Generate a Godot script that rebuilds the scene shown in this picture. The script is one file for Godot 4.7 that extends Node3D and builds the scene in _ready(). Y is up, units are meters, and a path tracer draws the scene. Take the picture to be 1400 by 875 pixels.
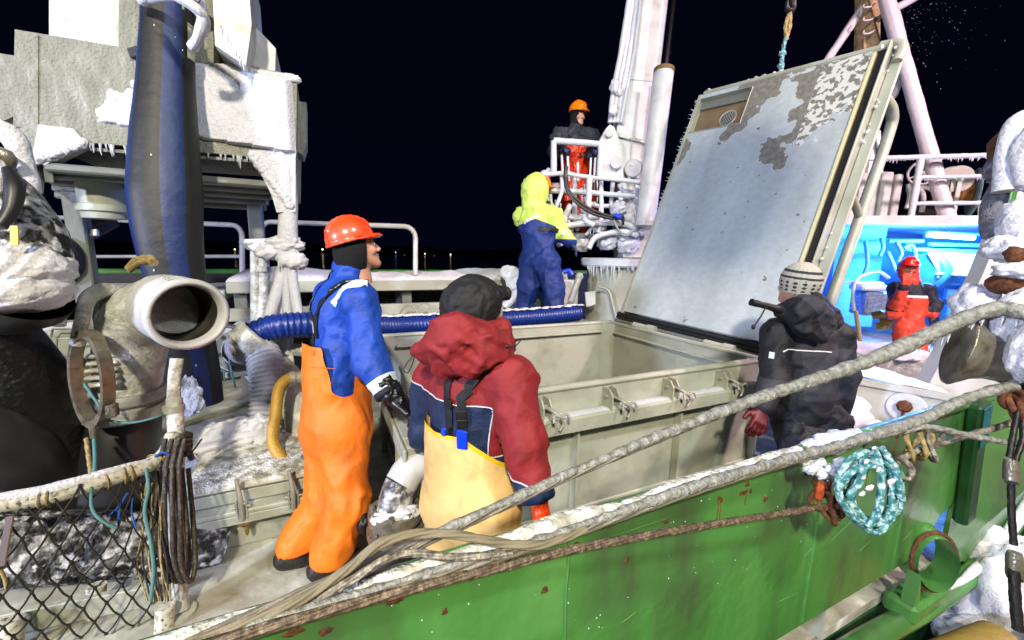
extends Node3D

const F := 553.3
var cam: Camera3D
var cam_basis: Basis
const EYE := Vector3(0, 1.6, 0)
var M := {}
var names := {}
var fn := FastNoiseLite.new()
var fn2 := FastNoiseLite.new()

# ---------------------------------------------------------------- measuring: a sight line of the photograph meets a depth or a plane
func ray(px: float, py: float) -> Vector3:
	return cam_basis * Vector3((px - 700.0) / F, -(py - 437.5) / F, -1.0)
func at(px: float, py: float, d: float) -> Vector3:
	return EYE + ray(px, py) * d
func ony(px: float, py: float, y: float) -> Vector3:
	var r := ray(px, py)
	return EYE + r * ((y - 1.6) / r.y)
func onz(px: float, py: float, z: float) -> Vector3:
	var r := ray(px, py)
	return EYE + r * (z / r.z)
func onx(px: float, py: float, x: float) -> Vector3:
	var r := ray(px, py)
	return EYE + r * (x / r.x)
func ats(list: Array) -> Array:
	var out := []
	for p in list:
		out.append(at(p[0], p[1], p[2]))
	return out

# ---------------------------------------------------------------- mesh collecting
class MB:
	var v := PackedVector3Array()
	var uv := PackedVector2Array()
	var ix := PackedInt32Array()
	func add(p: Vector3, t := Vector2.ZERO) -> int:
		v.append(p)
		uv.append(t)
		return v.size() - 1
	func tri(a: int, b: int, c: int) -> void:
		ix.append(a)
		ix.append(c)
		ix.append(b)
	func quad(a: Vector3, b: Vector3, c: Vector3, d: Vector3, ta := Vector2(0, 0), tb := Vector2(1, 0), tc := Vector2(1, 1), td := Vector2(0, 1)) -> void:
		var i := add(a, ta)
		add(b, tb)
		add(c, tc)
		add(d, td)
		tri(i, i + 1, i + 2)
		tri(i, i + 2, i + 3)
	func face(a: Vector3, b: Vector3, c: Vector3) -> void:
		var i := add(a)
		add(b)
		add(c)
		tri(i, i + 1, i + 2)
	func merge(o: MB) -> void:
		var base := v.size()
		v.append_array(o.v)
		uv.append_array(o.uv)
		for i in o.ix:
			ix.append(base + i)

func numbered(called: String) -> String:
	if not names.has(called):
		names[called] = 0
		return called
	names[called] += 1
	return "%s_%03d" % [called, names[called]]

func to_mesh(mb: MB, off: Vector3) -> ArrayMesh:
	var nr := PackedVector3Array()
	nr.resize(mb.v.size())
	var v := mb.v
	var ix := mb.ix
	for k in range(0, ix.size(), 3):
		var a := ix[k]
		var c := ix[k + 1]
		var b := ix[k + 2]
		var n := (v[b] - v[a]).cross(v[c] - v[a])
		nr[a] += n
		nr[b] += n
		nr[c] += n
	for i in nr.size():
		nr[i] = nr[i].normalized() if nr[i].length_squared() > 1e-24 else Vector3.UP
	if off != Vector3.ZERO:
		for i in v.size():
			v[i] -= off
	var arr := []
	arr.resize(Mesh.ARRAY_MAX)
	arr[Mesh.ARRAY_VERTEX] = v
	arr[Mesh.ARRAY_NORMAL] = nr
	arr[Mesh.ARRAY_TEX_UV] = mb.uv
	arr[Mesh.ARRAY_INDEX] = ix
	var am := ArrayMesh.new()
	am.add_surface_from_arrays(Mesh.PRIMITIVE_TRIANGLES, arr)
	return am

func world_of(n: Node) -> Vector3:
	var p := Vector3.ZERO
	while n != self and n is Node3D:
		p += (n as Node3D).position
		n = n.get_parent()
	return p

# a thing: a node at its base, its parts are its children
func thing(called: String, label: String, category: String, base: Vector3, group := "") -> Node3D:
	var o := Node3D.new()
	o.name = numbered(called)
	add_child(o)
	o.position = base
	return tag(o, label, category, group)
func tag(o: Node3D, label: String, category: String, group := "") -> Node3D:
	o.set_meta("label", label)
	o.set_meta("category", category)
	if group != "":
		o.set_meta("group", group)
	return o
# one mesh as a part (parent = a thing or a part), written in world axes
func part(mb: MB, mat: Material, called: String, parent: Node, label := "", stuff := false) -> MeshInstance3D:
	var o := MeshInstance3D.new()
	o.name = called
	if parent == self:
		o.name = numbered(called)
	parent.add_child(o, true)
	o.mesh = to_mesh(mb, world_of(parent))
	o.material_override = mat
	if label != "":
		o.set_meta("label", label)
	if stuff:
		o.set_meta("kind", "stuff")
	return o
func solo(mb: MB, mat: Material, called: String, label: String, category: String, base: Vector3, group := "") -> MeshInstance3D:
	var o := MeshInstance3D.new()
	o.name = numbered(called)
	add_child(o)
	o.position = base
	o.mesh = to_mesh(mb, base)
	o.material_override = mat
	tag(o, label, category, group)
	return o
func struct(mb: MB, mat: Material, called: String, parent: Node = self) -> MeshInstance3D:
	var o := part(mb, mat, called, parent)
	if parent == self:
		o.set_meta("kind", "structure")
	return o

# ---------------------------------------------------------------- shapes
func box(mb: MB, c: Vector3, s: Vector3, bev := 0.006, b := Basis.IDENTITY) -> void:
	var h := s * 0.5
	bev = minf(bev, minf(h.x, minf(h.y, h.z)) * 0.9)
	var ax := [b.x, b.y, b.z]
	var hs := [h.x, h.y, h.z]
	for a in 3:
		for sg in [-1.0, 1.0]:
			var u: int = (a + 1) % 3
			var w: int = (a + 2) % 3
			var n: Vector3 = ax[a] * sg * hs[a]
			var du: Vector3 = ax[u] * (hs[u] - bev)
			var dw: Vector3 = ax[w] * (hs[w] - bev) * sg
			mb.quad(c + n - du - dw, c + n + du - dw, c + n + du + dw, c + n - du + dw)
			# the chamfer along +-u of this face
			for s2 in [-1.0, 1.0]:
				var e1: Vector3 = n + ax[u] * s2 * (hs[u] - bev)
				var e2: Vector3 = ax[a] * sg * (hs[a] - bev) + ax[u] * s2 * hs[u]
				var l: Vector3 = ax[w] * (hs[w] - bev)
				if sg * s2 > 0:
					mb.quad(c + e1 - l, c + e2 - l, c + e2 + l, c + e1 + l)
				else:
					mb.quad(c + e2 - l, c + e1 - l, c + e1 + l, c + e2 + l)
	for sx in [-1.0, 1.0]:
		for sy in [-1.0, 1.0]:
			for sz in [-1.0, 1.0]:
				var p := Vector3(sx * h.x, sy * h.y, sz * h.z)
				var q := Vector3(sx * (h.x - bev), sy * (h.y - bev), sz * (h.z - bev))
				var p1 := c + b * Vector3(p.x, q.y, q.z)
				var p2 := c + b * Vector3(q.x, p.y, q.z)
				var p3 := c + b * Vector3(q.x, q.y, p.z)
				if sx * sy * sz > 0:
					mb.face(p1, p2, p3)
				else:
					mb.face(p1, p3, p2)
# a box from one corner to the other
func slab(mb: MB, lo: Vector3, hi: Vector3, bev := 0.006) -> void:
	box(mb, (lo + hi) * 0.5, (hi - lo).abs(), bev)
# a flat bar from a to b: w across `side`, t across the third axis
func bar(mb: MB, a: Vector3, b: Vector3, side: Vector3, w: float, t: float, bev := 0.004) -> void:
	var z := (b - a).normalized()
	var x := (side - z * side.dot(z)).normalized()
	var y := z.cross(x)
	box(mb, (a + b) * 0.5, Vector3(w, t, (b - a).length()), bev, Basis(x, y, z))
func spline(pts: Array, step: float) -> PackedVector3Array:
	var out := PackedVector3Array()
	var n := pts.size()
	for i in n - 1:
		var p0: Vector3 = pts[maxi(i - 1, 0)]
		var p1: Vector3 = pts[i]
		var p2: Vector3 = pts[i + 1]
		var p3: Vector3 = pts[mini(i + 2, n - 1)]
		if i == 0:
			p0 = p1 * 2.0 - p2
		if i == n - 2:
			p3 = p2 * 2.0 - p1
		var k := maxi(1, int(ceil((p2 - p1).length() / step)))
		for j in k:
			out.append(p1.cubic_interpolate(p2, p0, p3, float(j) / k))
	out.append(pts[n - 1])
	return out
# sweeps a round section along a path. r: number or array along the path; bump(s, angle, point) gives a factor
func tube(mb: MB, path: PackedVector3Array, r, sides := 12, cap := true, frost := 0.0, seed_ := 0.0, lobes := 0, lay := 0.0, deep := 0.0) -> void:
	var n := path.size()
	if n < 2:
		return
	var t := (path[1] - path[0]).normalized()
	var u := t.cross(Vector3.UP)
	if u.length() < 0.1:
		u = t.cross(Vector3.RIGHT)
	u = u.normalized()
	var s := 0.0
	var base := mb.v.size()
	var many := r is Array or r is PackedFloat32Array
	for i in n:
		var t2: Vector3
		if i == 0:
			t2 = path[1] - path[0]
		elif i == n - 1:
			t2 = path[i] - path[i - 1]
		else:
			t2 = path[i + 1] - path[i - 1]
		t2 = t2.normalized()
		u = (u - t2 * u.dot(t2)).normalized()
		var w := t2.cross(u)
		if i > 0:
			s += (path[i] - path[i - 1]).length()
		var rr := 0.0
		if not many:
			rr = r
		else:
			var f: float = float(i) / (n - 1) * (r.size() - 1)
			var k: int = mini(int(f), r.size() - 2)
			rr = lerpf(r[k], r[k + 1], f - k)
		for j in sides + 1:
			var a := TAU * j / sides
			var d := u * cos(a) + w * sin(a)
			var q := rr
			if lobes > 0:
				q *= 1.0 - deep * (1.0 - absf(cos(0.5 * (lobes * a + lay * s)))) 
			if frost > 0.0:
				var jj := 0 if j == sides else j
				var aa := TAU * jj / sides
				var dd := u * cos(aa) + w * sin(aa)
				var nz := fn.get_noise_3dv((path[i] + dd * rr) * 14.0 + Vector3(seed_, 0, 0))
				var n2 := fn.get_noise_3dv((path[i] + dd * rr) * 45.0 + Vector3(seed_, 9, 0))
				q += frost * (0.55 + 0.45 * dd.y) * maxf(0.0, 0.6 + 0.9 * nz + 0.5 * n2)
			mb.add(path[i] + d * q, Vector2(float(j) / sides, s))
	for i in n - 1:
		for j in sides:
			var a := base + i * (sides + 1) + j
			var b := a + sides + 1
			mb.tri(a, a + 1, b + 1)
			mb.tri(a, b + 1, b)
	if cap:
		for e in [0, n - 1]:
			var c := mb.add(path[e])
			var ring := []
			for j in sides:
				ring.append(mb.add(mb.v[base + e * (sides + 1) + j]))
			for j in sides:
				if e == 0:
					mb.tri(c, ring[(j + 1) % sides], ring[j])
				else:
					mb.tri(c, ring[j], ring[(j + 1) % sides])
func pipe(mb: MB, pts: Array, r, sides := 12, cap := true) -> void:
	tube(mb, PackedVector3Array(pts), r, sides, cap)
# one line of twine as a part of its own
func twine(parent: Node, m: Material, called: String, pts: Array, r: float, step := 0.02) -> void:
	var mb := MB.new()
	tube(mb, spline(pts, step), r, 8)
	part(mb, m, called, parent)
func iced(mb: MB, pts: Array, r, frost: float, seed_ := 0.0, sides := 14, step := 0.03) -> void:
	tube(mb, spline(pts, step), r, sides, true, frost, seed_)
# a stranded rope
func rope(mb: MB, pts: Array, r, strands := 6, lay := 60.0, deep := 0.28, sides := 26, step := 0.012, frost := 0.0) -> void:
	tube(mb, spline(pts, step), r, sides, true, frost, 3.0, strands, lay, deep)
# turned shape: prof = [[radius, along], ...] round the axis from o
func lathe(mb: MB, o: Vector3, axis: Vector3, prof: Array, sides := 32, sharp := true, arc := TAU, u0 := Vector3.ZERO) -> void:
	var t := axis.normalized()
	var u := u0
	if u == Vector3.ZERO:
		u = t.cross(Vector3.UP)
		if u.length() < 0.1:
			u = t.cross(Vector3.RIGHT)
	u = (u - t * u.dot(t)).normalized()
	var w := t.cross(u)
	var rows := []
	for i in prof.size():
		rows.append(i)
		if sharp and i > 0 and i < prof.size() - 1:
			rows.append(i)
	var base := mb.v.size()
	for k in rows:
		for j in sides + 1:
			var a := arc * j / sides
			mb.add(o + t * prof[k][1] + (u * cos(a) + w * sin(a)) * prof[k][0], Vector2(float(j) / sides, prof[k][1]))
	var m := sides + 1
	var i2 := 0
	while i2 < rows.size() - 1:
		if rows[i2] == rows[i2 + 1]:
			i2 += 1
			continue
		for j in sides:
			var a := base + i2 * m + j
			var b := a + m
			mb.tri(a, a + 1, b + 1)
			mb.tri(a, b + 1, b)
		i2 += 1
# a flat outline given thickness along `deep`
func plate(mb: MB, outline: Array, deep: Vector3) -> void:
	var n := outline.size()
	var nrm := Vector3.ZERO
	for i in n:
		nrm += (outline[i] as Vector3).cross(outline[(i + 1) % n])
	nrm = nrm.normalized()
	var u: Vector3 = ((outline[1] as Vector3) - outline[0]).normalized()
	var w := nrm.cross(u)
	var flat := PackedVector2Array()
	for p in outline:
		flat.append(Vector2((p - outline[0]).dot(u), (p - outline[0]).dot(w)))
	var t := Geometry2D.triangulate_polygon(flat)
	var back := deep.dot(nrm) < 0.0
	for lay in 2:
		var off := Vector3.ZERO if lay == 0 else deep
		var b0 := mb.v.size()
		for i in n:
			mb.add(outline[i] + off, flat[i])
		for k in range(0, t.size(), 3):
			var a := t[k]
			var b := t[k + 1]
			var c := t[k + 2]
			if (flat[b] - flat[a]).cross(flat[c] - flat[a]) < 0.0:
				var x := b
				b = c
				c = x
			if (lay == 0) == back:
				mb.tri(b0 + a, b0 + b, b0 + c)
			else:
				mb.tri(b0 + a, b0 + c, b0 + b)
	for i in n:
		var a: Vector3 = outline[i]
		var b: Vector3 = outline[(i + 1) % n]
		if back:
			mb.quad(b, a, a + deep, b + deep)
		else:
			mb.quad(a, b, b + deep, a + deep)
# frost, ice or snow lying on a face: thickness(i, j) in metres, nothing where it is below zero
func crust(mb: MB, o: Vector3, ux: Vector3, uy: Vector3, nu: int, nv: int, thick: Callable) -> void:
	var n := ux.cross(uy).normalized()
	var base := mb.v.size()
	var th := PackedFloat32Array()
	for j in nv + 1:
		for i in nu + 1:
			var a := float(i) / nu
			var b := float(j) / nv
			var p := o + ux * a + uy * b
			var t: float = thick.call(a, b, p)
			th.append(t)
			mb.add(p + n * maxf(t, -0.004), Vector2(a, b))
	for j in nv:
		for i in nu:
			var a := base + j * (nu + 1) + i
			var q := j * (nu + 1) + i
			if maxf(maxf(th[q], th[q + 1]), maxf(th[q + nu + 1], th[q + nu + 2])) > 0.0:
				mb.tri(a, a + 1, a + nu + 2)
				mb.tri(a, a + nu + 2, a + nu + 1)
# snow lying on a rectangle, thinning to its edges
func snow(mb: MB, o: Vector3, ux: Vector3, uy: Vector3, t: float, seed_: float, cell := 0.03, bare := 0.0) -> void:
	var nu := maxi(4, int(ux.length() / cell))
	var nv := maxi(4, int(uy.length() / cell))
	crust(mb, o, ux, uy, nu, nv, func(a: float, b: float, p: Vector3) -> float:
		var e := minf(minf(a, 1.0 - a) * ux.length(), minf(b, 1.0 - b) * uy.length())
		var edge := clampf(e / (t * 1.3 + 0.01), 0.0, 1.0)
		var q := p * 6.0 + Vector3(seed_, 0, 0)
		var z := 0.75 + 0.55 * fn.get_noise_3dv(q) + 0.3 * fn.get_noise_3dv(q * 3.5) - bare * (0.9 + 1.6 * fn.get_noise_3dv(q * 0.6 + Vector3(0, 40, 0)))
		return t * sqrt(edge) * z - (0.006 if e < 0.001 else 0.0))
func icicles(mb: MB, a: Vector3, b: Vector3, n: int, most: float, rng: RandomNumberGenerator, r := 0.007) -> void:
	for i in n:
		var p := a.lerp(b, rng.randf())
		var l := most * (0.25 + 0.75 * pow(rng.randf(), 2.0))
		var q := r * rng.randf_range(0.6, 1.3)
		tube(mb, PackedVector3Array([p + Vector3(0, 0.01, 0), p - Vector3(rng.randf_range(-1, 1) * 0.004, l * 0.5, 0), p - Vector3(0, l, 0)]), [q, q * 0.6, q * 0.08], 6, false)
func lump(mb: MB, c: Vector3, r: Vector3, seed_: float, amp := 0.3, seg := 20, bas := Basis.IDENTITY) -> void:
	var base := mb.v.size()
	for j in seg + 1:
		for i in 2 * seg + 1:
			var th := PI * j / seg
			var ph := TAU * (i % (2 * seg)) / (2 * seg)
			var d := Vector3(sin(th) * cos(ph), cos(th), sin(th) * sin(ph))
			var k := 1.0 + amp * (fn.get_noise_3dv(d * 15.0 + Vector3(seed_ * 7.0, 0, 0)) + 0.22 * fn.get_noise_3dv(d * 48.0 + Vector3(seed_, 5, 0)))
			mb.add(c + bas * (d * r * k))
	var m := 2 * seg + 1
	for j in seg:
		for i in 2 * seg:
			var a := base + j * m + i
			mb.tri(a, a + 1, a + m + 1)
			mb.tri(a, a + m + 1, a + m)

# ---------------------------------------------------------------- soft bodies: a distance field on a grid, meshed as surface nets
class Field:
	var o: Vector3
	var h: float
	var nx: int
	var ny: int
	var nz: int
	var d := PackedFloat32Array()
	func _init(lo: Vector3, hi: Vector3, cell: float) -> void:
		o = lo
		h = cell
		nx = int((hi.x - lo.x) / cell) + 2
		ny = int((hi.y - lo.y) / cell) + 2
		nz = int((hi.z - lo.z) / cell) + 2
		d.resize(nx * ny * nz)
		d.fill(1.0)
	func span(lo: Vector3, hi: Vector3) -> Array:
		var a := (lo - o) / h
		var b := (hi - o) / h
		return [clampi(int(a.x), 0, nx - 1), clampi(int(b.x) + 1, 0, nx - 1), clampi(int(a.y), 0, ny - 1), clampi(int(b.y) + 1, 0, ny - 1), clampi(int(a.z), 0, nz - 1), clampi(int(b.z) + 1, 0, nz - 1)]
	# tapered capsule; flattened by fs along flat
	func cone(a: Vector3, b: Vector3, ra: float, rb: float, k := 0.03, flat := Vector3.ZERO, fs := 1.0) -> void:
		var g := maxf(ra, rb) + k + 2.0 * h
		var gv := Vector3(g, g, g)
		var s := span(a.min(b) - gv, a.max(b) + gv)
		var ba := b - a
		var bb := maxf(ba.length_squared(), 1e-9)
		var fl := flat * (fs - 1.0)
		var use := fs != 1.0
		for z in range(s[4], s[5] + 1):
			for y in range(s[2], s[3] + 1):
				var i: int = (z * ny + y) * nx + s[0]
				var pa := Vector3(o.x + s[0] * h, o.y + y * h, o.z + z * h) - a
				for x in range(s[0], s[1] + 1):
					var t := clampf(pa.dot(ba) / bb, 0.0, 1.0)
					var q := pa - ba * t
					if use:
						q += fl * q.dot(flat)
					var e := q.length() - ra - (rb - ra) * t
					var c := d[i]
					var w := k - absf(c - e)
					d[i] = minf(c, e) if w <= 0.0 else minf(c, e) - w * w * 0.25 / k
					pa.x += h
					i += 1
	func ell(c: Vector3, r: Vector3, b := Basis.IDENTITY, k := 0.03, carve := false) -> void:
		var g := maxf(r.x, maxf(r.y, r.z)) + k + 2.0 * h
		var gv := Vector3(g, g, g)
		var s := span(c - gv, c + gv)
		var inv := b.transposed()
		var r2 := r * r
		for z in range(s[4], s[5] + 1):
			for y in range(s[2], s[3] + 1):
				for x in range(s[0], s[1] + 1):
					var i: int = (z * ny + y) * nx + x
					var q := inv * (Vector3(o.x + x * h, o.y + y * h, o.z + z * h) - c)
					var k0 := (q / r).length()
					var e := k0 * (k0 - 1.0) / maxf((q / r2).length(), 1e-6)
					var f := d[i]
					if carve:
						d[i] = maxf(f, -e)
					else:
						var w := k - absf(f - e)
						d[i] = minf(f, e) if w <= 0.0 else minf(f, e) - w * w * 0.25 / k
	# keeps only the side of the plane that n points away from
	func cut(p: Vector3, n: Vector3, only_within := 1e9) -> void:
		for z in nz:
			for y in ny:
				var q := Vector3(o.x, o.y + y * h, o.z + z * h) - p
				var i: int = (z * ny + y) * nx
				for x in nx:
					if d[i] < 0.2 and q.length_squared() < only_within * only_within:
						d[i] = maxf(d[i], q.dot(n))
					q.x += h
					i += 1
	func ruffle(fnc: Callable) -> void:
		var lim := 3.0 * h + 0.02
		for z in nz:
			for y in ny:
				var i: int = (z * ny + y) * nx
				for x in nx:
					if absf(d[i]) < lim:
						d[i] += fnc.call(Vector3(o.x + x * h, o.y + y * h, o.z + z * h))
					i += 1
	func val(p: Vector3) -> float:
		var q := (p - o) / h
		var x := clampi(int(q.x), 0, nx - 2)
		var y := clampi(int(q.y), 0, ny - 2)
		var z := clampi(int(q.z), 0, nz - 2)
		var f := (q - Vector3(x, y, z)).clamp(Vector3.ZERO, Vector3.ONE)
		var i: int = (z * ny + y) * nx + x
		var sz := nx * ny
		return lerpf(lerpf(lerpf(d[i], d[i + 1], f.x), lerpf(d[i + nx], d[i + nx + 1], f.x), f.y), lerpf(lerpf(d[i + sz], d[i + sz + 1], f.x), lerpf(d[i + sz + nx], d[i + sz + nx + 1], f.x), f.y), f.z)
	func grad(p: Vector3) -> Vector3:
		var e := h * 0.7
		return Vector3(val(p + Vector3(e, 0, 0)) - val(p - Vector3(e, 0, 0)), val(p + Vector3(0, e, 0)) - val(p - Vector3(0, e, 0)), val(p + Vector3(0, 0, e)) - val(p - Vector3(0, 0, e))).normalized()
	func onto(p: Vector3, lift := 0.0) -> Vector3:
		for k in 7:
			p -= grad(p) * (val(p) - lift) * 0.8
		return p
	func mesh(mb: MB) -> void:
		var id := PackedInt32Array()
		id.resize(nx * ny * nz)
		id.fill(-1)
		var sz := nx * ny
		var lim := 6.0 * h
		for z in nz - 1:
			for y in ny - 1:
				var i: int = (z * ny + y) * nx
				for x in nx - 1:
					if absf(d[i]) < lim:
						var a0 := d[i]
						var a1 := d[i + 1]
						var a2 := d[i + nx]
						var a3 := d[i + nx + 1]
						var a4 := d[i + sz]
						var a5 := d[i + sz + 1]
						var a6 := d[i + sz + nx]
						var a7 := d[i + sz + nx + 1]
						var m := int(a0 < 0) + int(a1 < 0) + int(a2 < 0) + int(a3 < 0) + int(a4 < 0) + int(a5 < 0) + int(a6 < 0) + int(a7 < 0)
						if m > 0 and m < 8:
							var acc := Vector3.ZERO
							var c := 0
							if (a0 < 0) != (a1 < 0):
								acc += Vector3(a0 / (a0 - a1), 0, 0)
								c += 1
							if (a2 < 0) != (a3 < 0):
								acc += Vector3(a2 / (a2 - a3), 1, 0)
								c += 1
							if (a4 < 0) != (a5 < 0):
								acc += Vector3(a4 / (a4 - a5), 0, 1)
								c += 1
							if (a6 < 0) != (a7 < 0):
								acc += Vector3(a6 / (a6 - a7), 1, 1)
								c += 1
							if (a0 < 0) != (a2 < 0):
								acc += Vector3(0, a0 / (a0 - a2), 0)
								c += 1
							if (a1 < 0) != (a3 < 0):
								acc += Vector3(1, a1 / (a1 - a3), 0)
								c += 1
							if (a4 < 0) != (a6 < 0):
								acc += Vector3(0, a4 / (a4 - a6), 1)
								c += 1
							if (a5 < 0) != (a7 < 0):
								acc += Vector3(1, a5 / (a5 - a7), 1)
								c += 1
							if (a0 < 0) != (a4 < 0):
								acc += Vector3(0, 0, a0 / (a0 - a4))
								c += 1
							if (a1 < 0) != (a5 < 0):
								acc += Vector3(1, 0, a1 / (a1 - a5))
								c += 1
							if (a2 < 0) != (a6 < 0):
								acc += Vector3(0, 1, a2 / (a2 - a6))
								c += 1
							if (a3 < 0) != (a7 < 0):
								acc += Vector3(1, 1, a3 / (a3 - a7))
								c += 1
							id[i] = mb.add(o + (Vector3(x, y, z) + acc / c) * h)
					i += 1
		for z in range(1, nz - 1):
			for y in range(1, ny - 1):
				var i: int = (z * ny + y) * nx + 1
				for x in range(1, nx - 1):
					var a := d[i]
					if absf(a) < lim:
						var neg := a < 0
						if neg != (d[i + 1] < 0):
							_quad(mb, id[i - nx - sz], id[i - sz], id[i], id[i - nx], neg)
						if neg != (d[i + nx] < 0):
							_quad(mb, id[i - 1 - sz], id[i - 1], id[i], id[i - sz], neg)
						if neg != (d[i + sz] < 0):
							_quad(mb, id[i - 1 - nx], id[i - nx], id[i], id[i - 1], neg)
					i += 1
	func _quad(mb: MB, a: int, b: int, c: int, e: int, fwd: bool) -> void:
		if a < 0 or b < 0 or c < 0 or e < 0:
			return
		if fwd:
			mb.tri(a, b, c)
			mb.tri(a, c, e)
		else:
			mb.tri(a, c, b)
			mb.tri(a, e, c)

# cuts a mesh in two where f changes sign: [f > 0, f <= 0, cut segments]
func split(mb: MB, f: Callable) -> Array:
	var side := [MB.new(), MB.new()]
	var maps := [{}, {}]
	var val := PackedFloat32Array()
	for p in mb.v:
		val.append(f.call(p))
	var segs := []
	for k in range(0, mb.ix.size(), 3):
		var t := [mb.ix[k], mb.ix[k + 2], mb.ix[k + 1]]
		for s in 2:
			var poly := []
			for e in 3:
				var a: int = t[e]
				var b: int = t[(e + 1) % 3]
				var ina := (val[a] > 0.0) == (s == 0)
				var inb := (val[b] > 0.0) == (s == 0)
				if ina:
					poly.append(a)
				if ina != inb:
					poly.append(mini(a, b) * 1000000 + maxi(a, b) + 1000000000000)
			if poly.size() < 3:
				continue
			var ids := []
			var cutp := []
			for q in poly:
				if not maps[s].has(q):
					if q < 1000000000000:
						maps[s][q] = side[s].add(mb.v[q], mb.uv[q])
					else:
						var a: int = (q - 1000000000000) / 1000000
						var b: int = (q - 1000000000000) % 1000000
						maps[s][q] = side[s].add(mb.v[a].lerp(mb.v[b], val[a] / (val[a] - val[b])))
				ids.append(maps[s][q])
				if q >= 1000000000000:
					cutp.append(side[s].v[maps[s][q]])
			for j in range(1, ids.size() - 1):
				side[s].tri(ids[0], ids[j], ids[j + 1])
			if s == 0 and cutp.size() == 2:
				segs.append(cutp)
	return [side[0], side[1], segs]
func piping(segs: Array, r: float) -> MB:
	var mb := MB.new()
	for s in segs:
		if (s[0] as Vector3).distance_to(s[1]) > 0.0005:
			tube(mb, PackedVector3Array([s[0], s[1]]), r, 5, false)
	return mb
# a flat band laid over a soft body along points near it
func strap(fd: Field, pts: Array, w: float, lift := 0.006, thick := 0.004, step := 0.02) -> MB:
	var mb := MB.new()
	var path := spline(pts, step)
	var pos := []
	var nrm := []
	for p in path:
		var q := fd.onto(p, lift)
		pos.append(q)
		nrm.append(fd.grad(q))
	var base := 0
	for i in pos.size():
		var t: Vector3 = (pos[mini(i + 1, pos.size() - 1)] - pos[maxi(i - 1, 0)]).normalized()
		var n: Vector3 = nrm[i]
		var s := t.cross(n).normalized()
		n = s.cross(t).normalized()
		for c in [[-1, 0], [1, 0], [1, 1], [-1, 1]]:
			mb.add(pos[i] + s * (w * 0.5 * c[0]) + n * (thick * c[1]), Vector2(c[0] * 0.5 + 0.5, float(i) / pos.size()))
		if i > 0:
			for e in 4:
				var a := base + e
				var b := base + (e + 1) % 4
				mb.tri(a, a + 4, b + 4)
				mb.tri(a, b + 4, b)
			base += 4
	return mb

# ---------------------------------------------------------------- materials
func noise(seed_: int, freq: float, oct := 4, kind := FastNoiseLite.TYPE_SIMPLEX_SMOOTH) -> FastNoiseLite:
	var n := FastNoiseLite.new()
	n.seed = seed_
	n.frequency = freq
	n.noise_type = kind
	n.fractal_octaves = oct
	return n
func tex(seed_: int, freq: float, stops: Array, size := 512, oct := 5, stretch := 1) -> ImageTexture:
	var im := noise(seed_, freq, oct).get_seamless_image(size, size / stretch)
	im.convert(Image.FORMAT_L8)
	if stretch > 1:
		im.resize(size, size, Image.INTERPOLATE_CUBIC)
	var src := im.get_data()
	var lut := []
	for i in 256:
		var x := i / 255.0
		var c: Color = stops[stops.size() - 1][1]
		for k in stops.size() - 1:
			if x <= stops[k + 1][0]:
				c = (stops[k][1] as Color).lerp(stops[k + 1][1], smoothstep(stops[k][0], stops[k + 1][0], x))
				break
		lut.append(c)
	var out := PackedByteArray()
	out.resize(src.size() * 3)
	for i in src.size():
		var c: Color = lut[src[i]]
		out[i * 3] = c.r8
		out[i * 3 + 1] = c.g8
		out[i * 3 + 2] = c.b8
	return ImageTexture.create_from_image(Image.create_from_data(size, size, false, Image.FORMAT_RGB8, out))
func bumps(seed_: int, freq: float, strength: float, size := 512, oct := 4, stretch := 1) -> ImageTexture:
	var im := noise(seed_, freq, oct).get_seamless_image(size, size / stretch)
	if stretch > 1:
		im.resize(size, size, Image.INTERPOLATE_CUBIC)
	im.convert(Image.FORMAT_RGBA8)
	im.bump_map_to_normal_map(strength)
	return ImageTexture.create_from_image(im)
func mat(called: String, c: Color, rough: float, t: Texture2D = null, nm: Texture2D = null, scale := 1.0, nscale := 1.0, metal := 0.0) -> StandardMaterial3D:
	var m := StandardMaterial3D.new()
	m.albedo_color = c
	m.roughness = rough
	m.metallic = metal
	if t:
		m.albedo_texture = t
	if nm:
		m.normal_enabled = true
		m.normal_texture = nm
		m.normal_scale = nscale
	if t or nm:
		m.uv1_triplanar = true
		m.uv1_world_triplanar = true
		m.uv1_scale = Vector3.ONE * scale
	M[called] = m
	return m

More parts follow.
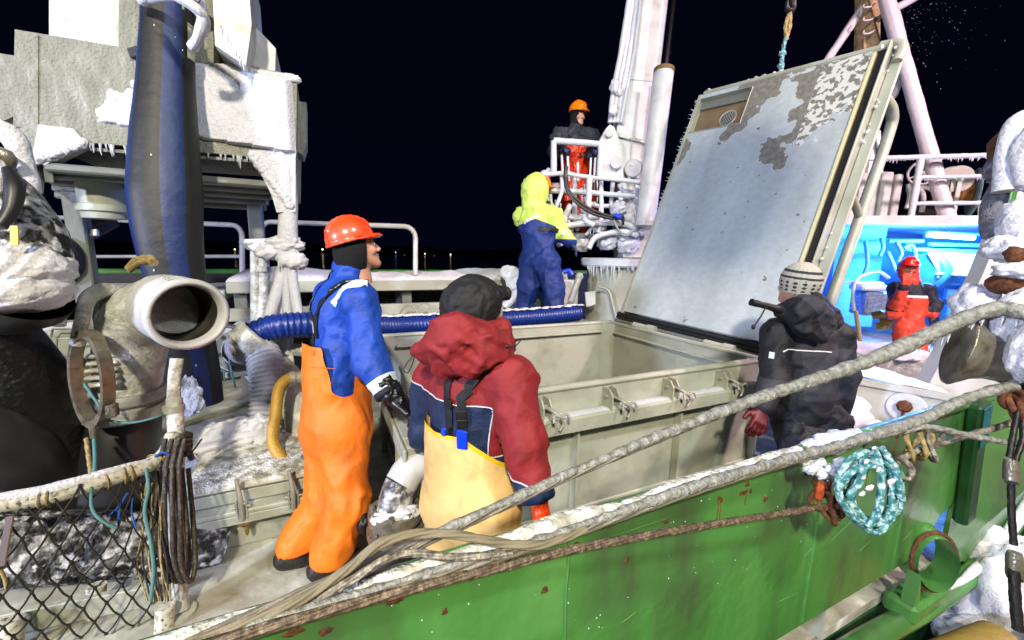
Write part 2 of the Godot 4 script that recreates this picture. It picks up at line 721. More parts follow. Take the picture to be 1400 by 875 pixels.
# ================================================================ the scene
func _ready() -> void:
	cam = Camera3D.new()
	cam.name = "camera"
	add_child(cam)
	cam.position = EYE
	cam.rotation_degrees = Vector3(-9.17, -25.19, 1.237)
	cam.fov = rad_to_deg(2.0 * atan(437.5 / F))
	cam.near = 0.05
	cam.far = 3000.0
	cam.current = true
	cam_basis = Basis.from_euler(Vector3(deg_to_rad(-9.17), deg_to_rad(-25.19), deg_to_rad(1.237)))
	var env := Environment.new()
	env.background_mode = Environment.BG_SKY
	var sk := ProceduralSkyMaterial.new()
	sk.sky_top_color = Color(0.010, 0.011, 0.05)
	sk.sky_horizon_color = Color(0.010, 0.012, 0.058)
	sk.ground_bottom_color = Color(0.02, 0.02, 0.06)
	sk.ground_horizon_color = Color(0.010, 0.012, 0.055)
	sk.sun_angle_max = 1.0
	env.sky = Sky.new()
	env.sky.sky_material = sk
	env.background_energy_multiplier = 1.0
	env.tonemap_mode = Environment.TONE_MAPPER_LINEAR
	env.tonemap_exposure = 1.28
	env.sdfgi_enabled = true
	env.ssao_enabled = true
	env.ssil_enabled = true
	var we := WorldEnvironment.new()
	we.name = "world_environment"
	we.environment = env
	add_child(we)
	fn.seed = 4
	fn.frequency = 0.09
	fn.fractal_octaves = 3
	fn2.seed = 9
	fn2.frequency = 1.0
	fn2.fractal_octaves = 2

	make_materials()
	unseen_floodlight(Vector3(-2.6, 6.6, 5.2), Vector3(0.6, 0.9, -2.6), Color(1.0, 0.96, 0.86), 98.0, "unseen warm flood lamp behind the camera, placed to light the deck")  # out of view, placed as the warm key on the deck
	unseen_floodlight(Vector3(-7.0, 2.9, 0.45), Vector3(1.6, 1.3, -3.2), Color(0.82, 0.86, 1.0), 66.0, "unseen cool bluish flood lamp out of view at left, lighting the hatch cover")  # out of view, placed to light the cover and left-facing sides
	unseen_floodlight(Vector3(6.4, 6.4, 2.6), Vector3(8.4, 2.9, -3.4), Color(1.0, 0.86, 0.88), 84.0, "unseen pinkish flood lamp out of view at right, lighting mast and upper deck")  # out of view, placed to light the mast and upper deck
	unseen_floodlight(Vector3(2.6, 7.4, 3.6), Vector3(0.8, 0.8, -2.8), Color(0.95, 0.97, 1.0), 34.0, "added white fill flood lamp behind the camera, softening the shadows")  # added fill lamp, softens the shadows of the warm one
	make_sea()
	make_decks()
	make_hatch()
	make_cover()
	make_bulwark()
	make_town()
	make_left()
	make_middle()
	make_crane()
	make_upper_deck()
	make_roller()
	make_ropes()
	make_people()

func unseen_floodlight(p: Vector3, aim: Vector3, c: Color, e: float, label: String) -> void:  # a lamp out of view, with pole and housing, set for its light
	var t := thing("unseen_floodlight", label, "unseen_floodlight", Vector3(p.x, -2.0, p.z), "flood lamps out of view")
	var d := (aim - p).normalized()
	var s := d.cross(Vector3.UP).normalized()
	var b := Basis(s, s.cross(d) * -1.0, -d)
	b = Basis(s, (-d).cross(s), -d)
	var mb := MB.new()
	pipe(mb, [Vector3(p.x, -2.0, p.z) - Vector3(d.x, 0, d.z) * 0.6, p - Vector3(d.x, 0, d.z) * 0.6 - Vector3(0, 0.3, 0)], 0.07)
	part(mb, M.galv, "pole", t)
	mb = MB.new()
	bar(mb, p - Vector3(d.x, 0, d.z) * 0.6 - Vector3(0, 0.3, 0), p - d * 0.2, s, 0.08, 0.05)
	part(mb, M.galv, "bracket", t)
	mb = MB.new()
	box(mb, p - d * 0.12, Vector3(0.52, 0.42, 0.2), 0.03, b)
	part(mb, M.dark_steel, "housing", t)
	mb = MB.new()
	box(mb, p - d * 0.008, Vector3(0.44, 0.34, 0.012), 0.003, b)
	var g := mat("flood_" + label, c, 0.4)
	g.emission_enabled = true
	g.emission = c
	g.emission_energy_multiplier = 4.0
	part(mb, g, "lamp_glass", t)
	var l := SpotLight3D.new()
	l.name = "lamp_light"
	t.add_child(l)
	l.position = p + d * 0.03 - t.position
	l.basis = b
	l.light_color = c
	l.light_energy = e
	l.spot_angle = 62.0
	l.spot_angle_attenuation = 0.4
	l.spot_range = 60.0
	l.spot_attenuation = 2.0
	l.light_size = 0.3
	l.shadow_enabled = true

func make_materials() -> void:
	var grime := tex(11, 0.007, [[0.0, Color(0.80, 0.80, 0.77)], [0.4, Color(0.93, 0.93, 0.91)], [0.6, Color(0.98, 0.98, 0.97)], [1.0, Color(1, 1, 1)]], 512, 6)
	var fine := bumps(21, 0.03, 3.0)
	var grain := bumps(22, 0.12, 4.0, 512, 3)
	var cloth := bumps(23, 0.014, 7.0, 512, 4)
	var weave := bumps(24, 0.2, 3.0, 512, 2)
	var frostn := bumps(25, 0.06, 9.0, 512, 5)
	mat("paint", Color(0.66, 0.67, 0.62), 0.42, grime, fine, 0.55, 0.3)
	mat("paint_dark", Color(0.45, 0.46, 0.44), 0.45, grime, fine, 0.55, 0.3)
	var pf := tex(31, 0.016, [[0.0, Color(0.56, 0.56, 0.52)], [0.45, Color(0.64, 0.64, 0.59)], [0.6, Color(0.72, 0.72, 0.69)], [0.74, Color(0.84, 0.84, 0.83)], [1.0, Color(0.92, 0.92, 0.92)]])
	mat("paint_frosted", Color(1, 1, 1), 0.6, pf, frostn, 1.1, 0.6)
	var hop := tex(32, 0.02, [[0.0, Color(0.56, 0.56, 0.51)], [0.5, Color(0.62, 0.62, 0.57)], [0.75, Color(0.67, 0.67, 0.63)], [0.92, Color(0.74, 0.74, 0.72)], [1.0, Color(0.80, 0.80, 0.79)]], 512, 6, 4)
	mat("hopper_steel", Color(0.84, 0.84, 0.82), 0.6, hop, frostn, 1.3, 0.5)
	var deckt := tex(33, 0.011, [[0.0, Color(0.50, 0.47, 0.40)], [0.30, Color(0.58, 0.57, 0.51)], [0.55, Color(0.64, 0.64, 0.58)], [0.72, Color(0.70, 0.70, 0.65)], [1.0, Color(0.84, 0.84, 0.82)]])
	mat("deck", Color(1, 1, 1), 0.5, deckt, fine, 0.6, 0.5)
	var snowt := tex(34, 0.02, [[0.0, Color(0.80, 0.81, 0.84)], [0.5, Color(0.90, 0.90, 0.92)], [1.0, Color(0.95, 0.95, 0.96)]])
	var sn := mat("snow", Color(0.90, 0.90, 0.91), 0.75, snowt, bumps(26, 0.05, 10.0, 512, 5), 2.2, 0.6)
	sn.subsurf_scatter_enabled = true
	sn.subsurf_scatter_strength = 0.1
	var ds := tex(35, 0.014, [[0.0, Color(0.42, 0.41, 0.38)], [0.42, Color(0.68, 0.67, 0.62)], [0.6, Color(0.85, 0.85, 0.83)], [1.0, Color(0.93, 0.93, 0.93)]])
	mat("dirty_snow", Color(1, 1, 1), 0.75, ds, frostn, 1.6, 0.9)
	mat("ice", Color(0.86, 0.87, 0.88), 0.35, snowt, frostn, 3.0, 0.7)
	mat("white_paint", Color(0.78, 0.78, 0.79), 0.4, grime, fine, 1.0, 0.3)
	var greent := tex(36, 0.006, [[0.0, Color(0.24, 0.34, 0.19)], [0.3, Color(0.25, 0.43, 0.20)], [0.6, Color(0.27, 0.50, 0.22)], [1.0, Color(0.33, 0.55, 0.27)]], 512, 6, 4)
	var gm := mat("green", Color(1, 1, 1), 0.24, greent, fine, 0.7, 0.22)
	gm.clearcoat_enabled = true
	gm.clearcoat = 0.5
	mat("green_dark", Color(0.10, 0.26, 0.13), 0.4, grime, fine, 1.0, 0.4)
	mat("blue_green", Color(0.10, 0.38, 0.42), 0.5, grime, frostn, 2.0, 0.5)
	var rust := tex(37, 0.03, [[0.0, Color(0.16, 0.09, 0.05)], [0.5, Color(0.33, 0.18, 0.09)], [0.75, Color(0.48, 0.27, 0.10)], [1.0, Color(0.6, 0.42, 0.2)]])
	mat("rust", Color(1, 1, 1), 0.8, rust, grain, 3.0, 0.8)
	var stain := tex(371, 0.03, [[0.0, Color(0.30, 0.24, 0.10)], [0.5, Color(0.40, 0.31, 0.12)], [1.0, Color(0.46, 0.40, 0.18)]])
	mat("rust_stain", Color(1, 1, 1), 0.7, stain, fine, 3.0, 0.4)
	var wire := tex(38, 0.04, [[0.0, Color(0.20, 0.18, 0.16)], [0.45, Color(0.42, 0.39, 0.34)], [0.65, Color(0.58, 0.55, 0.50)], [1.0, Color(0.88, 0.87, 0.84)]])
	mat("wire", Color(1, 1, 1), 0.5, wire, grain, 2.5, 0.6, 0.15)
	mat("wire_rusty", Color(0.80, 0.72, 0.64), 0.55, wire, grain, 2.5, 0.6, 0.15)
	var ir := tex(39, 0.03, [[0.0, Color(0.36, 0.35, 0.32)], [0.35, Color(0.50, 0.49, 0.46)], [0.6, Color(0.62, 0.62, 0.59)], [1.0, Color(0.82, 0.82, 0.82)]])
	mat("rope_wire", Color(0.47, 0.44, 0.39), 0.36, grime, grain, 3.0, 0.3, 0.1)
	mat("iced_rope", Color(0.86, 0.86, 0.85), 0.5, ir, frostn, 2.5, 0.8)
	mat("hemp", Color(0.76, 0.70, 0.56), 0.9, wire, grain, 3.0, 0.6)
	M.hemp.albedo_texture = tex(391, 0.04, [[0.0, Color(0.45, 0.40, 0.32)], [0.5, Color(0.80, 0.75, 0.62)], [1.0, Color(1, 1, 0.95)]])
	var teal := tex(40, 0.03, [[0.0, Color(0.06, 0.24, 0.26)], [0.4, Color(0.17, 0.44, 0.46)], [0.58, Color(0.34, 0.58, 0.58)], [0.68, Color(0.78, 0.84, 0.86)], [1.0, Color(0.92, 0.93, 0.94)]])
	mat("teal_rope", Color(1, 1, 1), 0.85, teal, grain, 3.0, 0.7)
	mat("twine_blue", Color(0.10, 0.30, 0.62), 0.8)
	mat("twine_green", Color(0.34, 0.55, 0.54), 0.8, snowt, grain, 4.0)
	mat("net_twine", Color(0.17, 0.17, 0.14), 0.9, grime, grain, 4.0)
	mat("dark_steel", Color(0.16, 0.15, 0.15), 0.45, grime, fine, 1.5, 0.4, 0.4)
	mat("galv", Color(0.62, 0.62, 0.60), 0.45, grime, grain, 2.0, 0.4, 0.15)
	mat("worn_steel", Color(0.56, 0.54, 0.49), 0.28, tex(381, 0.02, [[0.0, Color(0.45, 0.38, 0.32)], [0.4, Color(0.8, 0.78, 0.75)], [1.0, Color(1, 1, 1)]]), grain, 1.5, 0.3, 0.35)
	mat("wire_dark", Color(0.50, 0.48, 0.47), 0.5, wire, grain, 2.5, 0.6, 0.15)
	mat("chrome", Color(0.72, 0.73, 0.76), 0.12, null, null, 1.0, 1.0, 1.0)
	var rub := tex(41, 0.03, [[0.0, Color(0.025, 0.025, 0.03)], [0.6, Color(0.06, 0.06, 0.06)], [0.82, Color(0.12, 0.12, 0.12)], [0.92, Color(0.5, 0.5, 0.5)], [1.0, Color(0.8, 0.8, 0.8)]])
	mat("rubber", Color(1, 1, 1), 0.42, rub, fine, 0.8, 0.5)
	mat("rubber_plain", Color(0.13, 0.13, 0.14), 0.42, null, fine, 0.5, 0.18)
	var srub := tex(411, 0.024, [[0.0, Color(0.03, 0.03, 0.035)], [0.5, Color(0.06, 0.06, 0.06)], [0.58, Color(0.45, 0.45, 0.44)], [0.7, Color(0.86, 0.86, 0.86)], [1.0, Color(0.92, 0.92, 0.92)]], 512, 6)
	mat("snowy_rubber", Color(1, 1, 1), 0.6, srub, frostn, 1.2, 0.7)
	mat("brown_hole", Color(0.10, 0.09, 0.07), 0.6, grime, grain, 2.0)
	mat("hose_blue_corr", Color(0.08, 0.19, 0.50), 0.35, snowt, fine, 2.0, 0.3)
	mat("hose_frost", Color(0.74, 0.74, 0.76), 0.6, snowt, frostn, 3.0, 0.6)
	mat("hose_frost_rib", Color(0.44, 0.42, 0.40), 0.6, grime, frostn, 3.0, 0.6)
	mat("hose_yellow", Color(0.72, 0.56, 0.20), 0.45, grime, frostn, 2.0, 0.5)
	mat("orange_tank", Color(0.56, 0.47, 0.22), 0.5, grime, fine, 1.0)
	# clothes
	mat("oilskin_orange", Color(0.92, 0.46, 0.06), 0.62, grime, cloth, 1.3, 0.36)
	mat("oilskin_orange_dark", Color(0.84, 0.40, 0.05), 0.42, grime, cloth, 1.5, 0.2)
	mat("oilskin_tan", Color(0.88, 0.73, 0.47), 0.68, grime, cloth, 1.3, 0.34)
	mat("oilskin_tan_rim", Color(0.86, 0.70, 0.12), 0.45)
	mat("jacket_blue", Color(0.03, 0.25, 0.66), 0.62, grime, cloth, 1.9, 0.65)
	mat("jacket_navy", Color(0.035, 0.05, 0.13), 0.7, grime, cloth, 1.9, 0.65)
	mat("suit_blue", Color(0.03, 0.17, 0.46), 0.65, grime, cloth, 1.9, 0.7)
	mat("jacket_midblue", Color(0.035, 0.13, 0.28), 0.7, grime, cloth, 1.9, 0.65)
	mat("jacket_red", Color(0.52, 0.09, 0.11), 0.75, grime, cloth, 1.9, 0.65)
	mat("jacket_black", Color(0.045, 0.055, 0.095), 0.7, grime, cloth, 1.9, 0.7)
	mat("jacket_grey", Color(0.17, 0.18, 0.22), 0.75, grime, cloth, 1.9, 0.7)
	mat("hi_vis", Color(0.80, 0.89, 0.42), 0.6, grime, cloth, 1.9, 0.65)
	mat("suit_red", Color(0.82, 0.25, 0.14), 0.6, grime, cloth, 1.9, 0.65)
	mat("reflector", Color(0.78, 0.82, 0.86), 0.4, null, weave, 6.0, 0.4)
	mat("piping", Color(0.80, 0.80, 0.80), 0.6)
	mat("knit_black", Color(0.035, 0.033, 0.035), 0.95, null, weave, 7.0, 1.0)
	mat("cap_black", Color(0.065, 0.065, 0.075), 0.75, grime, cloth, 2.5, 0.7)
	mat("knit_cream", Color(0.63, 0.62, 0.57), 0.95, null, weave, 7.0, 1.0)
	mat("knit_dark", Color(0.16, 0.17, 0.20), 0.95, null, weave, 7.0, 1.0)
	mat("helmet_orange", Color(0.98, 0.27, 0.06), 0.2, null, fine, 3.0, 0.1)
	M.helmet_orange.clearcoat_enabled = true
	mat("helmet_yellow", Color(0.98, 0.50, 0.03), 0.22)
	mat("helmet_red", Color(0.80, 0.12, 0.08), 0.25)
	mat("skin", Color(0.84, 0.61, 0.52), 0.5, grime, grain, 4.0, 0.15)
	M.skin.subsurf_scatter_enabled = true
	M.skin.subsurf_scatter_strength = 0.1
	mat("skin_dark", Color(0.66, 0.40, 0.34), 0.5)
	mat("eye", Color(0.9, 0.88, 0.85), 0.2)
	mat("pupil", Color(0.08, 0.06, 0.05), 0.2)
	mat("glove_black", Color(0.045, 0.05, 0.06), 0.38, grime, cloth, 3.0, 0.9)
	mat("glove_orange", Color(0.85, 0.24, 0.03), 0.32, grime, cloth, 3.0, 0.8)
	mat("glove_blue", Color(0.05, 0.09, 0.25), 0.5, grime, cloth, 3.0, 0.8)
	mat("glove_red", Color(0.34, 0.05, 0.06), 0.5)
	mat("webbing", Color(0.025, 0.027, 0.04), 0.7, null, weave, 8.0, 0.8)
	mat("webbing_print", Color(0.72, 0.72, 0.70), 0.7)
	mat("label_yellow", Color(0.85, 0.68, 0.10), 0.5)
	mat("buckle_blue", Color(0.05, 0.22, 0.80), 0.35)
	mat("boot", Color(0.12, 0.085, 0.05), 0.5, grime, grain, 3.0)
	mat("strap_black", Color(0.04, 0.04, 0.045), 0.6)

func make_sea() -> void:
	var mb := MB.new()
	var n := 24
	var xs := [-2500.0, -600.0, -120.0, -30.0, -8.0, 4.0, 16.0, 60.0, 200.0, 800.0, 2500.0]
	for i in xs.size() - 1:
		for j in xs.size() - 1:
			mb.quad(Vector3(xs[i], -2.2, xs[j + 1]), Vector3(xs[i + 1], -2.2, xs[j + 1]), Vector3(xs[i + 1], -2.2, xs[j]), Vector3(xs[i], -2.2, xs[j]))
	var m := mat("sea", Color(0.03, 0.04, 0.06), 0.12, null, bumps(51, 0.03, 8.0), 0.12, 0.9)
	struct(mb, m, "sea")
	# the dark shore across the fjord
	mb = MB.new()
	var rng := RandomNumberGenerator.new()
	rng.seed = 3
	var cols := 90
	var rows := 6
	var base := mb.v.size()
	for j in rows + 1:
		for i in cols + 1:
			var a := lerpf(-2.3, 0.9, float(i) / cols)
			var r := 560.0 + j * 70.0
			var h := -2.5 + pow(float(j) / rows, 1.3) * 26.0 * (0.6 + 0.5 * fn.get_noise_2d(a * 60.0, j * 7.0))
			mb.add(Vector3(sin(a + 0.44) * r, h, -cos(a + 0.44) * r))
	for j in rows:
		for i in cols:
			var a := base + j * (cols + 1) + i
			mb.tri(a, a + 1, a + cols + 2)
			mb.tri(a, a + cols + 2, a + cols + 1)
	struct(mb, mat("far_land", Color(0.05, 0.055, 0.07), 0.95), "hills")

func make_town() -> void:
	var warm := mat("town_light_warm", Color(1, 0.85, 0.6), 0.5)
	warm.emission_enabled = true
	warm.emission = Color(1.0, 0.86, 0.62)
	warm.emission_energy_multiplier = 5.0
	var cool := mat("town_light_cool", Color(0.6, 0.75, 1.0), 0.5)
	cool.emission_enabled = true
	cool.emission = Color(0.55, 0.72, 1.0)
	cool.emission_energy_multiplier = 2.5
	var spots := [
		[321, 341, 1.1, 0, "round white street light just right of the left railing corner"], [441, 341, 1.3, 0, "bright white street light seen behind the orange helmet"],
		[541, 345, 0.9, 1, "small blue light under the top bar of the long railing"], [553, 349, 0.5, 1, "faint pale light right of the small blue light"],
		[528, 362, 0.8, 1, "faint blue light low between the helmet and the railing post"], [536, 361, 0.5, 1, "tiny blue light beside the low blue light"],
		[581, 347, 0.8, 0, "white light just right of the long railing's end post"], [594, 350, 0.6, 1, "blue window light right of the white light"],
		[616, 348, 0.9, 0, "white street light above the black cap"], [606, 353, 0.5, 1, "dim blue light over the snowy table edge"],
		[628, 353, 0.6, 1, "dim blue light above the crown of the black cap"], [641, 355, 0.7, 0, "white light right of the black cap's crown"],
		[660, 356, 0.7, 0, "twin-lit white shore light above the cap's ear flap"], [667, 357, 0.5, 1, "small blue shore light beside the twin white light"],
		[681, 358, 0.5, 0, "last white shore light before the yellow hooded suit"], [572, 356, 0.4, 1, "pinpoint blue light low by the railing end post"],
		[430, 351, 0.4, 1, "dim bluish light below the bright street light"], [585, 365, 0.4, 1, "faint blue glimmer close above the snowy table"],
		[648, 366, 0.4, 1, "faint blue glimmer low behind the black cap"], [324, 347, 0.4, 0, "pinpoint light below the left round street light"]]
	for s in spots:
		var p := at(s[0], s[1], 545.0)
		var mb := MB.new()
		lump(mb, p, Vector3.ONE * s[2] * 0.85, 0.0, 0.0, 5)
		var t := thing("shore_light", s[4], "light", Vector3(p.x, -2.2, p.z), "lights of the town across the water")
		part(mb, warm if s[3] == 0 else cool, "lamp_bulb", t)
		mb = MB.new()
		pipe(mb, [Vector3(p.x, -2.2, p.z), p - Vector3(0, s[2] * 0.7, 0)], 0.15, 5)
		part(mb, M.dark_steel, "lamp_post", t)

func deck_sheet(mb: MB, x0: float, x1: float, z0: float, z1: float, y: float) -> void:
	slab(mb, Vector3(x0, y - 0.05, z0), Vector3(x1, y, z1), 0.001)

func make_decks() -> void:
	var mb := MB.new()
	# the deck with the hold's opening left out
	deck_sheet(mb, -9.0, 0.46, -6.4, -0.8, 0.0)
	deck_sheet(mb, 3.0, 12.0, -6.4, -0.8, 0.0)
	deck_sheet(mb, 0.46, 3.0, -1.9, -0.8, 0.0)
	deck_sheet(mb, 0.46, 3.0, -6.4, -3.72, 0.0)
	struct(mb, M.deck, "deck")
	mb = MB.new()
	slab(mb, Vector3(0.3, -1.5, -3.9), Vector3(3.2, -1.45, -1.7))
	struct(mb, M.paint_dark, "hold_floor")
	# the hull below, seen through the mooring slot
	mb = MB.new()
	slab(mb, Vector3(-9, -2.6, -0.86), Vector3(12, -0.06, -0.80))
	struct(mb, M.green_dark, "hull_side")
	# the quay under the camera
	mb = MB.new()
	slab(mb, Vector3(-12, -2.5, -0.35), Vector3(14, -0.02, 9.0), 0.02)
	struct(mb, mat("quay", Color(0.62, 0.60, 0.54), 0.8, M.deck.albedo_texture, M.deck.normal_texture, 0.7), "quay")

func make_hatch() -> void:
	var x0 := 0.43
	var x1 := 3.02
	var z0 := -1.88
	var z1 := -3.74
	var y := 0.85
	var t := thing("hatch_coaming", "grey steel hatch coaming with raised walls and toggle clips round the open hold", "hatch", Vector3((x0 + x1) / 2, 0, (z0 + z1) / 2))
	var mb := MB.new()
	var w := 0.03
	# near and far walls, end walls; the end walls butt between them; they go down into the hold
	slab(mb, Vector3(x0, -1.45, z0 - w), Vector3(x1, y, z0), 0.004)
	part(mb, M.paint, "near_wall", t)
	mb = MB.new()
	slab(mb, Vector3(x0, -1.45, z1), Vector3(x1, y, z1 + w), 0.004)
	part(mb, M.paint, "far_wall", t)
	for xx in [x0, x1 - w]:
		mb = MB.new()
		slab(mb, Vector3(xx, -1.45, z1 + w), Vector3(xx + w, y, z0 - w), 0.004)
		part(mb, M.paint, "end_wall", t)
	# corner plates inside
	for c in [[x1 - w, z1 + w, -1, 1], [x0 + w, z1 + w, 1, 1], [x1 - w, z0 - w, -1, -1], [x0 + w, z0 - w, 1, -1]]:
		mb = MB.new()
		var a := Vector3(c[0] + 0.11 * c[2], y - 0.005, c[1] + 0.002 * c[3])
		var b := Vector3(c[0] + 0.002 * c[2], y - 0.005, c[1] + 0.11 * c[3])
		var cc := Vector3(c[0] + 0.002 * c[2], y - 0.005, c[1] + 0.002 * c[3])
		plate(mb, [a, b, cc], Vector3(0, -2.2, 0))
		part(mb, M.paint, "corner_plate", t)
	# rounded rim bars on top
	mb = MB.new()
	var r := 0.022
	iced(mb, [Vector3(x0, y, z0 - 0.015), Vector3(x1, y, z0 - 0.015)], r, 0.004, 1.0, 10, 0.06)
	part(mb, M.paint, "rim_bar", t)
	mb = MB.new()
	pipe(mb, [Vector3(x0, y, z1 + 0.015), Vector3(x1, y, z1 + 0.015)], r, 10)
	part(mb, M.paint, "rim_bar", t)
	for xx in [x0 + 0.015, x1 - 0.015]:
		mb = MB.new()
		pipe(mb, [Vector3(xx, y, z0), Vector3(xx, y, z1)], r, 10)
		part(mb, M.paint, "rim_bar", t)
	# flat bars inside, a hand below the rim
	mb = MB.new()
	slab(mb, Vector3(x0 + 0.15, y - 0.105, z1 + w + 0.002), Vector3(x1 - 0.15, y - 0.085, z1 + w + 0.045))
	part(mb, M.paint, "inner_ledge", t)
	mb = MB.new()
	slab(mb, Vector3(x1 - w - 0.045, y - 0.105, z1 + 0.16), Vector3(x1 - w - 0.002, y - 0.085, z0 - 0.16))
	part(mb, M.paint, "inner_ledge", t)
	# outer flange with a turned-down lip, near side and left side
	var fy := 0.70
	mb = MB.new()
	slab(mb, Vector3(x0 - 0.115, fy - 0.012, z0 + 0.002), Vector3(x1 + 0.1, fy + 0.012, z0 + 0.09))
	slab(mb, Vector3(x0 - 0.115, fy - 0.075, z0 + 0.092), Vector3(x1 + 0.1, fy + 0.012, z0 + 0.108))
	part(mb, M.paint, "flange", t)
	mb = MB.new()
	slab(mb, Vector3(x0 - 0.115, fy - 0.012, z1), Vector3(x0 - 0.002, fy + 0.012, z0))
	slab(mb, Vector3(x0 - 0.135, fy - 0.075, z1), Vector3(x0 - 0.117, fy + 0.012, z0 + 0.13))
	part(mb, M.paint, "flange", t)
	mb = MB.new()
	snow(mb, Vector3(x0 - 0.1, fy + 0.013, z0 + 0.087), Vector3(x1 - x0 + 0.15, 0, 0), Vector3(0, 0, -0.083), 0.012, 4.0, 0.02, 0.25)
	part(mb, M.ice, "frost", t, "", true)
	# stiffeners
	for sx in [x0 + 0.06, 1.30, 2.12, 2.92]:
		mb = MB.new()
		slab(mb, Vector3(sx - 0.008, 0.0, z0 + 0.002), Vector3(sx + 0.008, fy - 0.014, z0 + 0.06), 0.002)
		part(mb, M.paint, "stiffener", t)
	for sz in [-2.5, -3.2]:
		mb = MB.new()
		slab(mb, Vector3(x0 - 0.06, 0.0, sz - 0.008), Vector3(x0 - 0.002, fy - 0.014, sz + 0.008), 0.002)
		part(mb, M.paint, "stiffener", t)
	# weld seams and a low kick plate
	mb = MB.new()
	slab(mb, Vector3(x0 - 0.02, 0.0, z0 + 0.002), Vector3(x1 + 0.02, 0.09, z0 + 0.02), 0.006)
	part(mb, M.paint, "kick_plate", t)
	mb = MB.new()
	slab(mb, Vector3(x0 - 0.02, 0.0, z1), Vector3(x0 - 0.002, 0.09, z0), 0.006)
	part(mb, M.paint, "kick_plate", t)
	# toggle clips along the near side and the left side
	for p in [Vector3(1.06, fy, z0 + 0.05), Vector3(1.52, fy, z0 + 0.05), Vector3(2.0, fy, z0 + 0.05), Vector3(2.5, fy, z0 + 0.05)]:
		toggle(t, p, Vector3(1, 0, 0))
	for p in [Vector3(x0 - 0.06, fy, -2.25), Vector3(x0 - 0.06, fy, -3.0)]:
		toggle(t, p, Vector3(0, 0, -1))

# a hinged bolt clip: cheek plates, a pin and a wing handle
func toggle(t: Node3D, p: Vector3, along: Vector3) -> void:
	var out := along.cross(Vector3.UP) * -1.0
	var b := Basis(along, Vector3.UP, along.cross(Vector3.UP))
	var mb := MB.new()
	for s in [-1.0, 1.0]:
		var c: Vector3 = p + along * 0.024 * s
		plate(mb, [c + b.z * -0.045 + Vector3(0, 0.012, 0), c + b.z * 0.045 + Vector3(0, 0.012, 0), c + b.z * 0.045 + Vector3(0, 0.09, 0), c + b.z * 0.015 + Vector3(0, 0.13, 0), c + b.z * -0.045 + Vector3(0, 0.13, 0)], along * 0.009)
	var o := part(mb, M.paint, "toggle_clip", t)
	mb = MB.new()
	pipe(mb, [p + Vector3(0, 0.085, 0) - along * 0.04, p + Vector3(0, 0.085, 0) + along * 0.05], 0.009, 8)
	tube(mb, spline([p + Vector3(0, 0.085, 0), p + Vector3(0, 0.08, 0) + b.z * 0.06 + along * 0.02, p + Vector3(0, 0.055, 0) + b.z * 0.10 + along * 0.05], 0.02), 0.011, 8)
	part(mb, M.galv, "bolt", o)
	mb = MB.new()
	var c2 := p + Vector3(0, 0.055, 0) + b.z * 0.10 + along * 0.05
	for s in [-1.0, 1.0]:
		tube(mb, spline([c2, c2 + along * 0.04 * s + Vector3(0, 0.01, 0), c2 + along * 0.05 * s - Vector3(0, 0.02, 0) + b.z * 0.02], 0.015), 0.008, 8)
	tube(mb, spline([c2, c2 - Vector3(0, 0.04, 0) + along * 0.02, c2 - Vector3(0, 0.075, 0)], 0.015), 0.008, 8)
	part(mb, M.galv, "wing_nut", o)

func peel_image(w: int, h: int) -> ImageTexture:
	# paint and the places where it has come off, laid out over the cover's face
	var n1 := noise(61, 0.0045, 5)
	var n2 := noise(62, 0.03, 4)
	var n3 := noise(63, 0.002, 3)
	var n4 := noise(64, 0.05, 3)
	var data := PackedByteArray()
	data.resize(w * h * 3)
	var paint := Color(0.67, 0.70, 0.71)
	var bare := Color(0.43, 0.42, 0.40)
	var bare2 := Color(0.52, 0.50, 0.46)
	for y in h:
		var v := 1.0 - float(y) / h
		for x in w:
			var u := float(x) / w
			var c := paint
			var a := n1.get_noise_2d(x, y * 1.0)
			var b := n2.get_noise_2d(x, y)
			# how likely the paint is gone here
			var p := -0.62
			p += 0.85 * smoothstep(0.66, 0.80, v - 0.10 * (1.0 - u) + 0.22 * a) * smoothstep(0.25, 0.42, u + 0.1 * a)
			p += 0.55 * smoothstep(0.10, 0.0, u) * smoothstep(0.25, 0.5, v) * (1.0 if v < 0.8 else 0.4)
			p += 0.45 * smoothstep(0.10, 0.02, absf(v - 0.73)) * smoothstep(0.45, 0.3, u)
			p += 0.42 * smoothstep(0.25, 0.1, absf(u - 0.68)) * smoothstep(0.16, 0.06, absf(v - 0.64))
			p += 0.22 * smoothstep(0.12, 0.0, v)
			p += 0.75 * a + 0.12 * b
			if p > -0.03:
				var e := smoothstep(-0.03, 0.02, p + 0.02 * n4.get_noise_2d(x * 3.0, y * 3.0))
				c = Color(0.72, 0.74, 0.74).lerp(bare.lerp(bare2, clampf(0.5 + n4.get_noise_2d(x, y) * 1.2 + 0.5 * b, 0, 1)), e)
				if u > 0.72 and v > 0.6 and n2.get_noise_2d(x * 1.4, y * 1.4 + 900) + 0.5 * a > 0.02:
					c = Color(0.80, 0.80, 0.78)
			elif p > -0.045:
				c = Color(0.76, 0.78, 0.79)
			else:
				var st := n3.get_noise_2d(x * 3.0, y * 0.7)
				c = c * (1.0 + 0.09 * st + 0.05 * b + (0.05 if n4.get_noise_2d(x * 0.4 + 500.0, y * 4.0) > 0.45 else 0.0))
				if n4.get_noise_2d(x * 0.35 + 77, y * 0.35) > 0.66:
					c = Color(0.44, 0.43, 0.40)
			var i := (y * w + x) * 3
			data[i] = clampi(int(c.r * 255), 0, 255)
			data[i + 1] = clampi(int(c.g * 255), 0, 255)
			data[i + 2] = clampi(int(c.b * 255), 0, 255)
	return ImageTexture.create_from_image(Image.create_from_data(w, h, false, Image.FORMAT_RGB8, data))

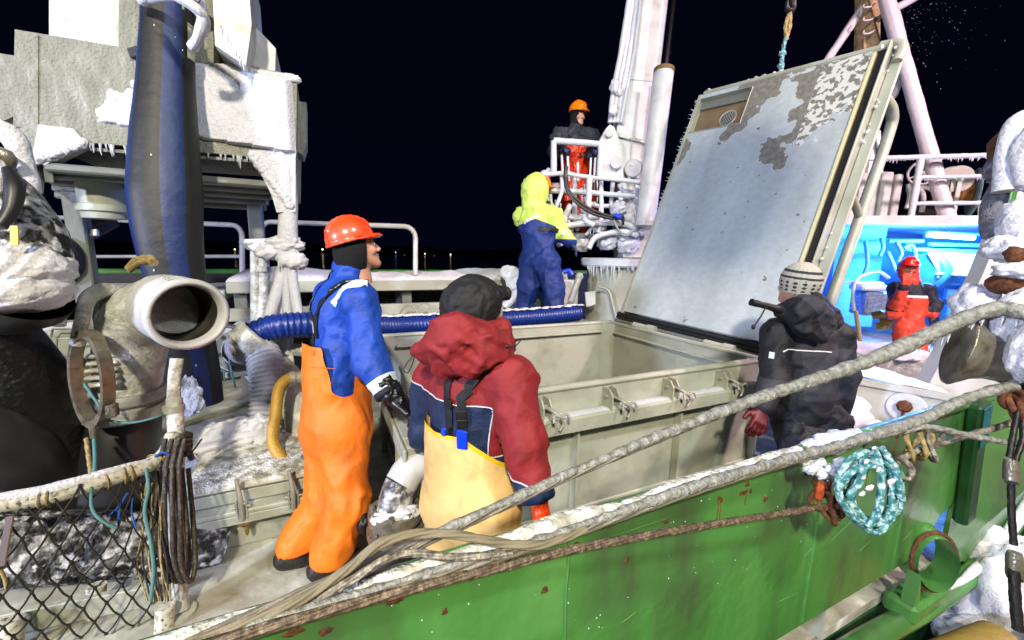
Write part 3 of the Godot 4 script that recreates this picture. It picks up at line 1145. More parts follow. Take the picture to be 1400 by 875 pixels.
func make_cover() -> void:
	var o := at(842, 430, 4.60)
	var up := Vector3(0.36349833, 0.93147073, -0.01520687)
	var w := Vector3(0.18198736, -0.05499107, 0.98176198)
	up = up.normalized()
	w = (w - up * w.dot(up)).normalized()
	var n := up.cross(w).normalized() # towards the back?
	if n.x > 0.0:
		n = -n # n: the face seen, towards the left
	var W := 1.73
	var H := 2.70
	var rot := Basis(w, up, w.cross(up))
	var t := thing("hatch_cover", "tall grey steel hatch cover standing open with peeling paint and a recessed vent", "hatch cover", o + w * W * 0.5)
	var P := func(i: float, j: float, k: float) -> Vector3: return o + w * i + up * j + n * k
	var B := func(mb: MB, a: Vector3, b: Vector3, bev: float) -> void:
		var c: Vector3 = (a + b) * 0.5
		box(mb, P.call(c.x, c.y, c.z), (b - a).abs(), bev, rot)
	# the face plate with the vent recess left out, as four plates in one skin
	var rx0 := 0.10
	var rx1 := 0.66
	var ry0 := 2.20
	var ry1 := 2.60
	var mb := MB.new()
	for q in [[0.09, 0.06, 1.60, ry0], [0.09, ry1, 1.60, 2.66], [0.09, ry0, rx0, ry1], [rx1, ry0, 1.60, ry1]]:
		var a: Vector3 = P.call(q[0], q[1], 0.0)
		var ta := Vector2(q[0] / W, 1.0 - q[1] / H)
		var tb := Vector2(q[2] / W, 1.0 - q[3] / H)
		mb.quad(P.call(q[0], q[1], 0.0), P.call(q[2], q[1], 0.0), P.call(q[2], q[3], 0.0), P.call(q[0], q[3], 0.0), ta, Vector2(tb.x, ta.y), tb, Vector2(ta.x, tb.y))
	var fm := StandardMaterial3D.new()
	fm.albedo_texture = peel_image(640, 1000)
	fm.roughness = 0.5
	part(mb, fm, "face_plate", t)
	# body behind the face: edges and back
	mb = MB.new()
	B.call(mb, Vector3(0.08, 0.05, -0.085), Vector3(1.61, 2.67, -0.075), 0.004)
	part(mb, M.paint, "back_plate", t)
	mb = MB.new()
	B.call(mb, Vector3(0.045, 0.02, -0.085), Vector3(0.088, 2.68, -0.002), 0.01)
	part(mb, M.paint, "side_edge", t)
	mb = MB.new()
	B.call(mb, Vector3(0.09, 2.662, -0.085), Vector3(1.66, 2.72, -0.002), 0.015)
	part(mb, M.paint, "top_edge", t)
	# the right edge: light bead, dark rubber seal, outer lip
	mb = MB.new()
	B.call(mb, Vector3(1.602, 0.04, -0.08), Vector3(1.632, 2.64, 0.018), 0.008)
	part(mb, mat("seal_bead", Color(0.80, 0.76, 0.60), 0.5), "seal_bead", t)
	mb = MB.new()
	B.call(mb, Vector3(1.634, 0.0, -0.08), Vector3(1.695, 2.66, 0.0), 0.012)
	part(mb, M.rubber_plain, "rubber_seal", t)
	mb = MB.new()
	B.call(mb, Vector3(1.697, 0.0, -0.10), Vector3(1.715, 2.70, 0.03), 0.006)
	B.call(mb, Vector3(1.717, 0.0, -0.10), Vector3(1.80, 2.72, -0.07), 0.008)
	part(mb, M.paint, "outer_lip", t)
	mb = MB.new()
	B.call(mb, Vector3(0.0, -0.03, -0.08), Vector3(1.69, -0.002, 0.0), 0.01)
	B.call(mb, Vector3(0.0, 0.0, -0.08), Vector3(1.632, 0.045, 0.004), 0.012)
	part(mb, M.rubber_plain, "rubber_seal", t)
	mb = MB.new()
	B.call(mb, Vector3(-0.02, -0.075, -0.1), Vector3(1.80, -0.032, -0.02), 0.01)
	part(mb, M.paint_dark, "bottom_lip", t)
	# corner of the lip at the top
	mb = MB.new()
	tube(mb, spline([P.call(1.62, 2.735, -0.05), P.call(1.73, 2.72, -0.05), P.call(1.77, 2.66, -0.05), P.call(1.77, 2.55, -0.05)], 0.02), 0.035, 10)
	part(mb, M.paint, "lip_corner", t)
	# the vent recess
	var d := 0.07
	mb = MB.new()
	B.call(mb, Vector3(rx0, ry0, -d - 0.004), Vector3(rx1, ry1, -d), 0.001)
	part(mb, mat("vent_brown", Color(0.47, 0.39, 0.30), 0.6, M.paint.albedo_texture, null, 2.0), "vent_backing", t)
	mb = MB.new()
	for e in [[rx0 - 0.006, ry0 - 0.006, rx0, ry1 + 0.006], [rx1, ry0 - 0.006, rx1 + 0.006, ry1 + 0.006], [rx0, ry0 - 0.006, rx1, ry0], [rx0, ry1, rx1, ry1 + 0.006]]:
		B.call(mb, Vector3(e[0], e[1], -d), Vector3(e[2], e[3], 0.012), 0.002)
	part(mb, M.paint, "vent_frame", t)
	mb = MB.new()
	B.call(mb, Vector3(rx0 + 0.002, ry1 - 0.10, -d + 0.001), Vector3(rx1 - 0.002, ry1 - 0.002, -d + 0.03), 0.004)
	part(mb, M.paint_dark, "vent_shelf", t)
	var vc: Vector3 = P.call(0.46, 2.345, -d)
	mb = MB.new()
	lathe(mb, vc, n, [[0.075, 0.002], [0.085, 0.008], [0.092, 0.002]], 28)
	var vent := part(mb, M.galv, "vent_ring", t)
	mb = MB.new()
	lathe(mb, vc, n, [[0.0, 0.002], [0.076, 0.002]], 28)
	part(mb, M.brown_hole, "vent_hole", vent)
	mb = MB.new()
	for k in range(-3, 4):
		var l := sqrt(maxf(0.0001, 0.076 * 0.076 - k * k * 0.00042))
		for q in 2:
			var dir := (w * 0.8 + up * 0.6) if q == 0 else (w * -0.6 + up * 0.8)
			var off := (w * -0.6 + up * 0.8) if q == 0 else (w * 0.8 + up * 0.6)
			bar(mb, vc + off * k * 0.0205 - dir * l + n * (0.005 + q * 0.003), vc + off * k * 0.0205 + dir * l + n * (0.005 + q * 0.003), n, 0.003, 0.006, 0.001)
	part(mb, M.galv, "vent_grille", vent, "", true)
	# two hinge barrels on the coaming's end wall
	for i in [0.42, 1.22]:
		mb = MB.new()
		var c: Vector3 = P.call(i, -0.07, 0.02)
		lathe(mb, c - w * 0.13, w, [[0.0, 0.0], [0.036, 0.0], [0.036, 0.17], [0.0, 0.17]], 14)
		lathe(mb, c + w * 0.045, w, [[0.0, 0.0], [0.045, 0.0], [0.045, 0.09], [0.0, 0.09]], 14)
		part(mb, M.paint, "hinge", t)
	# the bowed lifting pipe on the cover's back
	mb = MB.new()
	tube(mb, spline([P.call(1.74, 2.28, -0.08), P.call(1.78, 2.26, -0.30), P.call(1.78, 2.05, -0.40), P.call(1.78, 1.0, -0.40), P.call(1.78, 0.1, -0.42)], 0.05), 0.042, 14)
	part(mb, M.paint, "lifting_pipe", t)
	mb = MB.new()
	pipe(mb, [P.call(1.76, 1.42, -0.08), P.call(1.78, 1.36, -0.40)], 0.03)
	part(mb, M.paint, "pipe_brace", t)
	# frost needles along the left edge, ice beads on the right lip
	var rng := RandomNumberGenerator.new()
	rng.seed = 8
	mb = MB.new()
	for k in 70:
		var j := rng.randf_range(1.2, 2.7)
		var p: Vector3 = P.call(0.05, j, rng.randf_range(-0.07, 0.0))
		tube(mb, PackedVector3Array([p, p - w * rng.randf_range(0.02, 0.06) + up * rng.randf_range(-0.005, 0.03)]), [0.006, 0.0012], 5, false)
	for k in 18:
		lump(mb, P.call(1.735, rng.randf_range(0.8, 2.7), -0.05 + rng.randf_range(-0.03, 0.03)), Vector3.ONE * rng.randf_range(0.006, 0.015), k, 0.4, 4)
	for k in 26:
		lump(mb, P.call(rng.randf_range(0.05, 1.7), 2.722, rng.randf_range(-0.07, -0.01)), Vector3(1.6, 0.6, 1) * rng.randf_range(0.008, 0.018), k, 0.4, 4)
	part(mb, M.ice, "frost", t, "", true)
	# the sling and hook that hold it up
	var hb: Vector3 = P.call(0.86, 2.70, -0.05)
	var ht := hb + Vector3(0.03, 0.95, 0.02)
	t = thing("lifting_sling", "knotted green and tan rope sling holding up the open hatch cover", "sling", hb)
	mb = MB.new()
	rope(mb, [hb + Vector3(0, -0.01, 0), hb + Vector3(0.01, 0.06, 0), hb + Vector3(-0.005, 0.12, 0.01), hb + Vector3(0.012, 0.24, 0), hb + Vector3(0.03, 0.34, 0.0)], 0.019, 3, 90.0, 0.4, 16)
	rope(mb, [hb + Vector3(0.03, -0.01, 0), hb + Vector3(0.0, 0.08, 0.02), hb + Vector3(0.03, 0.16, -0.01), hb + Vector3(0.0, 0.28, 0.015), hb + Vector3(0.045, 0.36, 0)], 0.016, 3, 90.0, 0.4, 16)
	for k in [0.09, 0.2]:
		lump(mb, hb + Vector3(0.008, k, 0), Vector3(0.035, 0.03, 0.03), k * 40.0, 0.4, 8)
	part(mb, M.teal_rope, "green_strop", t)
	mb = MB.new()
	rope(mb, [hb + Vector3(0.03, 0.33, 0), hb + Vector3(0.05, 0.45, 0.01), hb + Vector3(0.035, 0.6, 0)], 0.022, 3, 80.0, 0.4, 16)
	rope(mb, [hb + Vector3(0.05, 0.33, 0), hb + Vector3(0.02, 0.45, -0.01), hb + Vector3(0.05, 0.6, 0)], 0.018, 3, 80.0, 0.4, 16)
	part(mb, M.hemp, "tan_strop", t)
	t = thing("crane_hook", "dark steel crane hook over the hatch cover's sling", "hook", hb + Vector3(0.04, 0.58, 0))
	mb = MB.new()
	var hk := hb + Vector3(0.04, 0.60, 0)
	tube(mb, spline([hk + Vector3(-0.05, 0.06, 0), hk + Vector3(-0.04, 0.0, 0), hk + Vector3(0.01, -0.02, 0), hk + Vector3(0.05, 0.03, 0), hk + Vector3(0.03, 0.1, 0), hk + Vector3(0.0, 0.16, 0)], 0.01), [0.012, 0.024, 0.028, 0.024, 0.02], 10)
	lump(mb, hk + Vector3(0, 0.17, 0), Vector3(0.06, 0.05, 0.06), 1.0, 0.05, 10)
	part(mb, M.dark_steel, "hook", t)
	mb = MB.new()
	rope(mb, [hk + Vector3(0, 0.2, 0), hk + Vector3(0.02, 3.0, -0.2)], 0.02, 6, 60, 0.25, 12, 0.05)
	part(mb, M.wire, "hoist_wire", t)

func make_bulwark() -> void:
	var z := -0.75
	var top := 0.935
	var bot := 0.20
	var t := thing("bulwark", "glossy green steel bulwark with rust stains running along the quay side", "bulwark", Vector3(1.2, -0.1, z))
	var mb := MB.new()
	# the plate: straight top, a long mooring slot under it on the right
	var plate_pts := [Vector3(-2.6, top, z), Vector3(-2.6, -1.2, z), Vector3(1.15, -1.2, z), Vector3(1.25, -0.3, z), Vector3(1.30, bot, z), Vector3(2.55, bot, z), Vector3(2.72, 0.36, z), Vector3(2.86, 0.40, z), Vector3(2.86, top, z)]
	plate(mb, plate_pts, Vector3(0, 0, -0.02))
	part(mb, M.green, "side_plate", t)
	mb = MB.new()
	# beyond the post the plate turns outwards a little with the bow
	plate(mb, [Vector3(2.88, top + 0.01, z), Vector3(2.88, 0.05, z), Vector3(3.3, -0.08, z + 0.0), Vector3(3.62, 0.10, z + 0.04), Vector3(3.84, 0.38, z + 0.08), Vector3(5.4, 1.3, z + 0.4), Vector3(5.4, 1.5, z + 0.4), Vector3(3.4, 1.0, z + 0.02)], Vector3(0, 0, -0.02))
	part(mb, M.green, "bow_plate", t)
	mb = MB.new()
	tube(mb, spline([Vector3(-2.6, top, z - 0.012), Vector3(0, top, z - 0.012), Vector3(2.8, top, z - 0.012), Vector3(3.4, top + 0.03, z + 0.01), Vector3(5.4, 1.5, z + 0.39)], 0.05), 0.026, 14, true, 0.006)
	part(mb, M.green, "top_rail", t)
	# the post
	mb = MB.new()
	bar(mb, Vector3(2.80, top + 0.02, z + 0.03), Vector3(2.93, 0.30, z + 0.03), Vector3.RIGHT, 0.11, 0.055, 0.012)
	part(mb, M.green_dark, "post", t)
	mb = MB.new()
	bar(mb, Vector3(2.80, top + 0.01, z + 0.062), Vector3(2.84, 0.74, z + 0.062), Vector3.RIGHT, 0.085, 0.006, 0.002)
	part(mb, M.blue_green, "post_paint", t, "chipped blue patch near the top of the post")
	# edge angle along the slot, and stays behind it
	mb = MB.new()
	slab(mb, Vector3(1.32, bot - 0.004, z - 0.09), Vector3(2.5, bot + 0.012, z - 0.022), 0.003)
	part(mb, M.green, "slot_edge", t)
	for sx in [-0.9, 0.1, 1.86]:
		mb = MB.new()
		plate(mb, [Vector3(sx, 0.0, z - 0.03), Vector3(sx, top - 0.05, z - 0.03), Vector3(sx, top - 0.08, z - 0.08), Vector3(sx, 0.0, z - 0.35)], Vector3(0.014, 0, 0))
		part(mb, M.paint, "stay", t)
	# rub rail below
	mb = MB.new()
	tube(mb, spline([Vector3(1.0, -0.02, z + 0.03), Vector3(2.05, -0.05, z + 0.03), Vector3(2.6, -0.10, z + 0.03), Vector3(3.07, -0.11, z + 0.03), Vector3(3.44, 0.02, z + 0.05), Vector3(3.84, 0.38, z + 0.1), Vector3(4.4, 0.86, z + 0.22), Vector3(5.4, 1.3, z + 0.44)], 0.05), [0.05, 0.05, 0.05, 0.045, 0.03, 0.022, 0.02], 16)
	part(mb, M.green, "rub_rail", t)
	mb = MB.new()
	tube(mb, spline([Vector3(2.85, -0.055, z + 0.045), Vector3(3.1, -0.06, z + 0.05), Vector3(3.44, 0.06, z + 0.065), Vector3(3.84, 0.42, z + 0.11), Vector3(4.4, 0.90, z + 0.23)], 0.02), [0.006, 0.02, 0.022, 0.016, 0.012], 10, true, 0.018, 7.0)
	part(mb, M.snow, "snow", t, "", true)
	# flaked paint and rust along the top edge
	var rng := RandomNumberGenerator.new()
	rng.seed = 21
	mb = MB.new()
	var ms := MB.new()
	var mi := MB.new()
	for k in 30:
		var x := rng.randf_range(-0.15, 2.2)
		var y := top - 0.03 - absf(rng.randfn(0.0, 0.12)) if k > 18 else top - rng.randf_range(0.02, 0.07)
		if y < 0.45:
			continue
		var rr := Vector3(rng.randf_range(0.005, 0.022), rng.randf_range(0.004, 0.010), 0.0022)
		lump(mb, Vector3(x, y, z), rr, k, 0.8, 7)
		if k % 6 == 0:
			lump(ms, Vector3(x, y - 0.04 - rr.y, z), Vector3(rr.x * 0.35, rng.randf_range(0.02, 0.06), 0.0016), k, 0.5, 7)
	part(mb, M.rust, "rust_spot", t, "", true)
	part(ms, M.rust_stain, "rust_streak", t, "", true)
	for k in 70:
		var x := rng.randf_range(-0.1, 1.6)
		var y := rng.randf_range(0.55, 0.93)
		lump(mi, Vector3(x, y, z), Vector3.ONE * rng.randf_range(0.0008, 0.0022), k, 0.3, 3)
	part(mi, M.ice, "frozen_droplet", t, "", true)
	# weld seams, scrapes and a dull salt bloom on the plate
	for x in [0.52, 1.62, 2.30]:
		mb = MB.new()
		var wp := []
		for k in 20:
			wp.append(Vector3(x + 0.002 * sin(k * 2.1), lerpf(top - 0.03, 0.22 if x > 1.3 else -0.4, k / 19.0), z + 0.001))
		tube(mb, spline(wp, 0.01), 0.0045, 8, true, 0.002, x)
		part(mb, M.green, "weld_seam", t)
	mb = MB.new()
	for k in 16:
		var x := rng.randf_range(0.0, 2.6)
		var y := rng.randf_range(0.3, 0.9)
		var a := rng.randf_range(-0.25, 0.5)
		lump(mb, Vector3(x, y, z), Vector3(rng.randf_range(0.02, 0.11), rng.randf_range(0.0012, 0.003), 0.0012), k, 0.6, 8, Basis(Vector3(0, 0, 1), a))
	part(mb, mat("green_scraped", Color(0.31, 0.50, 0.26), 0.5, M.paint.albedo_texture), "scrape", t, "", true)
	# snow and ice crust lying along the rail
	mb = MB.new()
	tube(mb, spline([Vector3(-0.3, top + 0.012, z - 0.005), Vector3(0.3, top + 0.012, z - 0.005), Vector3(1.0, top + 0.012, z - 0.005), Vector3(1.45, top + 0.014, z - 0.005)], 0.012), [0.012, 0.02, 0.006, 0.004, 0.016, 0.004, 0.018, 0.012, 0.006, 0.014], 10, true, 0.022, 2.0)
	part(mb, M.dirty_snow, "ice_crust", t, "", true)
	mb = MB.new()
	for q in [[1.55, 0.06], [1.68, 0.08], [1.8, 0.05], [1.62, 0.035], [1.9, 0.03], [2.3, 0.03], [2.45, 0.035]]:
		lump(mb, Vector3(q[0], top + 0.012, z - 0.01), Vector3(q[1] * 1.3, q[1] * 0.45, q[1] * 0.6), q[0] * 9.0, 0.5, 12)
	part(mb, M.snow, "snow", t, "", true)

	# fairlead ring standing in the slot
	var c := Vector3(2.56, 0.215, z + 0.04)
	var ax := Vector3(-0.62, 0.10, 0.78).normalized()
	t = thing("fairlead", "green oval steel fairlead with a rusted rim at the slot's end", "fairlead", Vector3(c.x, -0.06, c.z))
	var side := Vector3.UP.cross(ax).normalized()
	var upv := ax.cross(side)
	mb = MB.new()
	var ringp := []
	for k in 33:
		var a := TAU * k / 32
		ringp.append(c + side * cos(a) * 0.088 + upv * sin(a) * 0.142)
	# bell-mouthed ring: outer sleeve
	for lay in [[0.0, 1.0, 0.06, 0.90], [0.06, 0.90, -0.08, 0.86], [-0.08, 0.86, -0.08, 1.08], [-0.08, 1.08, 0.0, 1.0]]:
		var b0 := mb.v.size()
		for k in 33:
			var v: Vector3 = ringp[k] - c
			mb.add(c + v * lay[1] + ax * lay[0])
			mb.add(c + v * lay[3] + ax * lay[2])
		for k in 32:
			mb.tri(b0 + k * 2, b0 + k * 2 + 2, b0 + k * 2 + 3)
			mb.tri(b0 + k * 2, b0 + k * 2 + 3, b0 + k * 2 + 1)
	part(mb, M.green, "sleeve", t)
	mb = MB.new()
	tube(mb, PackedVector3Array(ringp.map(func(p): return p + ax * 0.03)), 0.009, 10, false)
	part(mb, M.rust, "rim", t)
	mb = MB.new()
	box(mb, c + Vector3(0.0, -0.23, -0.02), Vector3(0.34, 0.10, 0.13), 0.02)
	part(mb, M.green, "foot", t)
	for s in [-1.0, 1.0]:
		mb = MB.new()
		plate(mb, [c + Vector3(0.11 * s, -0.18, 0.03), c + Vector3(0.16 * s, -0.18, 0.03), c + Vector3(0.15 * s, -0.02, 0.03)], Vector3(0, 0, -0.05))
		part(mb, M.green, "gusset", t)
	mb = MB.new()
	lump(mb, c + side * -0.10 + upv * 0.16 - ax * 0.03, Vector3(0.055, 0.05, 0.05), 5.0, 0.5, 12)
	lump(mb, c + side * -0.14 + upv * 0.08 - ax * 0.03, Vector3(0.035, 0.07, 0.04), 6.0, 0.5, 12)
	part(mb, M.snow, "snow", t, "", true)
	# unseen sack out of view, placed to cast the shadow on the hatch cover
	var sk := Vector3(-2.6, 6.6, 5.2).lerp(at(968, 305, 4.45), 0.52)
	t = thing("unseen_shadow_sack", "unseen white sack behind the camera, placed to shade the hatch cover", "sack", sk - Vector3(0, 0.6, 0))
	mb = MB.new()
	lump(mb, sk, Vector3(0.33, 0.46, 0.30), 4.0, 0.12, 24)
	part(mb, M.white_paint, "shadow_sack_body", t)
	mb = MB.new()
	pipe(mb, [sk + Vector3(0, 0.5, 0), sk + Vector3(0, 6.0, 0)], 0.015, 8)
	part(mb, M.wire, "hoist_wire", t)
	# snowy fender on the quay below
	var q := at(1372, 800, 2.2)
	mb = MB.new()
	lump(mb, q + Vector3(0.1, -0.12, 0), Vector3(0.26, 0.36, 0.24), 3.0, 0.28, 40)
	lump(mb, q + Vector3(-0.02, -0.34, 0.05), Vector3(0.30, 0.18, 0.24), 4.0, 0.3, 30)
	solo(mb, M.snow, "snow_heap", "tall heap of clean snow at the quay edge under the hanging wire", "snow heap", q - Vector3(0, 0.5, 0))
	mb = MB.new()
	var f := at(1320, 905, 1.9)
	lathe(mb, f - Vector3(0.25, 0.03, 0.05), Vector3(1, 0.1, 0.2), [[0.0, 0.0], [0.08, 0.0], [0.11, 0.03], [0.11, 0.5], [0.08, 0.53], [0.0, 0.53]], 24)
	solo(mb, M.orange_tank, "yellow_fender", "yellowish round fender lying in the snow at the quay edge", "fender", f - Vector3(0, 0.15, 0))

# a tube whose section is split into strips by angle (for a hose with coloured bands)
func strip_tube(mb: MB, path: PackedVector3Array, r: Array, a0: float, a1: float, segs: int, squash: float, toward: Vector3) -> void:
	var n := path.size()
	var base := mb.v.size()
	for i in n:
		var t := (path[mini(i + 1, n - 1)] - path[maxi(i - 1, 0)]).normalized()
		var u := (toward - t * toward.dot(t)).normalized()
		var w := t.cross(u)
		var f: float = float(i) / (n - 1) * (r.size() - 1)
		var k: int = mini(int(f), r.size() - 2)
		var rr := lerpf(r[k], r[k + 1], f - k)
		for j in segs + 1:
			var a := lerpf(a0, a1, float(j) / segs)
			var fold := 1.0 + 0.03 * sin(a * 2.0 + i * 0.07) + 0.03 * fn.get_noise_3d(a * 3.0, i * 0.35, 3.0)
			mb.add(path[i] + (u * cos(a) * squash + w * sin(a)) * rr * fold, Vector2(float(j) / segs, float(i) / n))
	for i in n - 1:
		for j in segs:
			var a := base + i * (segs + 1) + j
			var b := a + segs + 1
			mb.tri(a, a + 1, b + 1)
			mb.tri(a, b + 1, b)

# a corrugated hose: rings of rib along a path
func ribbed(path: PackedVector3Array, r: float, pitch: float, deep: float) -> PackedFloat32Array:
	var out := PackedFloat32Array()
	var s := 0.0
	for i in path.size():
		if i > 0:
			s += (path[i] - path[i - 1]).length()
		out.append(r - deep * (0.5 + 0.5 * cos(TAU * s / pitch)))
	return out

func make_left() -> void:
	make_hopper()
	make_hose()
	make_nozzle()
	make_far_left()
	make_net_basket()

func make_hopper() -> void:
	var z := -3.6
	var H := func(px: float, py: float, dz := 0.0) -> Vector3: return onz(px, py, z + dz)
	var t := thing("ice_hopper", "tall grey steel hopper crusted with frost and snow on a slatted base", "hopper", Vector3(-1.2, 1.4, -4.2))
	var mb := MB.new()
	var back := Vector3(0, 0, -0.9)
	# main front body
	plate(mb, [H.call(20, 40), H.call(60, 200), H.call(112, 194), H.call(345, 214), H.call(372, 262), H.call(404, 262), H.call(406, 112), H.call(398, 102), H.call(345, 90), H.call(290, 96), H.call(165, 64)], back)
	part(mb, M.hopper_steel, "front_plate", t)
	mb = MB.new()
	plate(mb, [H.call(20, 40, 0.006), H.call(18, 172, 0.006), H.call(52, 178, 0.006), H.call(52, 48, 0.006)], Vector3(0, 0, -0.5))
	part(mb, M.hopper_steel, "corner_plate", t)
	# left leg going down
	mb = MB.new()
	plate(mb, [H.call(18, 174, 0.01), H.call(40, 260, 0.01), H.call(46, 262, 0.01), H.call(54, 176, 0.01)], Vector3(0, 0, -0.10))
	part(mb, M.hopper_steel, "leg", t)
	# slanting braces of ice-covered plate down to the legs
	mb = MB.new()
	plate(mb, [H.call(52, 170, 0.012), H.call(44, 214, 0.012), H.call(60, 226, 0.012), H.call(118, 196, 0.012), H.call(100, 176, 0.012)], Vector3(0, 0, -0.10))
	part(mb, M.snow, "brace", t)
	# right leg: tapered ice-covered
	mb = MB.new()
	iced(mb, [H.call(385, 195, -0.05), H.call(393, 262, -0.05), H.call(394, 335, -0.05)], 0.062, 0.03, 4.0, 16)
	part(mb, M.snow, "leg", t)
	mb = MB.new()
	plate(mb, [H.call(340, 205, 0.012), H.call(372, 268, 0.012), H.call(378, 290, 0.012), H.call(404, 290, 0.012), H.call(404, 200, 0.012)], Vector3(0, 0, -0.12))
	part(mb, M.snow, "brace", t)
	# blocks above
	mb = MB.new()
	plate(mb, [H.call(67, -70, -0.25), H.call(67, 52, -0.25), H.call(168, 66, -0.25), H.call(168, -70, -0.25)], back)
	part(mb, M.white_paint, "upper_box", t)
	mb = MB.new()
	plate(mb, [H.call(162, -70, -0.02), H.call(162, 70, -0.02), H.call(292, 98, -0.02), H.call(292, -70, -0.02)], back * 0.8)
	part(mb, M.hopper_steel, "neck", t)
	mb = MB.new()
	plate(mb, [H.call(288, -70, 0.16), H.call(294, 62, 0.16), H.call(336, 90, 0.16), H.call(344, 34, 0.16), H.call(336, -70, 0.16)], Vector3(0, 0, -0.7))
	part(mb, M.white_paint, "side_box", t)
	mb = MB.new()
	plate(mb, [H.call(338, 20, -0.1), H.call(340, 94, -0.1), H.call(376, 98, -0.1), H.call(377, 66, -0.1), H.call(345, 32, -0.1)], Vector3(0, 0, -0.6))
	part(mb, M.white_paint, "side_box", t)
	# brackets at both sides
	mb = MB.new()
	plate(mb, [H.call(405, 138, -0.2), H.call(405, 206, -0.2), H.call(414, 212, -0.2), H.call(419, 196, -0.2), H.call(419, 140, -0.2)], Vector3(0, 0, -0.3))
	part(mb, M.hopper_steel, "bracket", t)
	mb = MB.new()
	plate(mb, [H.call(-20, 70, -0.12), H.call(-20, 166, -0.12), H.call(8, 164, -0.12), H.call(20, 158, -0.12), H.call(20, 76, -0.12)], Vector3(0, 0, -0.3))
	part(mb, M.hopper_steel, "bracket", t)
	# slats of the base, one below the other and further back
	for k in 5:
		mb = MB.new()
		var y0: float = 236 + k * 7.5
		var a: Vector3 = onz(66 + k * 3, y0 - 12 + 6, z - 0.05 - 0.16 * k)
		var b: Vector3 = onz(376 - k * 3, y0 + 18, z - 0.05 - 0.16 * k)
		a.y = b.y
		bar(mb, a, b, Vector3.UP, 0.05, 0.12, 0.012)
		part(mb, M.paint_dark, "slat", t)
	mb = MB.new()
	bar(mb, H.call(66, 236, -0.02), H.call(66, 236, -0.75), Vector3.UP, 0.12, 0.04)
	bar(mb, H.call(374, 262, -0.02), H.call(374, 262, -0.75), Vector3.UP, 0.12, 0.04)
	part(mb, M.paint_dark, "base_frame", t)
	# under-deck sheet closing the body
	mb = MB.new()
	plate(mb, [H.call(110, 205, -0.02), H.call(345, 222, -0.02), H.call(345, 222, -0.88), H.call(110, 205, -0.88)], Vector3(0, 0.02, 0))
	part(mb, M.paint_dark, "bottom_plate", t)
	# discharge spout underneath
	mb = MB.new()
	var sc: Vector3 = H.call(140, 262, -0.35)
	lathe(mb, sc + Vector3(0, 0.05, 0), Vector3.DOWN, [[0.135, 0.0], [0.135, 0.14], [0.15, 0.145], [0.15, 0.19], [0.13, 0.2], [0.125, 0.24], [0.0, 0.24]], 28)
	part(mb, M.paint, "spout", t)
	for p in [[101, 262, 345, -0.5], [348, 272, 345, -0.6]]:
		mb = MB.new()
		var a: Vector3 = H.call(p[0], p[1], p[3])
		bar(mb, a, Vector3(a.x, 0.0, a.z), Vector3.RIGHT, 0.11, 0.11, 0.01)
		part(mb, M.paint_dark, "leg", t)
	# snow crust over the right of the front and along the lower edge
	mb = MB.new()
	var o: Vector3 = H.call(60, 205)
	var e: Vector3 = H.call(405, 205)
	var tp: Vector3 = H.call(405, 104)
	o.y = e.y
	var ux := Vector3(e.x - o.x, 0, 0)
	var uy := Vector3(0, tp.y - e.y, 0)
	crust(mb, o + Vector3(0, -0.03, 0.002), ux, uy, 110, 60, func(a: float, b: float, p: Vector3) -> float:
		var nz := fn.get_noise_3dv(p * 11.0)
		var n2 := fn.get_noise_3dv(p * 38.0)
		var line := 0.02 + a * 2.1
		var m := clampf((line - b) * 3.2 + nz * 1.9 + n2 * 1.1, -1.0, 1.0)
		var edge := minf(1.0, minf(minf(a, 1.0 - a) * 40.0, (1.0 - b) * 30.0))
		# stays on the plate: its lower edge rises a little to the left
		if b < 0.16 - a * 0.16:
			return -0.01
		return (0.014 + 0.022 * m + 0.018 * nz + 0.012 * n2) * edge if m > 0.0 else -0.01)
	part(mb, M.snow, "snow_crust", t, "", true)
	mb = MB.new()
	snow(mb, H.call(294, 95, 0.0), H.call(404, 106, 0.0) - H.call(294, 95, 0.0), Vector3(0, 0, -0.8), 0.05, 3.0, 0.04)
	for k in 24:
		var f := k / 23.0
		lump(mb, H.call(lerpf(294, 402, f), lerpf(93, 108, f), -0.01), Vector3(0.05, 0.03, 0.03), k * 3.0, 0.35, 8)
	for k in 16:
		var f := k / 15.0
		lump(mb, H.call(lerpf(44, 108, f), lerpf(218, 196, f), 0.01), Vector3(0.045, 0.035, 0.03), k * 5.0, 0.5, 8)
	for k in 14:
		var f := k / 13.0
		lump(mb, H.call(lerpf(345, 396, f), lerpf(213, 280, f), 0.0), Vector3(0.035, 0.035, 0.03), k * 5.0, 0.5, 8)
	part(mb, M.snow, "snow", t, "", true)
	var rng := RandomNumberGenerator.new()
	rng.seed = 5
	mb = MB.new()
	icicles(mb, H.call(115, 197), H.call(180, 202), 9, 0.09, rng)
	icicles(mb, H.call(272, 210), H.call(345, 216), 11, 0.09, rng)
	icicles(mb, H.call(280, 270, -0.7), H.call(372, 277, -0.7), 18, 0.08, rng)
	icicles(mb, H.call(300, 34, 0.16), H.call(334, 92, 0.16), 16, 0.07, rng)
	icicles(mb, H.call(376, 268), H.call(402, 296), 6, 0.08, rng)
	part(mb, M.ice, "icicles", t, "", true)

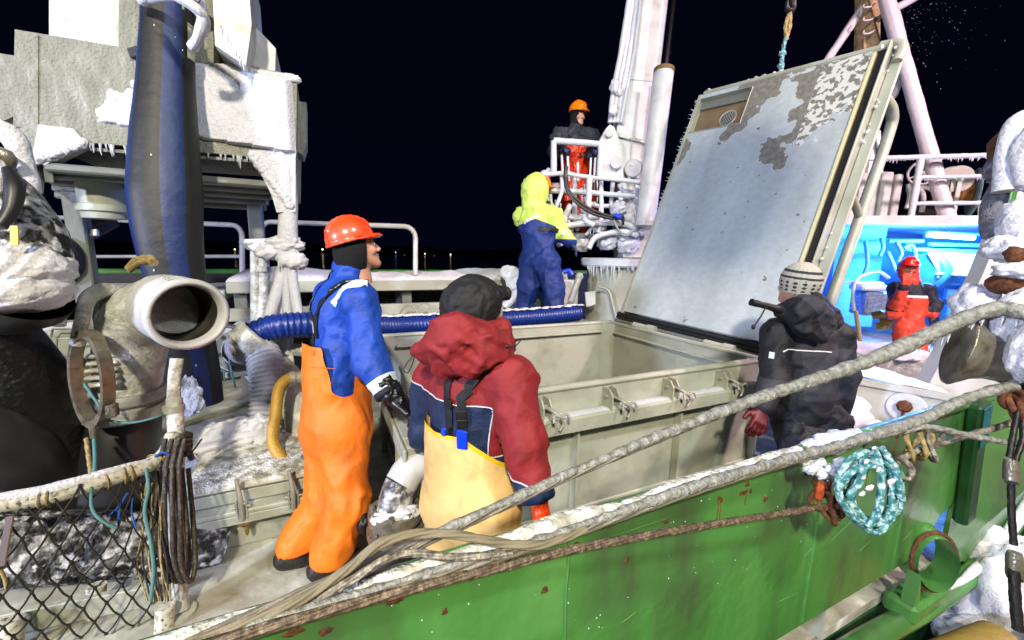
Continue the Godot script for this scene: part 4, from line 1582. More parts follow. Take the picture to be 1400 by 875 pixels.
func make_hose() -> void:
	# the big rubber sleeve hanging from the hopper
	var pts := [at(230, -30, 2.56), at(230, 30, 2.56), at(227, 130, 2.56), at(226, 230, 2.56), at(232, 330, 2.56), at(252, 430, 2.62), at(268, 500, 2.7), at(276, 552, 2.75)]
	var path := spline(pts, 0.03)
	var r := [0.130, 0.136, 0.152, 0.176, 0.190, 0.166, 0.140, 0.130, 0.125]
	var t := thing("delivery_sleeve", "wide blue-black rubber sleeve hanging from the snowy hopper to the deck", "hose", pts[7] - Vector3(0, 0.05, 0))
	var to = (EYE - pts[3]).normalized()
	var blue := mat("sleeve_blue", Color(0.03, 0.15, 0.36), 0.5, M.snow.albedo_texture, M.jacket_navy.normal_texture, 1.2, 0.25)
	var black := mat("sleeve_black", Color(0.10, 0.10, 0.085), 0.55, M.snow.albedo_texture, M.jacket_navy.normal_texture, 1.2, 0.25)
	for q in [[-2.2, -0.62, 1], [-0.50, 0.15, 0], [0.15, 1.10, 1], [1.10, 1.55, 0], [1.55, 4.08, 1]]:
		var mb := MB.new()
		strip_tube(mb, path, r, q[0], q[1], 14, 0.72, to)
		part(mb, blue if q[2] == 0 else black, "blue_band" if q[2] == 0 else "rubber_wall", t)
	var mb := MB.new()
	strip_tube(mb, path, r, -0.62, -0.50, 3, 0.72, to)
	part(mb, black, "seam_strip", t)
	mat("seam_tape", Color(0.72, 0.72, 0.62), 0.6, M.dirty_snow.albedo_texture, null, 2.0)
	for q in [[2, 8], [14, 17], [19, 30], [32, 34], [36, 45], [47, 49], [52, 60], [62, 64]]:
		mb = MB.new()
		var sub := path.slice(q[0], q[1] + 1)
		var rs := []
		for k in 2:
			var f: float = float(q[k]) / (path.size() - 1) * (r.size() - 1)
			rs.append(lerpf(r[int(f)], r[mini(int(f) + 1, r.size() - 1)], f - int(f)) * 1.012)
		strip_tube(mb, sub, rs, -0.63, -0.50, 2, 0.72, to)
		part(mb, M.seam_tape, "seam_tape", t)
	# dark flap of the seam, patches of print tape and the paper label
	mb = MB.new()
	strip_tube(mb, path, r.map(func(x): return x * 1.015), -0.64, -0.61, 2, 0.72, to)
	part(mb, M.rubber_plain, "seam", t)
	mb = MB.new()
	var lp := PackedVector3Array()
	for i in range(10, 19):
		lp.append(path[i])
	strip_tube(mb, lp, [0.150, 0.156], -1.12, -0.68, 6, 0.72, to)
	part(mb, mat("paper_label", Color(0.76, 0.76, 0.70), 0.7, M.dirty_snow.albedo_texture, null, 3.0), "paper_label", t)
	var rng := RandomNumberGenerator.new()
	rng.seed = 14
	mb = MB.new()
	for k in 9:
		var i := rng.randi_range(8, path.size() - 4)
		var f: float = float(i) / (path.size() - 1) * (r.size() - 1)
		var rr := lerpf(r[int(f)], r[mini(int(f) + 1, r.size() - 1)], f - int(f))
		var tt := (path[i + 1] - path[i - 1]).normalized()
		var u = (to - tt * to.dot(tt)).normalized()
		var a := rng.randf_range(-0.9, 0.9)
		lump(mb, path[i] + (u * cos(a) * 0.72 + tt.cross(u) * sin(a)) * rr * 1.02, Vector3.ONE * rng.randf_range(0.002, 0.006) * Vector3(1, 1.6, 0.6), k, 0.6, 5)
	# snow caked round its foot
	for k in 5:
		lump(mb, pts[7].lerp(pts[6], 0.1 + 0.12 * k) + Vector3(0.905, 0, 0.426) * (0.07 * sin(k * 2.3)) + Vector3(-0.05, 0, 0.10), Vector3(0.05, 0.07, 0.02), k * 3.0, 0.7, 12)
	part(mb, M.snow, "snow_flecks", t, "", true)
	# iced coupling at the top
	t = thing("hose_coupling", "ice-covered coupling and ropes round the top of the hanging sleeve", "coupling", at(232, 10, 2.43))
	mb = MB.new()
	var c := at(232, -6, 2.56)
	var ring := []
	for k in 25:
		var a := TAU * k / 24
		ring.append(c + Vector3(0.905, -0.1, 0.42) * cos(a) * 0.155 + Vector3(-0.42, 0.25, 0.9) * sin(a) * 0.14)
	tube(mb, spline(ring, 0.02), 0.03, 14, false, 0.03, 2.0)
	part(mb, M.snow, "clamp_ring", t)
	mb = MB.new()
	iced(mb, [at(195, 4, 2.38), at(215, -12, 2.30), at(250, 2, 2.28), at(276, 24, 2.32), at(272, 52, 2.38), at(264, 66, 2.43)], 0.018, 0.025, 3.0)
	iced(mb, [at(205, 0, 2.36), at(238, -4, 2.28), at(268, 12, 2.28), at(281, 30, 2.36), at(278, 46, 2.43)], 0.018, 0.02, 4.0)
	part(mb, M.snow, "iced_rope", t)
	mb = MB.new()
	bar(mb, at(178, 74, 2.58), at(200, 68, 2.58), Vector3.UP, 0.06, 0.03)
	part(mb, M.dark_steel, "bracket", t)

func make_nozzle() -> void:
	var t := thing("nozzle_elbow", "frosty grey steel pipe elbow with its wide open mouth turned to the camera", "pipe elbow", at(168, 600, 2.12))
	var m := at(261, 431, 1.84)
	var back := at(200, 410, 2.12)
	var ax := (m - back).normalized()
	var R := 0.165
	# barrel with thick lip and hollow inside
	var mb := MB.new()
	lathe(mb, m, ax, [[R * 0.78, -0.40], [R * 0.78, -0.30], [R * 0.80, -0.03], [R * 0.84, -0.005], [R * 0.90, 0.0], [R * 0.98, -0.008], [R, -0.03], [R * 0.985, -0.055], [R * 0.93, -0.07], [R * 0.94, -0.16], [R * 0.97, -0.24], [R * 0.95, -0.30], [R * 0.80, -0.36], [R * 0.45, -0.40], [0, -0.41]], 56, false)
	var barrel := part(mb, M.white_paint, "barrel", t)
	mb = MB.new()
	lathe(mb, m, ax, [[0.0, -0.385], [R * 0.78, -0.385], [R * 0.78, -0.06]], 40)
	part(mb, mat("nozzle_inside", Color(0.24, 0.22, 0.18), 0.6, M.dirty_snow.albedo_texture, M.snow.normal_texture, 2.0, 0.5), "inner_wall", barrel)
	mb = MB.new()
	for k in 3:
		var rr := []
		for j in 41:
			var a := PI * 0.95 * j / 40.0 + 2.0
			var u := ax.cross(Vector3.UP).normalized()
			rr.append(m - ax * (0.10 + 0.035 * k) + (u * cos(a) + ax.cross(u) * sin(a)) * R * 0.955)
		pipe(mb, rr, 0.006, 6)
	part(mb, M.paint_frosted, "weld_bead", barrel)
	mb = MB.new()
	# neck: tapers down from the barrel to the flange
	tube(mb, spline([m - ax * 0.24 + Vector3(0, 0.02, 0), at(190, 440, 2.04), at(178, 490, 2.10), at(172, 535, 2.12)], 0.02), [0.15, 0.155, 0.15, 0.145, 0.145], 36)
	part(mb, M.paint_frosted, "neck", t)
	var fl := at(172, 545, 2.12)
	mb = MB.new()
	lathe(mb, fl + Vector3(0, 0.03, 0), Vector3.DOWN, [[0.13, -0.02], [0.165, -0.02], [0.17, 0.0], [0.17, 0.025], [0.165, 0.035], [0.15, 0.04], [0.15, 0.055], [0.172, 0.06], [0.174, 0.11], [0.165, 0.12], [0.14, 0.12]], 44)
	part(mb, M.galv, "flange", t)
	mb = MB.new()
	for k in 5:
		var y := at(172, 475 + k * 9, 2.10)
		box(mb, y + Vector3(-0.03, 0, 0.165 + k * 0.001), Vector3(0.12, 0.018, 0.05), 0.006)
	part(mb, M.paint_frosted, "rib", t)
	# clamp boss on the left and lever to the hinged ring
	mb = MB.new()
	lump(mb, at(118, 515, 2.02), Vector3(0.075, 0.095, 0.075), 3.0, 0.1, 16)
	tube(mb, spline([at(120, 515, 2.02), at(150, 520, 2.04)], 0.02), 0.05, 12)
	part(mb, M.worn_steel, "boss", t)
	mb = MB.new()
	var rc := at(125, 518, 1.84)
	var rx := Vector3(0.33, 0.0, 0.30)
	var ring := []
	var ring2 := []
	for k in 41:
		var a := TAU * k / 40 - 0.3
		var q := rc + rx.normalized() * cos(a) * 0.115 + Vector3(0.05, 1, 0).normalized() * sin(a) * 0.215
		ring.append(q)
	var rn := rx.normalized().cross(Vector3(0.05, 1, 0).normalized())
	for k in 40:
		var a: Vector3 = ring[k] - rc
		var b: Vector3 = ring[k + 1] - rc
		var o := rn * 0.024
		for q in [[a * 1.06 + o, b * 1.06 + o, b * 1.06 - o, a * 1.06 - o], [a * 0.90 - o, b * 0.90 - o, b * 0.90 + o, a * 0.90 + o], [a * 0.90 + o, b * 0.90 + o, b * 1.06 + o, a * 1.06 + o], [a * 1.06 - o, b * 1.06 - o, b * 0.90 - o, a * 0.90 - o]]:
			mb.quad(rc + q[0], rc + q[1], rc + q[2], rc + q[3])
	var cl := part(mb, M.worn_steel, "clamp_ring", t)
	mb = MB.new()
	tube(mb, spline([at(106, 470, 1.84), at(112, 440, 1.82), at(120, 410, 1.84), at(140, 398, 1.9), at(160, 398, 1.98)], 0.015), [0.026, 0.024, 0.026, 0.034, 0.03], 14, true, 0.006)
	tube(mb, spline([at(160, 398, 1.98), at(146, 408, 1.95), at(140, 430, 1.95), at(142, 455, 1.95)], 0.015), [0.02, 0.03, 0.035, 0.03], 12)
	part(mb, M.paint_frosted, "lever", cl)
	mb = MB.new()
	for p in [[150, 562], [157, 560], [128, 590]]:
		var q := at(p[0], p[1], 1.83)
		box(mb, q, Vector3(0.022, 0.06, 0.035), 0.005)
	pipe(mb, [at(146, 566, 1.82), at(160, 556, 1.84)], 0.01, 8)
	part(mb, M.worn_steel, "hinge_lug", cl)
	# lifting eye on top with frozen rope
	mb = MB.new()
	tube(mb, spline([at(176, 367, 2.1), at(186, 356, 2.08), at(204, 354, 2.05), at(210, 360, 2.02)], 0.01), 0.016, 10, true, 0.012)
	tube(mb, spline([at(178, 369, 2.1), at(190, 360, 2.06), at(206, 357, 2.03)], 0.01), 0.014, 10, true, 0.01)
	part(mb, M.hemp, "rope_tail", t)
	# the black hose that stands below the flange
	t = thing("standing_hose", "thick black rubber hose standing below the frosty elbow's flange", "hose", at(165, 720, 2.12))
	mb = MB.new()
	tube(mb, spline([fl + Vector3(0, -0.09, 0), at(168, 600, 2.12), at(162, 650, 2.13), at(158, 730, 2.15)], 0.03), [0.14, 0.165, 0.185, 0.19], 32)
	part(mb, M.rubber_plain, "hose_wall", t)
	mb = MB.new()
	tube(mb, spline([at(112, 565, 2.0), at(150, 575, 1.90), at(180, 578, 1.90), at(215, 570, 1.94), at(228, 562, 2.0)], 0.015), 0.0055, 8)
	tube(mb, spline([at(110, 517, 1.92), at(122, 535, 1.86), at(135, 553, 1.84), at(150, 572, 1.88)], 0.015), 0.0055, 8)
	part(mb, M.twine_green, "twine", t)
	# pipe post beside it with its collar
	t = thing("pipe_stanchion", "grey pipe post with a collar beside the elbow, wire coiled round it", "post", Vector3(-0.64, 0, -2.02))
	mb = MB.new()
	tube(mb, spline([Vector3(-0.64, 0.01, -2.02), at(240, 700, 1.9), at(241, 600, 1.98), at(238, 545, 2.02)], 0.04), 0.034, 16, true, 0.002)
	part(mb, M.paint_frosted, "post", t)
	mb = MB.new()
	lathe(mb, at(238, 562, 2.01), Vector3.UP, [[0.0, 0.0], [0.045, 0.0], [0.045, 0.03], [0.0, 0.03]], 18)
	part(mb, M.paint, "collar", t)
	mb = MB.new()
	lathe(mb, Vector3(-0.64, 0.0, -2.02), Vector3.UP, [[0.0, 0.0], [0.06, 0.0], [0.06, 0.012], [0.0, 0.012]], 18)
	part(mb, M.paint, "collar", t)
	mb = MB.new()
	tube(mb, spline([at(238, 556, 2.02), at(238, 520, 2.02), at(242, 490, 2.03)], 0.03), [0.03, 0.026, 0.028], 14)
	part(mb, M.paint_frosted, "upper_pipe", t)

func make_far_left() -> void:
	# left edge: arched iced pipe and the snow-laden black bag hose below it
	var t := thing("arched_pipe", "arched pipe thick with pinkish rime at the left edge of the view", "pipe", at(30, 330, 1.75))
	var mb := MB.new()
	iced(mb, [at(-30, 190, 1.7), at(0, 182, 1.72), at(22, 198, 1.75), at(36, 240, 1.78), at(44, 285, 1.8), at(48, 318, 1.8)], 0.028, 0.045, 6.0, 18, 0.02)
	part(mb, M.snow, "iced_arch", t)
	mb = MB.new()
	tube(mb, spline([at(-20, 205, 1.68), at(8, 212, 1.68), at(10, 225, 1.7), at(-4, 240, 1.7)], 0.02), 0.025, 12)
	part(mb, M.worn_steel, "hook_eye", t)
	t = thing("snowy_hose_end", "black hose end with yellow labels under a heap of snow, left edge", "hose", at(30, 470, 1.7))
	mb = MB.new()
	tube(mb, spline([at(0, 215, 1.75), at(12, 270, 1.74), at(26, 320, 1.72), at(40, 375, 1.7)], 0.03), [0.03, 0.10, 0.15, 0.14], 28)
	part(mb, M.snowy_rubber, "hose_wall", t)
	mb = MB.new()
	tube(mb, spline([at(12, 232, 1.62), at(20, 255, 1.6), at(16, 285, 1.58), at(0, 310, 1.55)], 0.02), [0.02, 0.03, 0.025, 0.02], 12)
	part(mb, M.rubber_plain, "loop", t)
	mb = MB.new()
	var lb := at(20, 322, 1.55)
	box(mb, lb, Vector3(0.026, 0.075, 0.006), 0.001, cam_basis.rotated(Vector3.UP, 0.2))
	box(mb, at(25, 276, 1.63), Vector3(0.018, 0.04, 0.006), 0.001, cam_basis.rotated(Vector3.UP, 0.3))
	part(mb, M.label_yellow, "label", t)
	mb = MB.new()
	lump(mb, at(30, 368, 1.66), Vector3(0.16, 0.10, 0.16), 4.0, 0.18, 40)
	lump(mb, at(18, 398, 1.64), Vector3(0.18, 0.09, 0.17), 7.0, 0.16, 40)
	lump(mb, at(-10, 250, 1.66), Vector3(0.06, 0.11, 0.09), 9.0, 0.2, 26)
	part(mb, M.snow, "snow", t, "", true)
	mb = MB.new()
	lathe(mb, at(22, 405, 1.66), (at(-10, 462, 1.7) - at(22, 405, 1.66)), [[0.17, -0.02], [0.165, 0.03], [0.10, 0.12], [0.06, 0.16], [0.0, 0.17]], 28, false)
	part(mb, M.rubber_plain, "hose_cone", t)
	# dark strap bundle tied to the spout
	t = thing("tied_sleeve", "dark blue canvas sleeve tied up under the hopper's spout", "sleeve", at(90, 400, 3.0))
	mb = MB.new()
	tube(mb, spline([at(146, 296, 3.3), at(120, 312, 3.2), at(90, 322, 3.05), at(72, 330, 3.0)], 0.03), [0.10, 0.09, 0.08, 0.06], 16)
	tube(mb, spline([at(146, 298, 3.2), at(118, 306, 3.1), at(85, 318, 3.0), at(62, 330, 2.95)], 0.03), [0.03, 0.04, 0.03, 0.02], 10)
	part(mb, mat("canvas_navy", Color(0.07, 0.08, 0.16), 0.6, M.paint.albedo_texture, M.jacket_navy.normal_texture, 1.5, 0.9), "folded_canvas", t)
	mb = MB.new()
	tube(mb, spline([at(84, 328, 2.9), at(92, 345, 2.9), at(92, 372, 2.92), at(84, 398, 2.95)], 0.02), [0.05, 0.085, 0.09, 0.05, 0.01], 16)
	part(mb, M.canvas_navy, "hanging_end", t)
	mb = MB.new()
	box(mb, at(70, 336, 2.85), Vector3(0.13, 0.07, 0.03), 0.006, cam_basis.rotated(Vector3.UP, 0.1))
	box(mb, at(122, 318, 3.0), Vector3(0.12, 0.05, 0.03), 0.006, cam_basis.rotated(Vector3.UP, 0.1))
	part(mb, M.white_paint, "tie_plate", t)
	# corrugated blue and white hose at the left edge
	t = thing("corrugated_hose", "snow-dusted blue ribbed hose running down at the left edge", "hose", at(30, 540, 2.5))
	mb = MB.new()
	var p := spline([at(-10, 440, 2.7), at(10, 470, 2.6), at(28, 505, 2.5), at(40, 545, 2.45)], 0.006)
	tube(mb, p, ribbed(p, 0.105, 0.035, 0.016), 26)
	part(mb, mat("hose_blue_frost", Color(0.30, 0.40, 0.66), 0.5, M.dirty_snow.albedo_texture, M.snow.normal_texture, 2.0, 0.5), "hose_wall", t)
	# dark hoses heaped below
	t = thing("dark_hose_pile", "heavy black rubber hoses heaped under the snow-covered hose end", "hoses", at(40, 640, 1.9))
	mb = MB.new()
	tube(mb, spline([at(-30, 450, 1.75), at(20, 520, 1.85), at(60, 590, 1.95), at(85, 640, 2.0)], 0.03), [0.16, 0.18, 0.16, 0.12], 24)
	part(mb, mat("rubber_scuffed", Color(0.05, 0.055, 0.07), 0.5, M.dirty_snow.albedo_texture, M.snow.normal_texture, 1.0, 0.4), "hose_wall", t)
	mb = MB.new()
	tube(mb, spline([at(-40, 560, 1.75), at(10, 610, 1.8), at(60, 650, 1.95), at(120, 700, 2.1)], 0.03), 0.15, 24)
	part(mb, M.rubber_plain, "hose_wall", t)
	mb = MB.new()
	lathe(mb, at(-20, 752, 1.72), at(222, 742, 2.05) - at(-20, 752, 1.72), [[0.0, -0.1], [0.15, -0.1], [0.155, 0.3], [0.15, 0.86], [0.0, 0.87]], 30)
	part(mb, M.snowy_rubber, "hose_wall", t)
	# bracket ladder and shelf behind, left of the clamp ring
	t = thing("steel_trough", "grey steel trough with a wire handle behind the clamp ring", "trough", at(80, 520, 2.9))
	mb = MB.new()
	plate(mb, [at(42, 470, 2.8), at(62, 452, 3.0), at(132, 450, 3.0), at(150, 470, 2.9), at(140, 520, 2.8), at(75, 520, 2.75)], Vector3(0, 0, -0.03))
	part(mb, M.paint, "side_plate", t)
	mb = MB.new()
	pipe(mb, [at(70, 460, 2.9), at(72, 450, 2.9), at(102, 450, 2.9), at(103, 458, 2.9)], 0.008, 8)
	part(mb, M.galv, "handle", t)
	mb = MB.new()
	pipe(mb, [at(76, 485, 2.75), at(78, 463, 2.75), at(110, 462, 2.75)], 0.008, 8)
	part(mb, M.galv, "handle", t)
	mb = MB.new()
	tube(mb, spline([at(62, 522, 2.6), at(64, 500, 2.6), at(72, 492, 2.6), at(90, 490, 2.6)], 0.02), 0.02, 10)
	part(mb, M.paint, "grab_bar", t)
	t = thing("inner_rail", "frosted pipe rail wrapped with frozen netting behind the clamp ring", "rail", at(60, 560, 2.3))
	mb = MB.new()
	iced(mb, [at(30, 528, 2.3), at(60, 527, 2.3), at(100, 524, 2.3), at(150, 520, 2.3)], 0.028, 0.012, 5.0)
	part(mb, M.paint_frosted, "pipe", t)
	mb = MB.new()
	for k in 26:
		var x := 55.0 + k * 1.8
		tube(mb, spline([at(x, 528, 2.26), at(x + 3, 545, 2.26), at(x - 2 + (k % 3) * 3, 562, 2.28)], 0.03), 0.006, 6, true, 0.008, k)
	part(mb, M.dirty_snow, "frozen_netting", t, "", true)

func make_net_basket() -> void:
	var t := thing("net_basket", "chipped white pipe frame with snow on top and a black net hung on it", "net basket", at(60, 860, 1.7))
	var rail := [at(-60, 700, 1.42), at(0, 690, 1.48), at(70, 678, 1.56), at(150, 655, 1.68), at(200, 638, 1.78), at(226, 620, 1.86), at(236, 596, 1.95)]
	var mb := MB.new()
	tube(mb, spline(rail, 0.02), 0.030, 20, true, 0.003)
	part(mb, mat("chipped_paint", Color(1, 1, 1), 0.5, tex(71, 0.022, [[0.0, Color(0.16, 0.14, 0.11)], [0.30, Color(0.22, 0.2, 0.15)], [0.33, Color(0.72, 0.71, 0.64)], [1.0, Color(0.84, 0.83, 0.78)]], 512, 4), M.paint.normal_texture, 3.0, 0.6), "rail", t)
	mb = MB.new()
	var up := []
	for p in rail.slice(0, 5):
		up.append(p + Vector3(0, 0.024, 0))
	tube(mb, spline(up, 0.012), [0.008, 0.02, 0.018, 0.022, 0.012, 0.01, 0.004], 12, true, 0.016, 1.0)
	part(mb, M.snow, "snow", t, "", true)
	# low board and short posts
	mb = MB.new()
	bar(mb, at(-60, 866, 1.58), at(210, 812, 1.84), Vector3.UP, 0.10, 0.03)
	part(mb, M.paint, "kick_board", t)
	for q in [[18, 845, 895, 1.6, 0.034], [132, 800, 855, 1.78, 0.034], [226, 828, 890, 1.72, 0.034]]:
		mb = MB.new()
		tube(mb, spline([at(q[0], q[1], q[3]), at(q[0] - 3, q[2], q[3])], 0.03), q[4], 16)
		part(mb, M.chipped_paint, "post", t)
	# the net: diamonds of knotted twine between rail and board
	mb = MB.new()
	var nu := 15
	var nv := 9
	var G := func(i: float, j: float) -> Vector3:
		var f := i / nu
		var k: float = f * 3.98
		var a: Vector3 = [at(-40, 696, 1.44), at(30, 684, 1.50), at(100, 668, 1.58), at(165, 650, 1.70), at(212, 632, 1.80)][int(k)]
		var b: Vector3 = [at(-40, 696, 1.44), at(30, 684, 1.50), at(100, 668, 1.58), at(165, 650, 1.70), at(212, 632, 1.80)][int(k) + 1]
		var top := a.lerp(b, k - int(k))
		var bot := at(lerpf(-50, 218, f), lerpf(905, 850, f), lerpf(1.42, 1.74, f))
		var p := top.lerp(bot, j / nv)
		var q := 0.02 * fn.get_noise_3d(i * 3.0, j * 3.0, 0.0)
		return p + Vector3(0.10, -0.05, 0.45) * sin(PI * j / nv) * 0.10 + Vector3(q, 0.02 * fn.get_noise_3d(i * 3.0, j * 3.0, 9.0), q)
	for j in nv + 1:
		for i in range(0, nu + 1):
			if (i + j) % 2 == 1:
				continue
			for s in [-1, 1]:
				if j < nv and i + s >= 0 and i + s <= nu:
					var a: Vector3 = G.call(i, j)
					var b: Vector3 = G.call(i + s, j + 1)
					var sag := (a + b) * 0.5 + Vector3(0, -0.006, 0.004)
					tube(mb, spline([a, sag, b], 0.02), 0.0034, 7, false)
			lump(mb, G.call(i, j), Vector3.ONE * 0.0068, i + j, 0.3, 5)
	part(mb, M.net_twine, "net", t, "", true)
	# lashings round the rail
	mb = MB.new()
	var path := spline(rail, 0.02)
	var rng := RandomNumberGenerator.new()
	rng.seed = 31
	for f in [0.08, 0.10, 0.30, 0.32, 0.55, 0.62, 0.64, 0.66, 0.78]:
		var i := int(f * (path.size() - 3)) + 1
		var d := (path[i + 1] - path[i - 1]).normalized()
		lathe(mb, path[i], d.rotated(Vector3.UP, rng.randf_range(-0.4, 0.4)), [[0.0385, -0.004], [0.041, 0.0], [0.0385, 0.004]], 20)
	part(mb, M.hemp, "lashing", t)
	twine(t, M.twine_green, "green_twine", [at(200, 640, 1.72), at(203, 668, 1.70), at(198, 700, 1.68), at(206, 740, 1.66), at(210, 780, 1.64), at(206, 822, 1.62)], 0.0065)
	twine(t, M.twine_green, "green_twine", [at(125, 665, 1.62), at(126, 695, 1.60), at(140, 712, 1.6), at(160, 722, 1.62)], 0.0055)
	twine(t, M.twine_green, "green_twine", [at(128, 590, 1.86), at(130, 625, 1.75), at(129, 655, 1.64)], 0.007)
	twine(t, M.twine_blue, "blue_twine", [at(175, 674, 1.72), at(168, 685, 1.7), at(163, 703, 1.69), at(162, 716, 1.69)], 0.005)
	twine(t, M.twine_blue, "blue_twine", [at(176, 675, 1.74), at(160, 695, 1.72), at(150, 705, 1.70)], 0.004)
	twine(t, M.twine_blue, "blue_twine", [at(212, 625, 1.80), at(222, 618, 1.79), at(232, 622, 1.80)], 0.005, 0.01)
	twine(t, M.twine_blue, "blue_twine", [at(182, 676, 1.73), at(180, 700, 1.7), at(186, 722, 1.68)], 0.003)
	mb = MB.new()
	rope(mb, [at(118, 600, 1.82), at(122, 630, 1.75), at(126, 655, 1.66)], 0.009, 3, 120.0, 0.35, 14)
	part(mb, M.hemp, "tan_twine", t)
	twine(t, M.hemp, "tan_twine", [at(0, 778, 1.5), at(6, 790, 1.5), at(10, 808, 1.5)], 0.006)
	for k in 9:
		var x := 188.0 + k * 4.0
		twine(t, M.net_twine if k % 2 else M.hemp, "net_tail", [at(x + 4, 660, 1.78), at(x + 8 - (k % 3) * 5, 715, 1.74), at(x + (k % 4) * 4, 770, 1.71), at(x + 14, 822, 1.69)], 0.003, 0.03)
	mb = MB.new()
	bar(mb, at(14, 705, 1.47), at(2, 775, 1.42), cam_basis.x, 0.03, 0.006)
	part(mb, mat("leather_strap", Color(0.33, 0.22, 0.12), 0.6, M.paint.albedo_texture), "strap", t)
	# wire rope hung in loops over the post
	t = thing("wire_coil", "loops of rusty wire rope hanging over the grey pipe post", "wire rope", at(235, 700, 1.78))
	mb = MB.new()
	for k in 4:
		var x := 224.0 + k * 9.0
		rope(mb, [at(x + 2, 600, 1.86), at(x - 6, 640, 1.80), at(x - 10 + k * 2, 700, 1.76), at(x - 4, 765, 1.74), at(x + 8, 795, 1.75), at(x + 16, 770, 1.80), at(x + 12, 700, 1.84), at(x + 6, 640, 1.88)], 0.0105, 6, 90.0, 0.3, 18, 0.007)
	part(mb, M.wire_dark, "hanging_loop", t)
	mb = MB.new()
	for k in 4:
		var c := at(242, 597 + k * 6, 1.96)
		var ring := []
		for j in 13:
			var a := TAU * j / 12
			ring.append(c + Vector3(cos(a) * 0.05, 0.01 * sin(a * 2.0 + k), sin(a) * 0.05))
		rope(mb, ring, 0.014, 6, 90.0, 0.3, 16, 0.012)
	rope(mb, [at(228, 606, 1.92), at(240, 618, 1.88), at(255, 612, 1.92), at(262, 628, 1.95)], 0.014, 6, 90.0, 0.3, 16)
	rope(mb, [at(250, 625, 1.92), at(262, 618, 1.9), at(276, 600, 1.92)], 0.005, 3, 120.0, 0.3, 8)
	part(mb, M.wire_dark, "wrapped_turns", t)

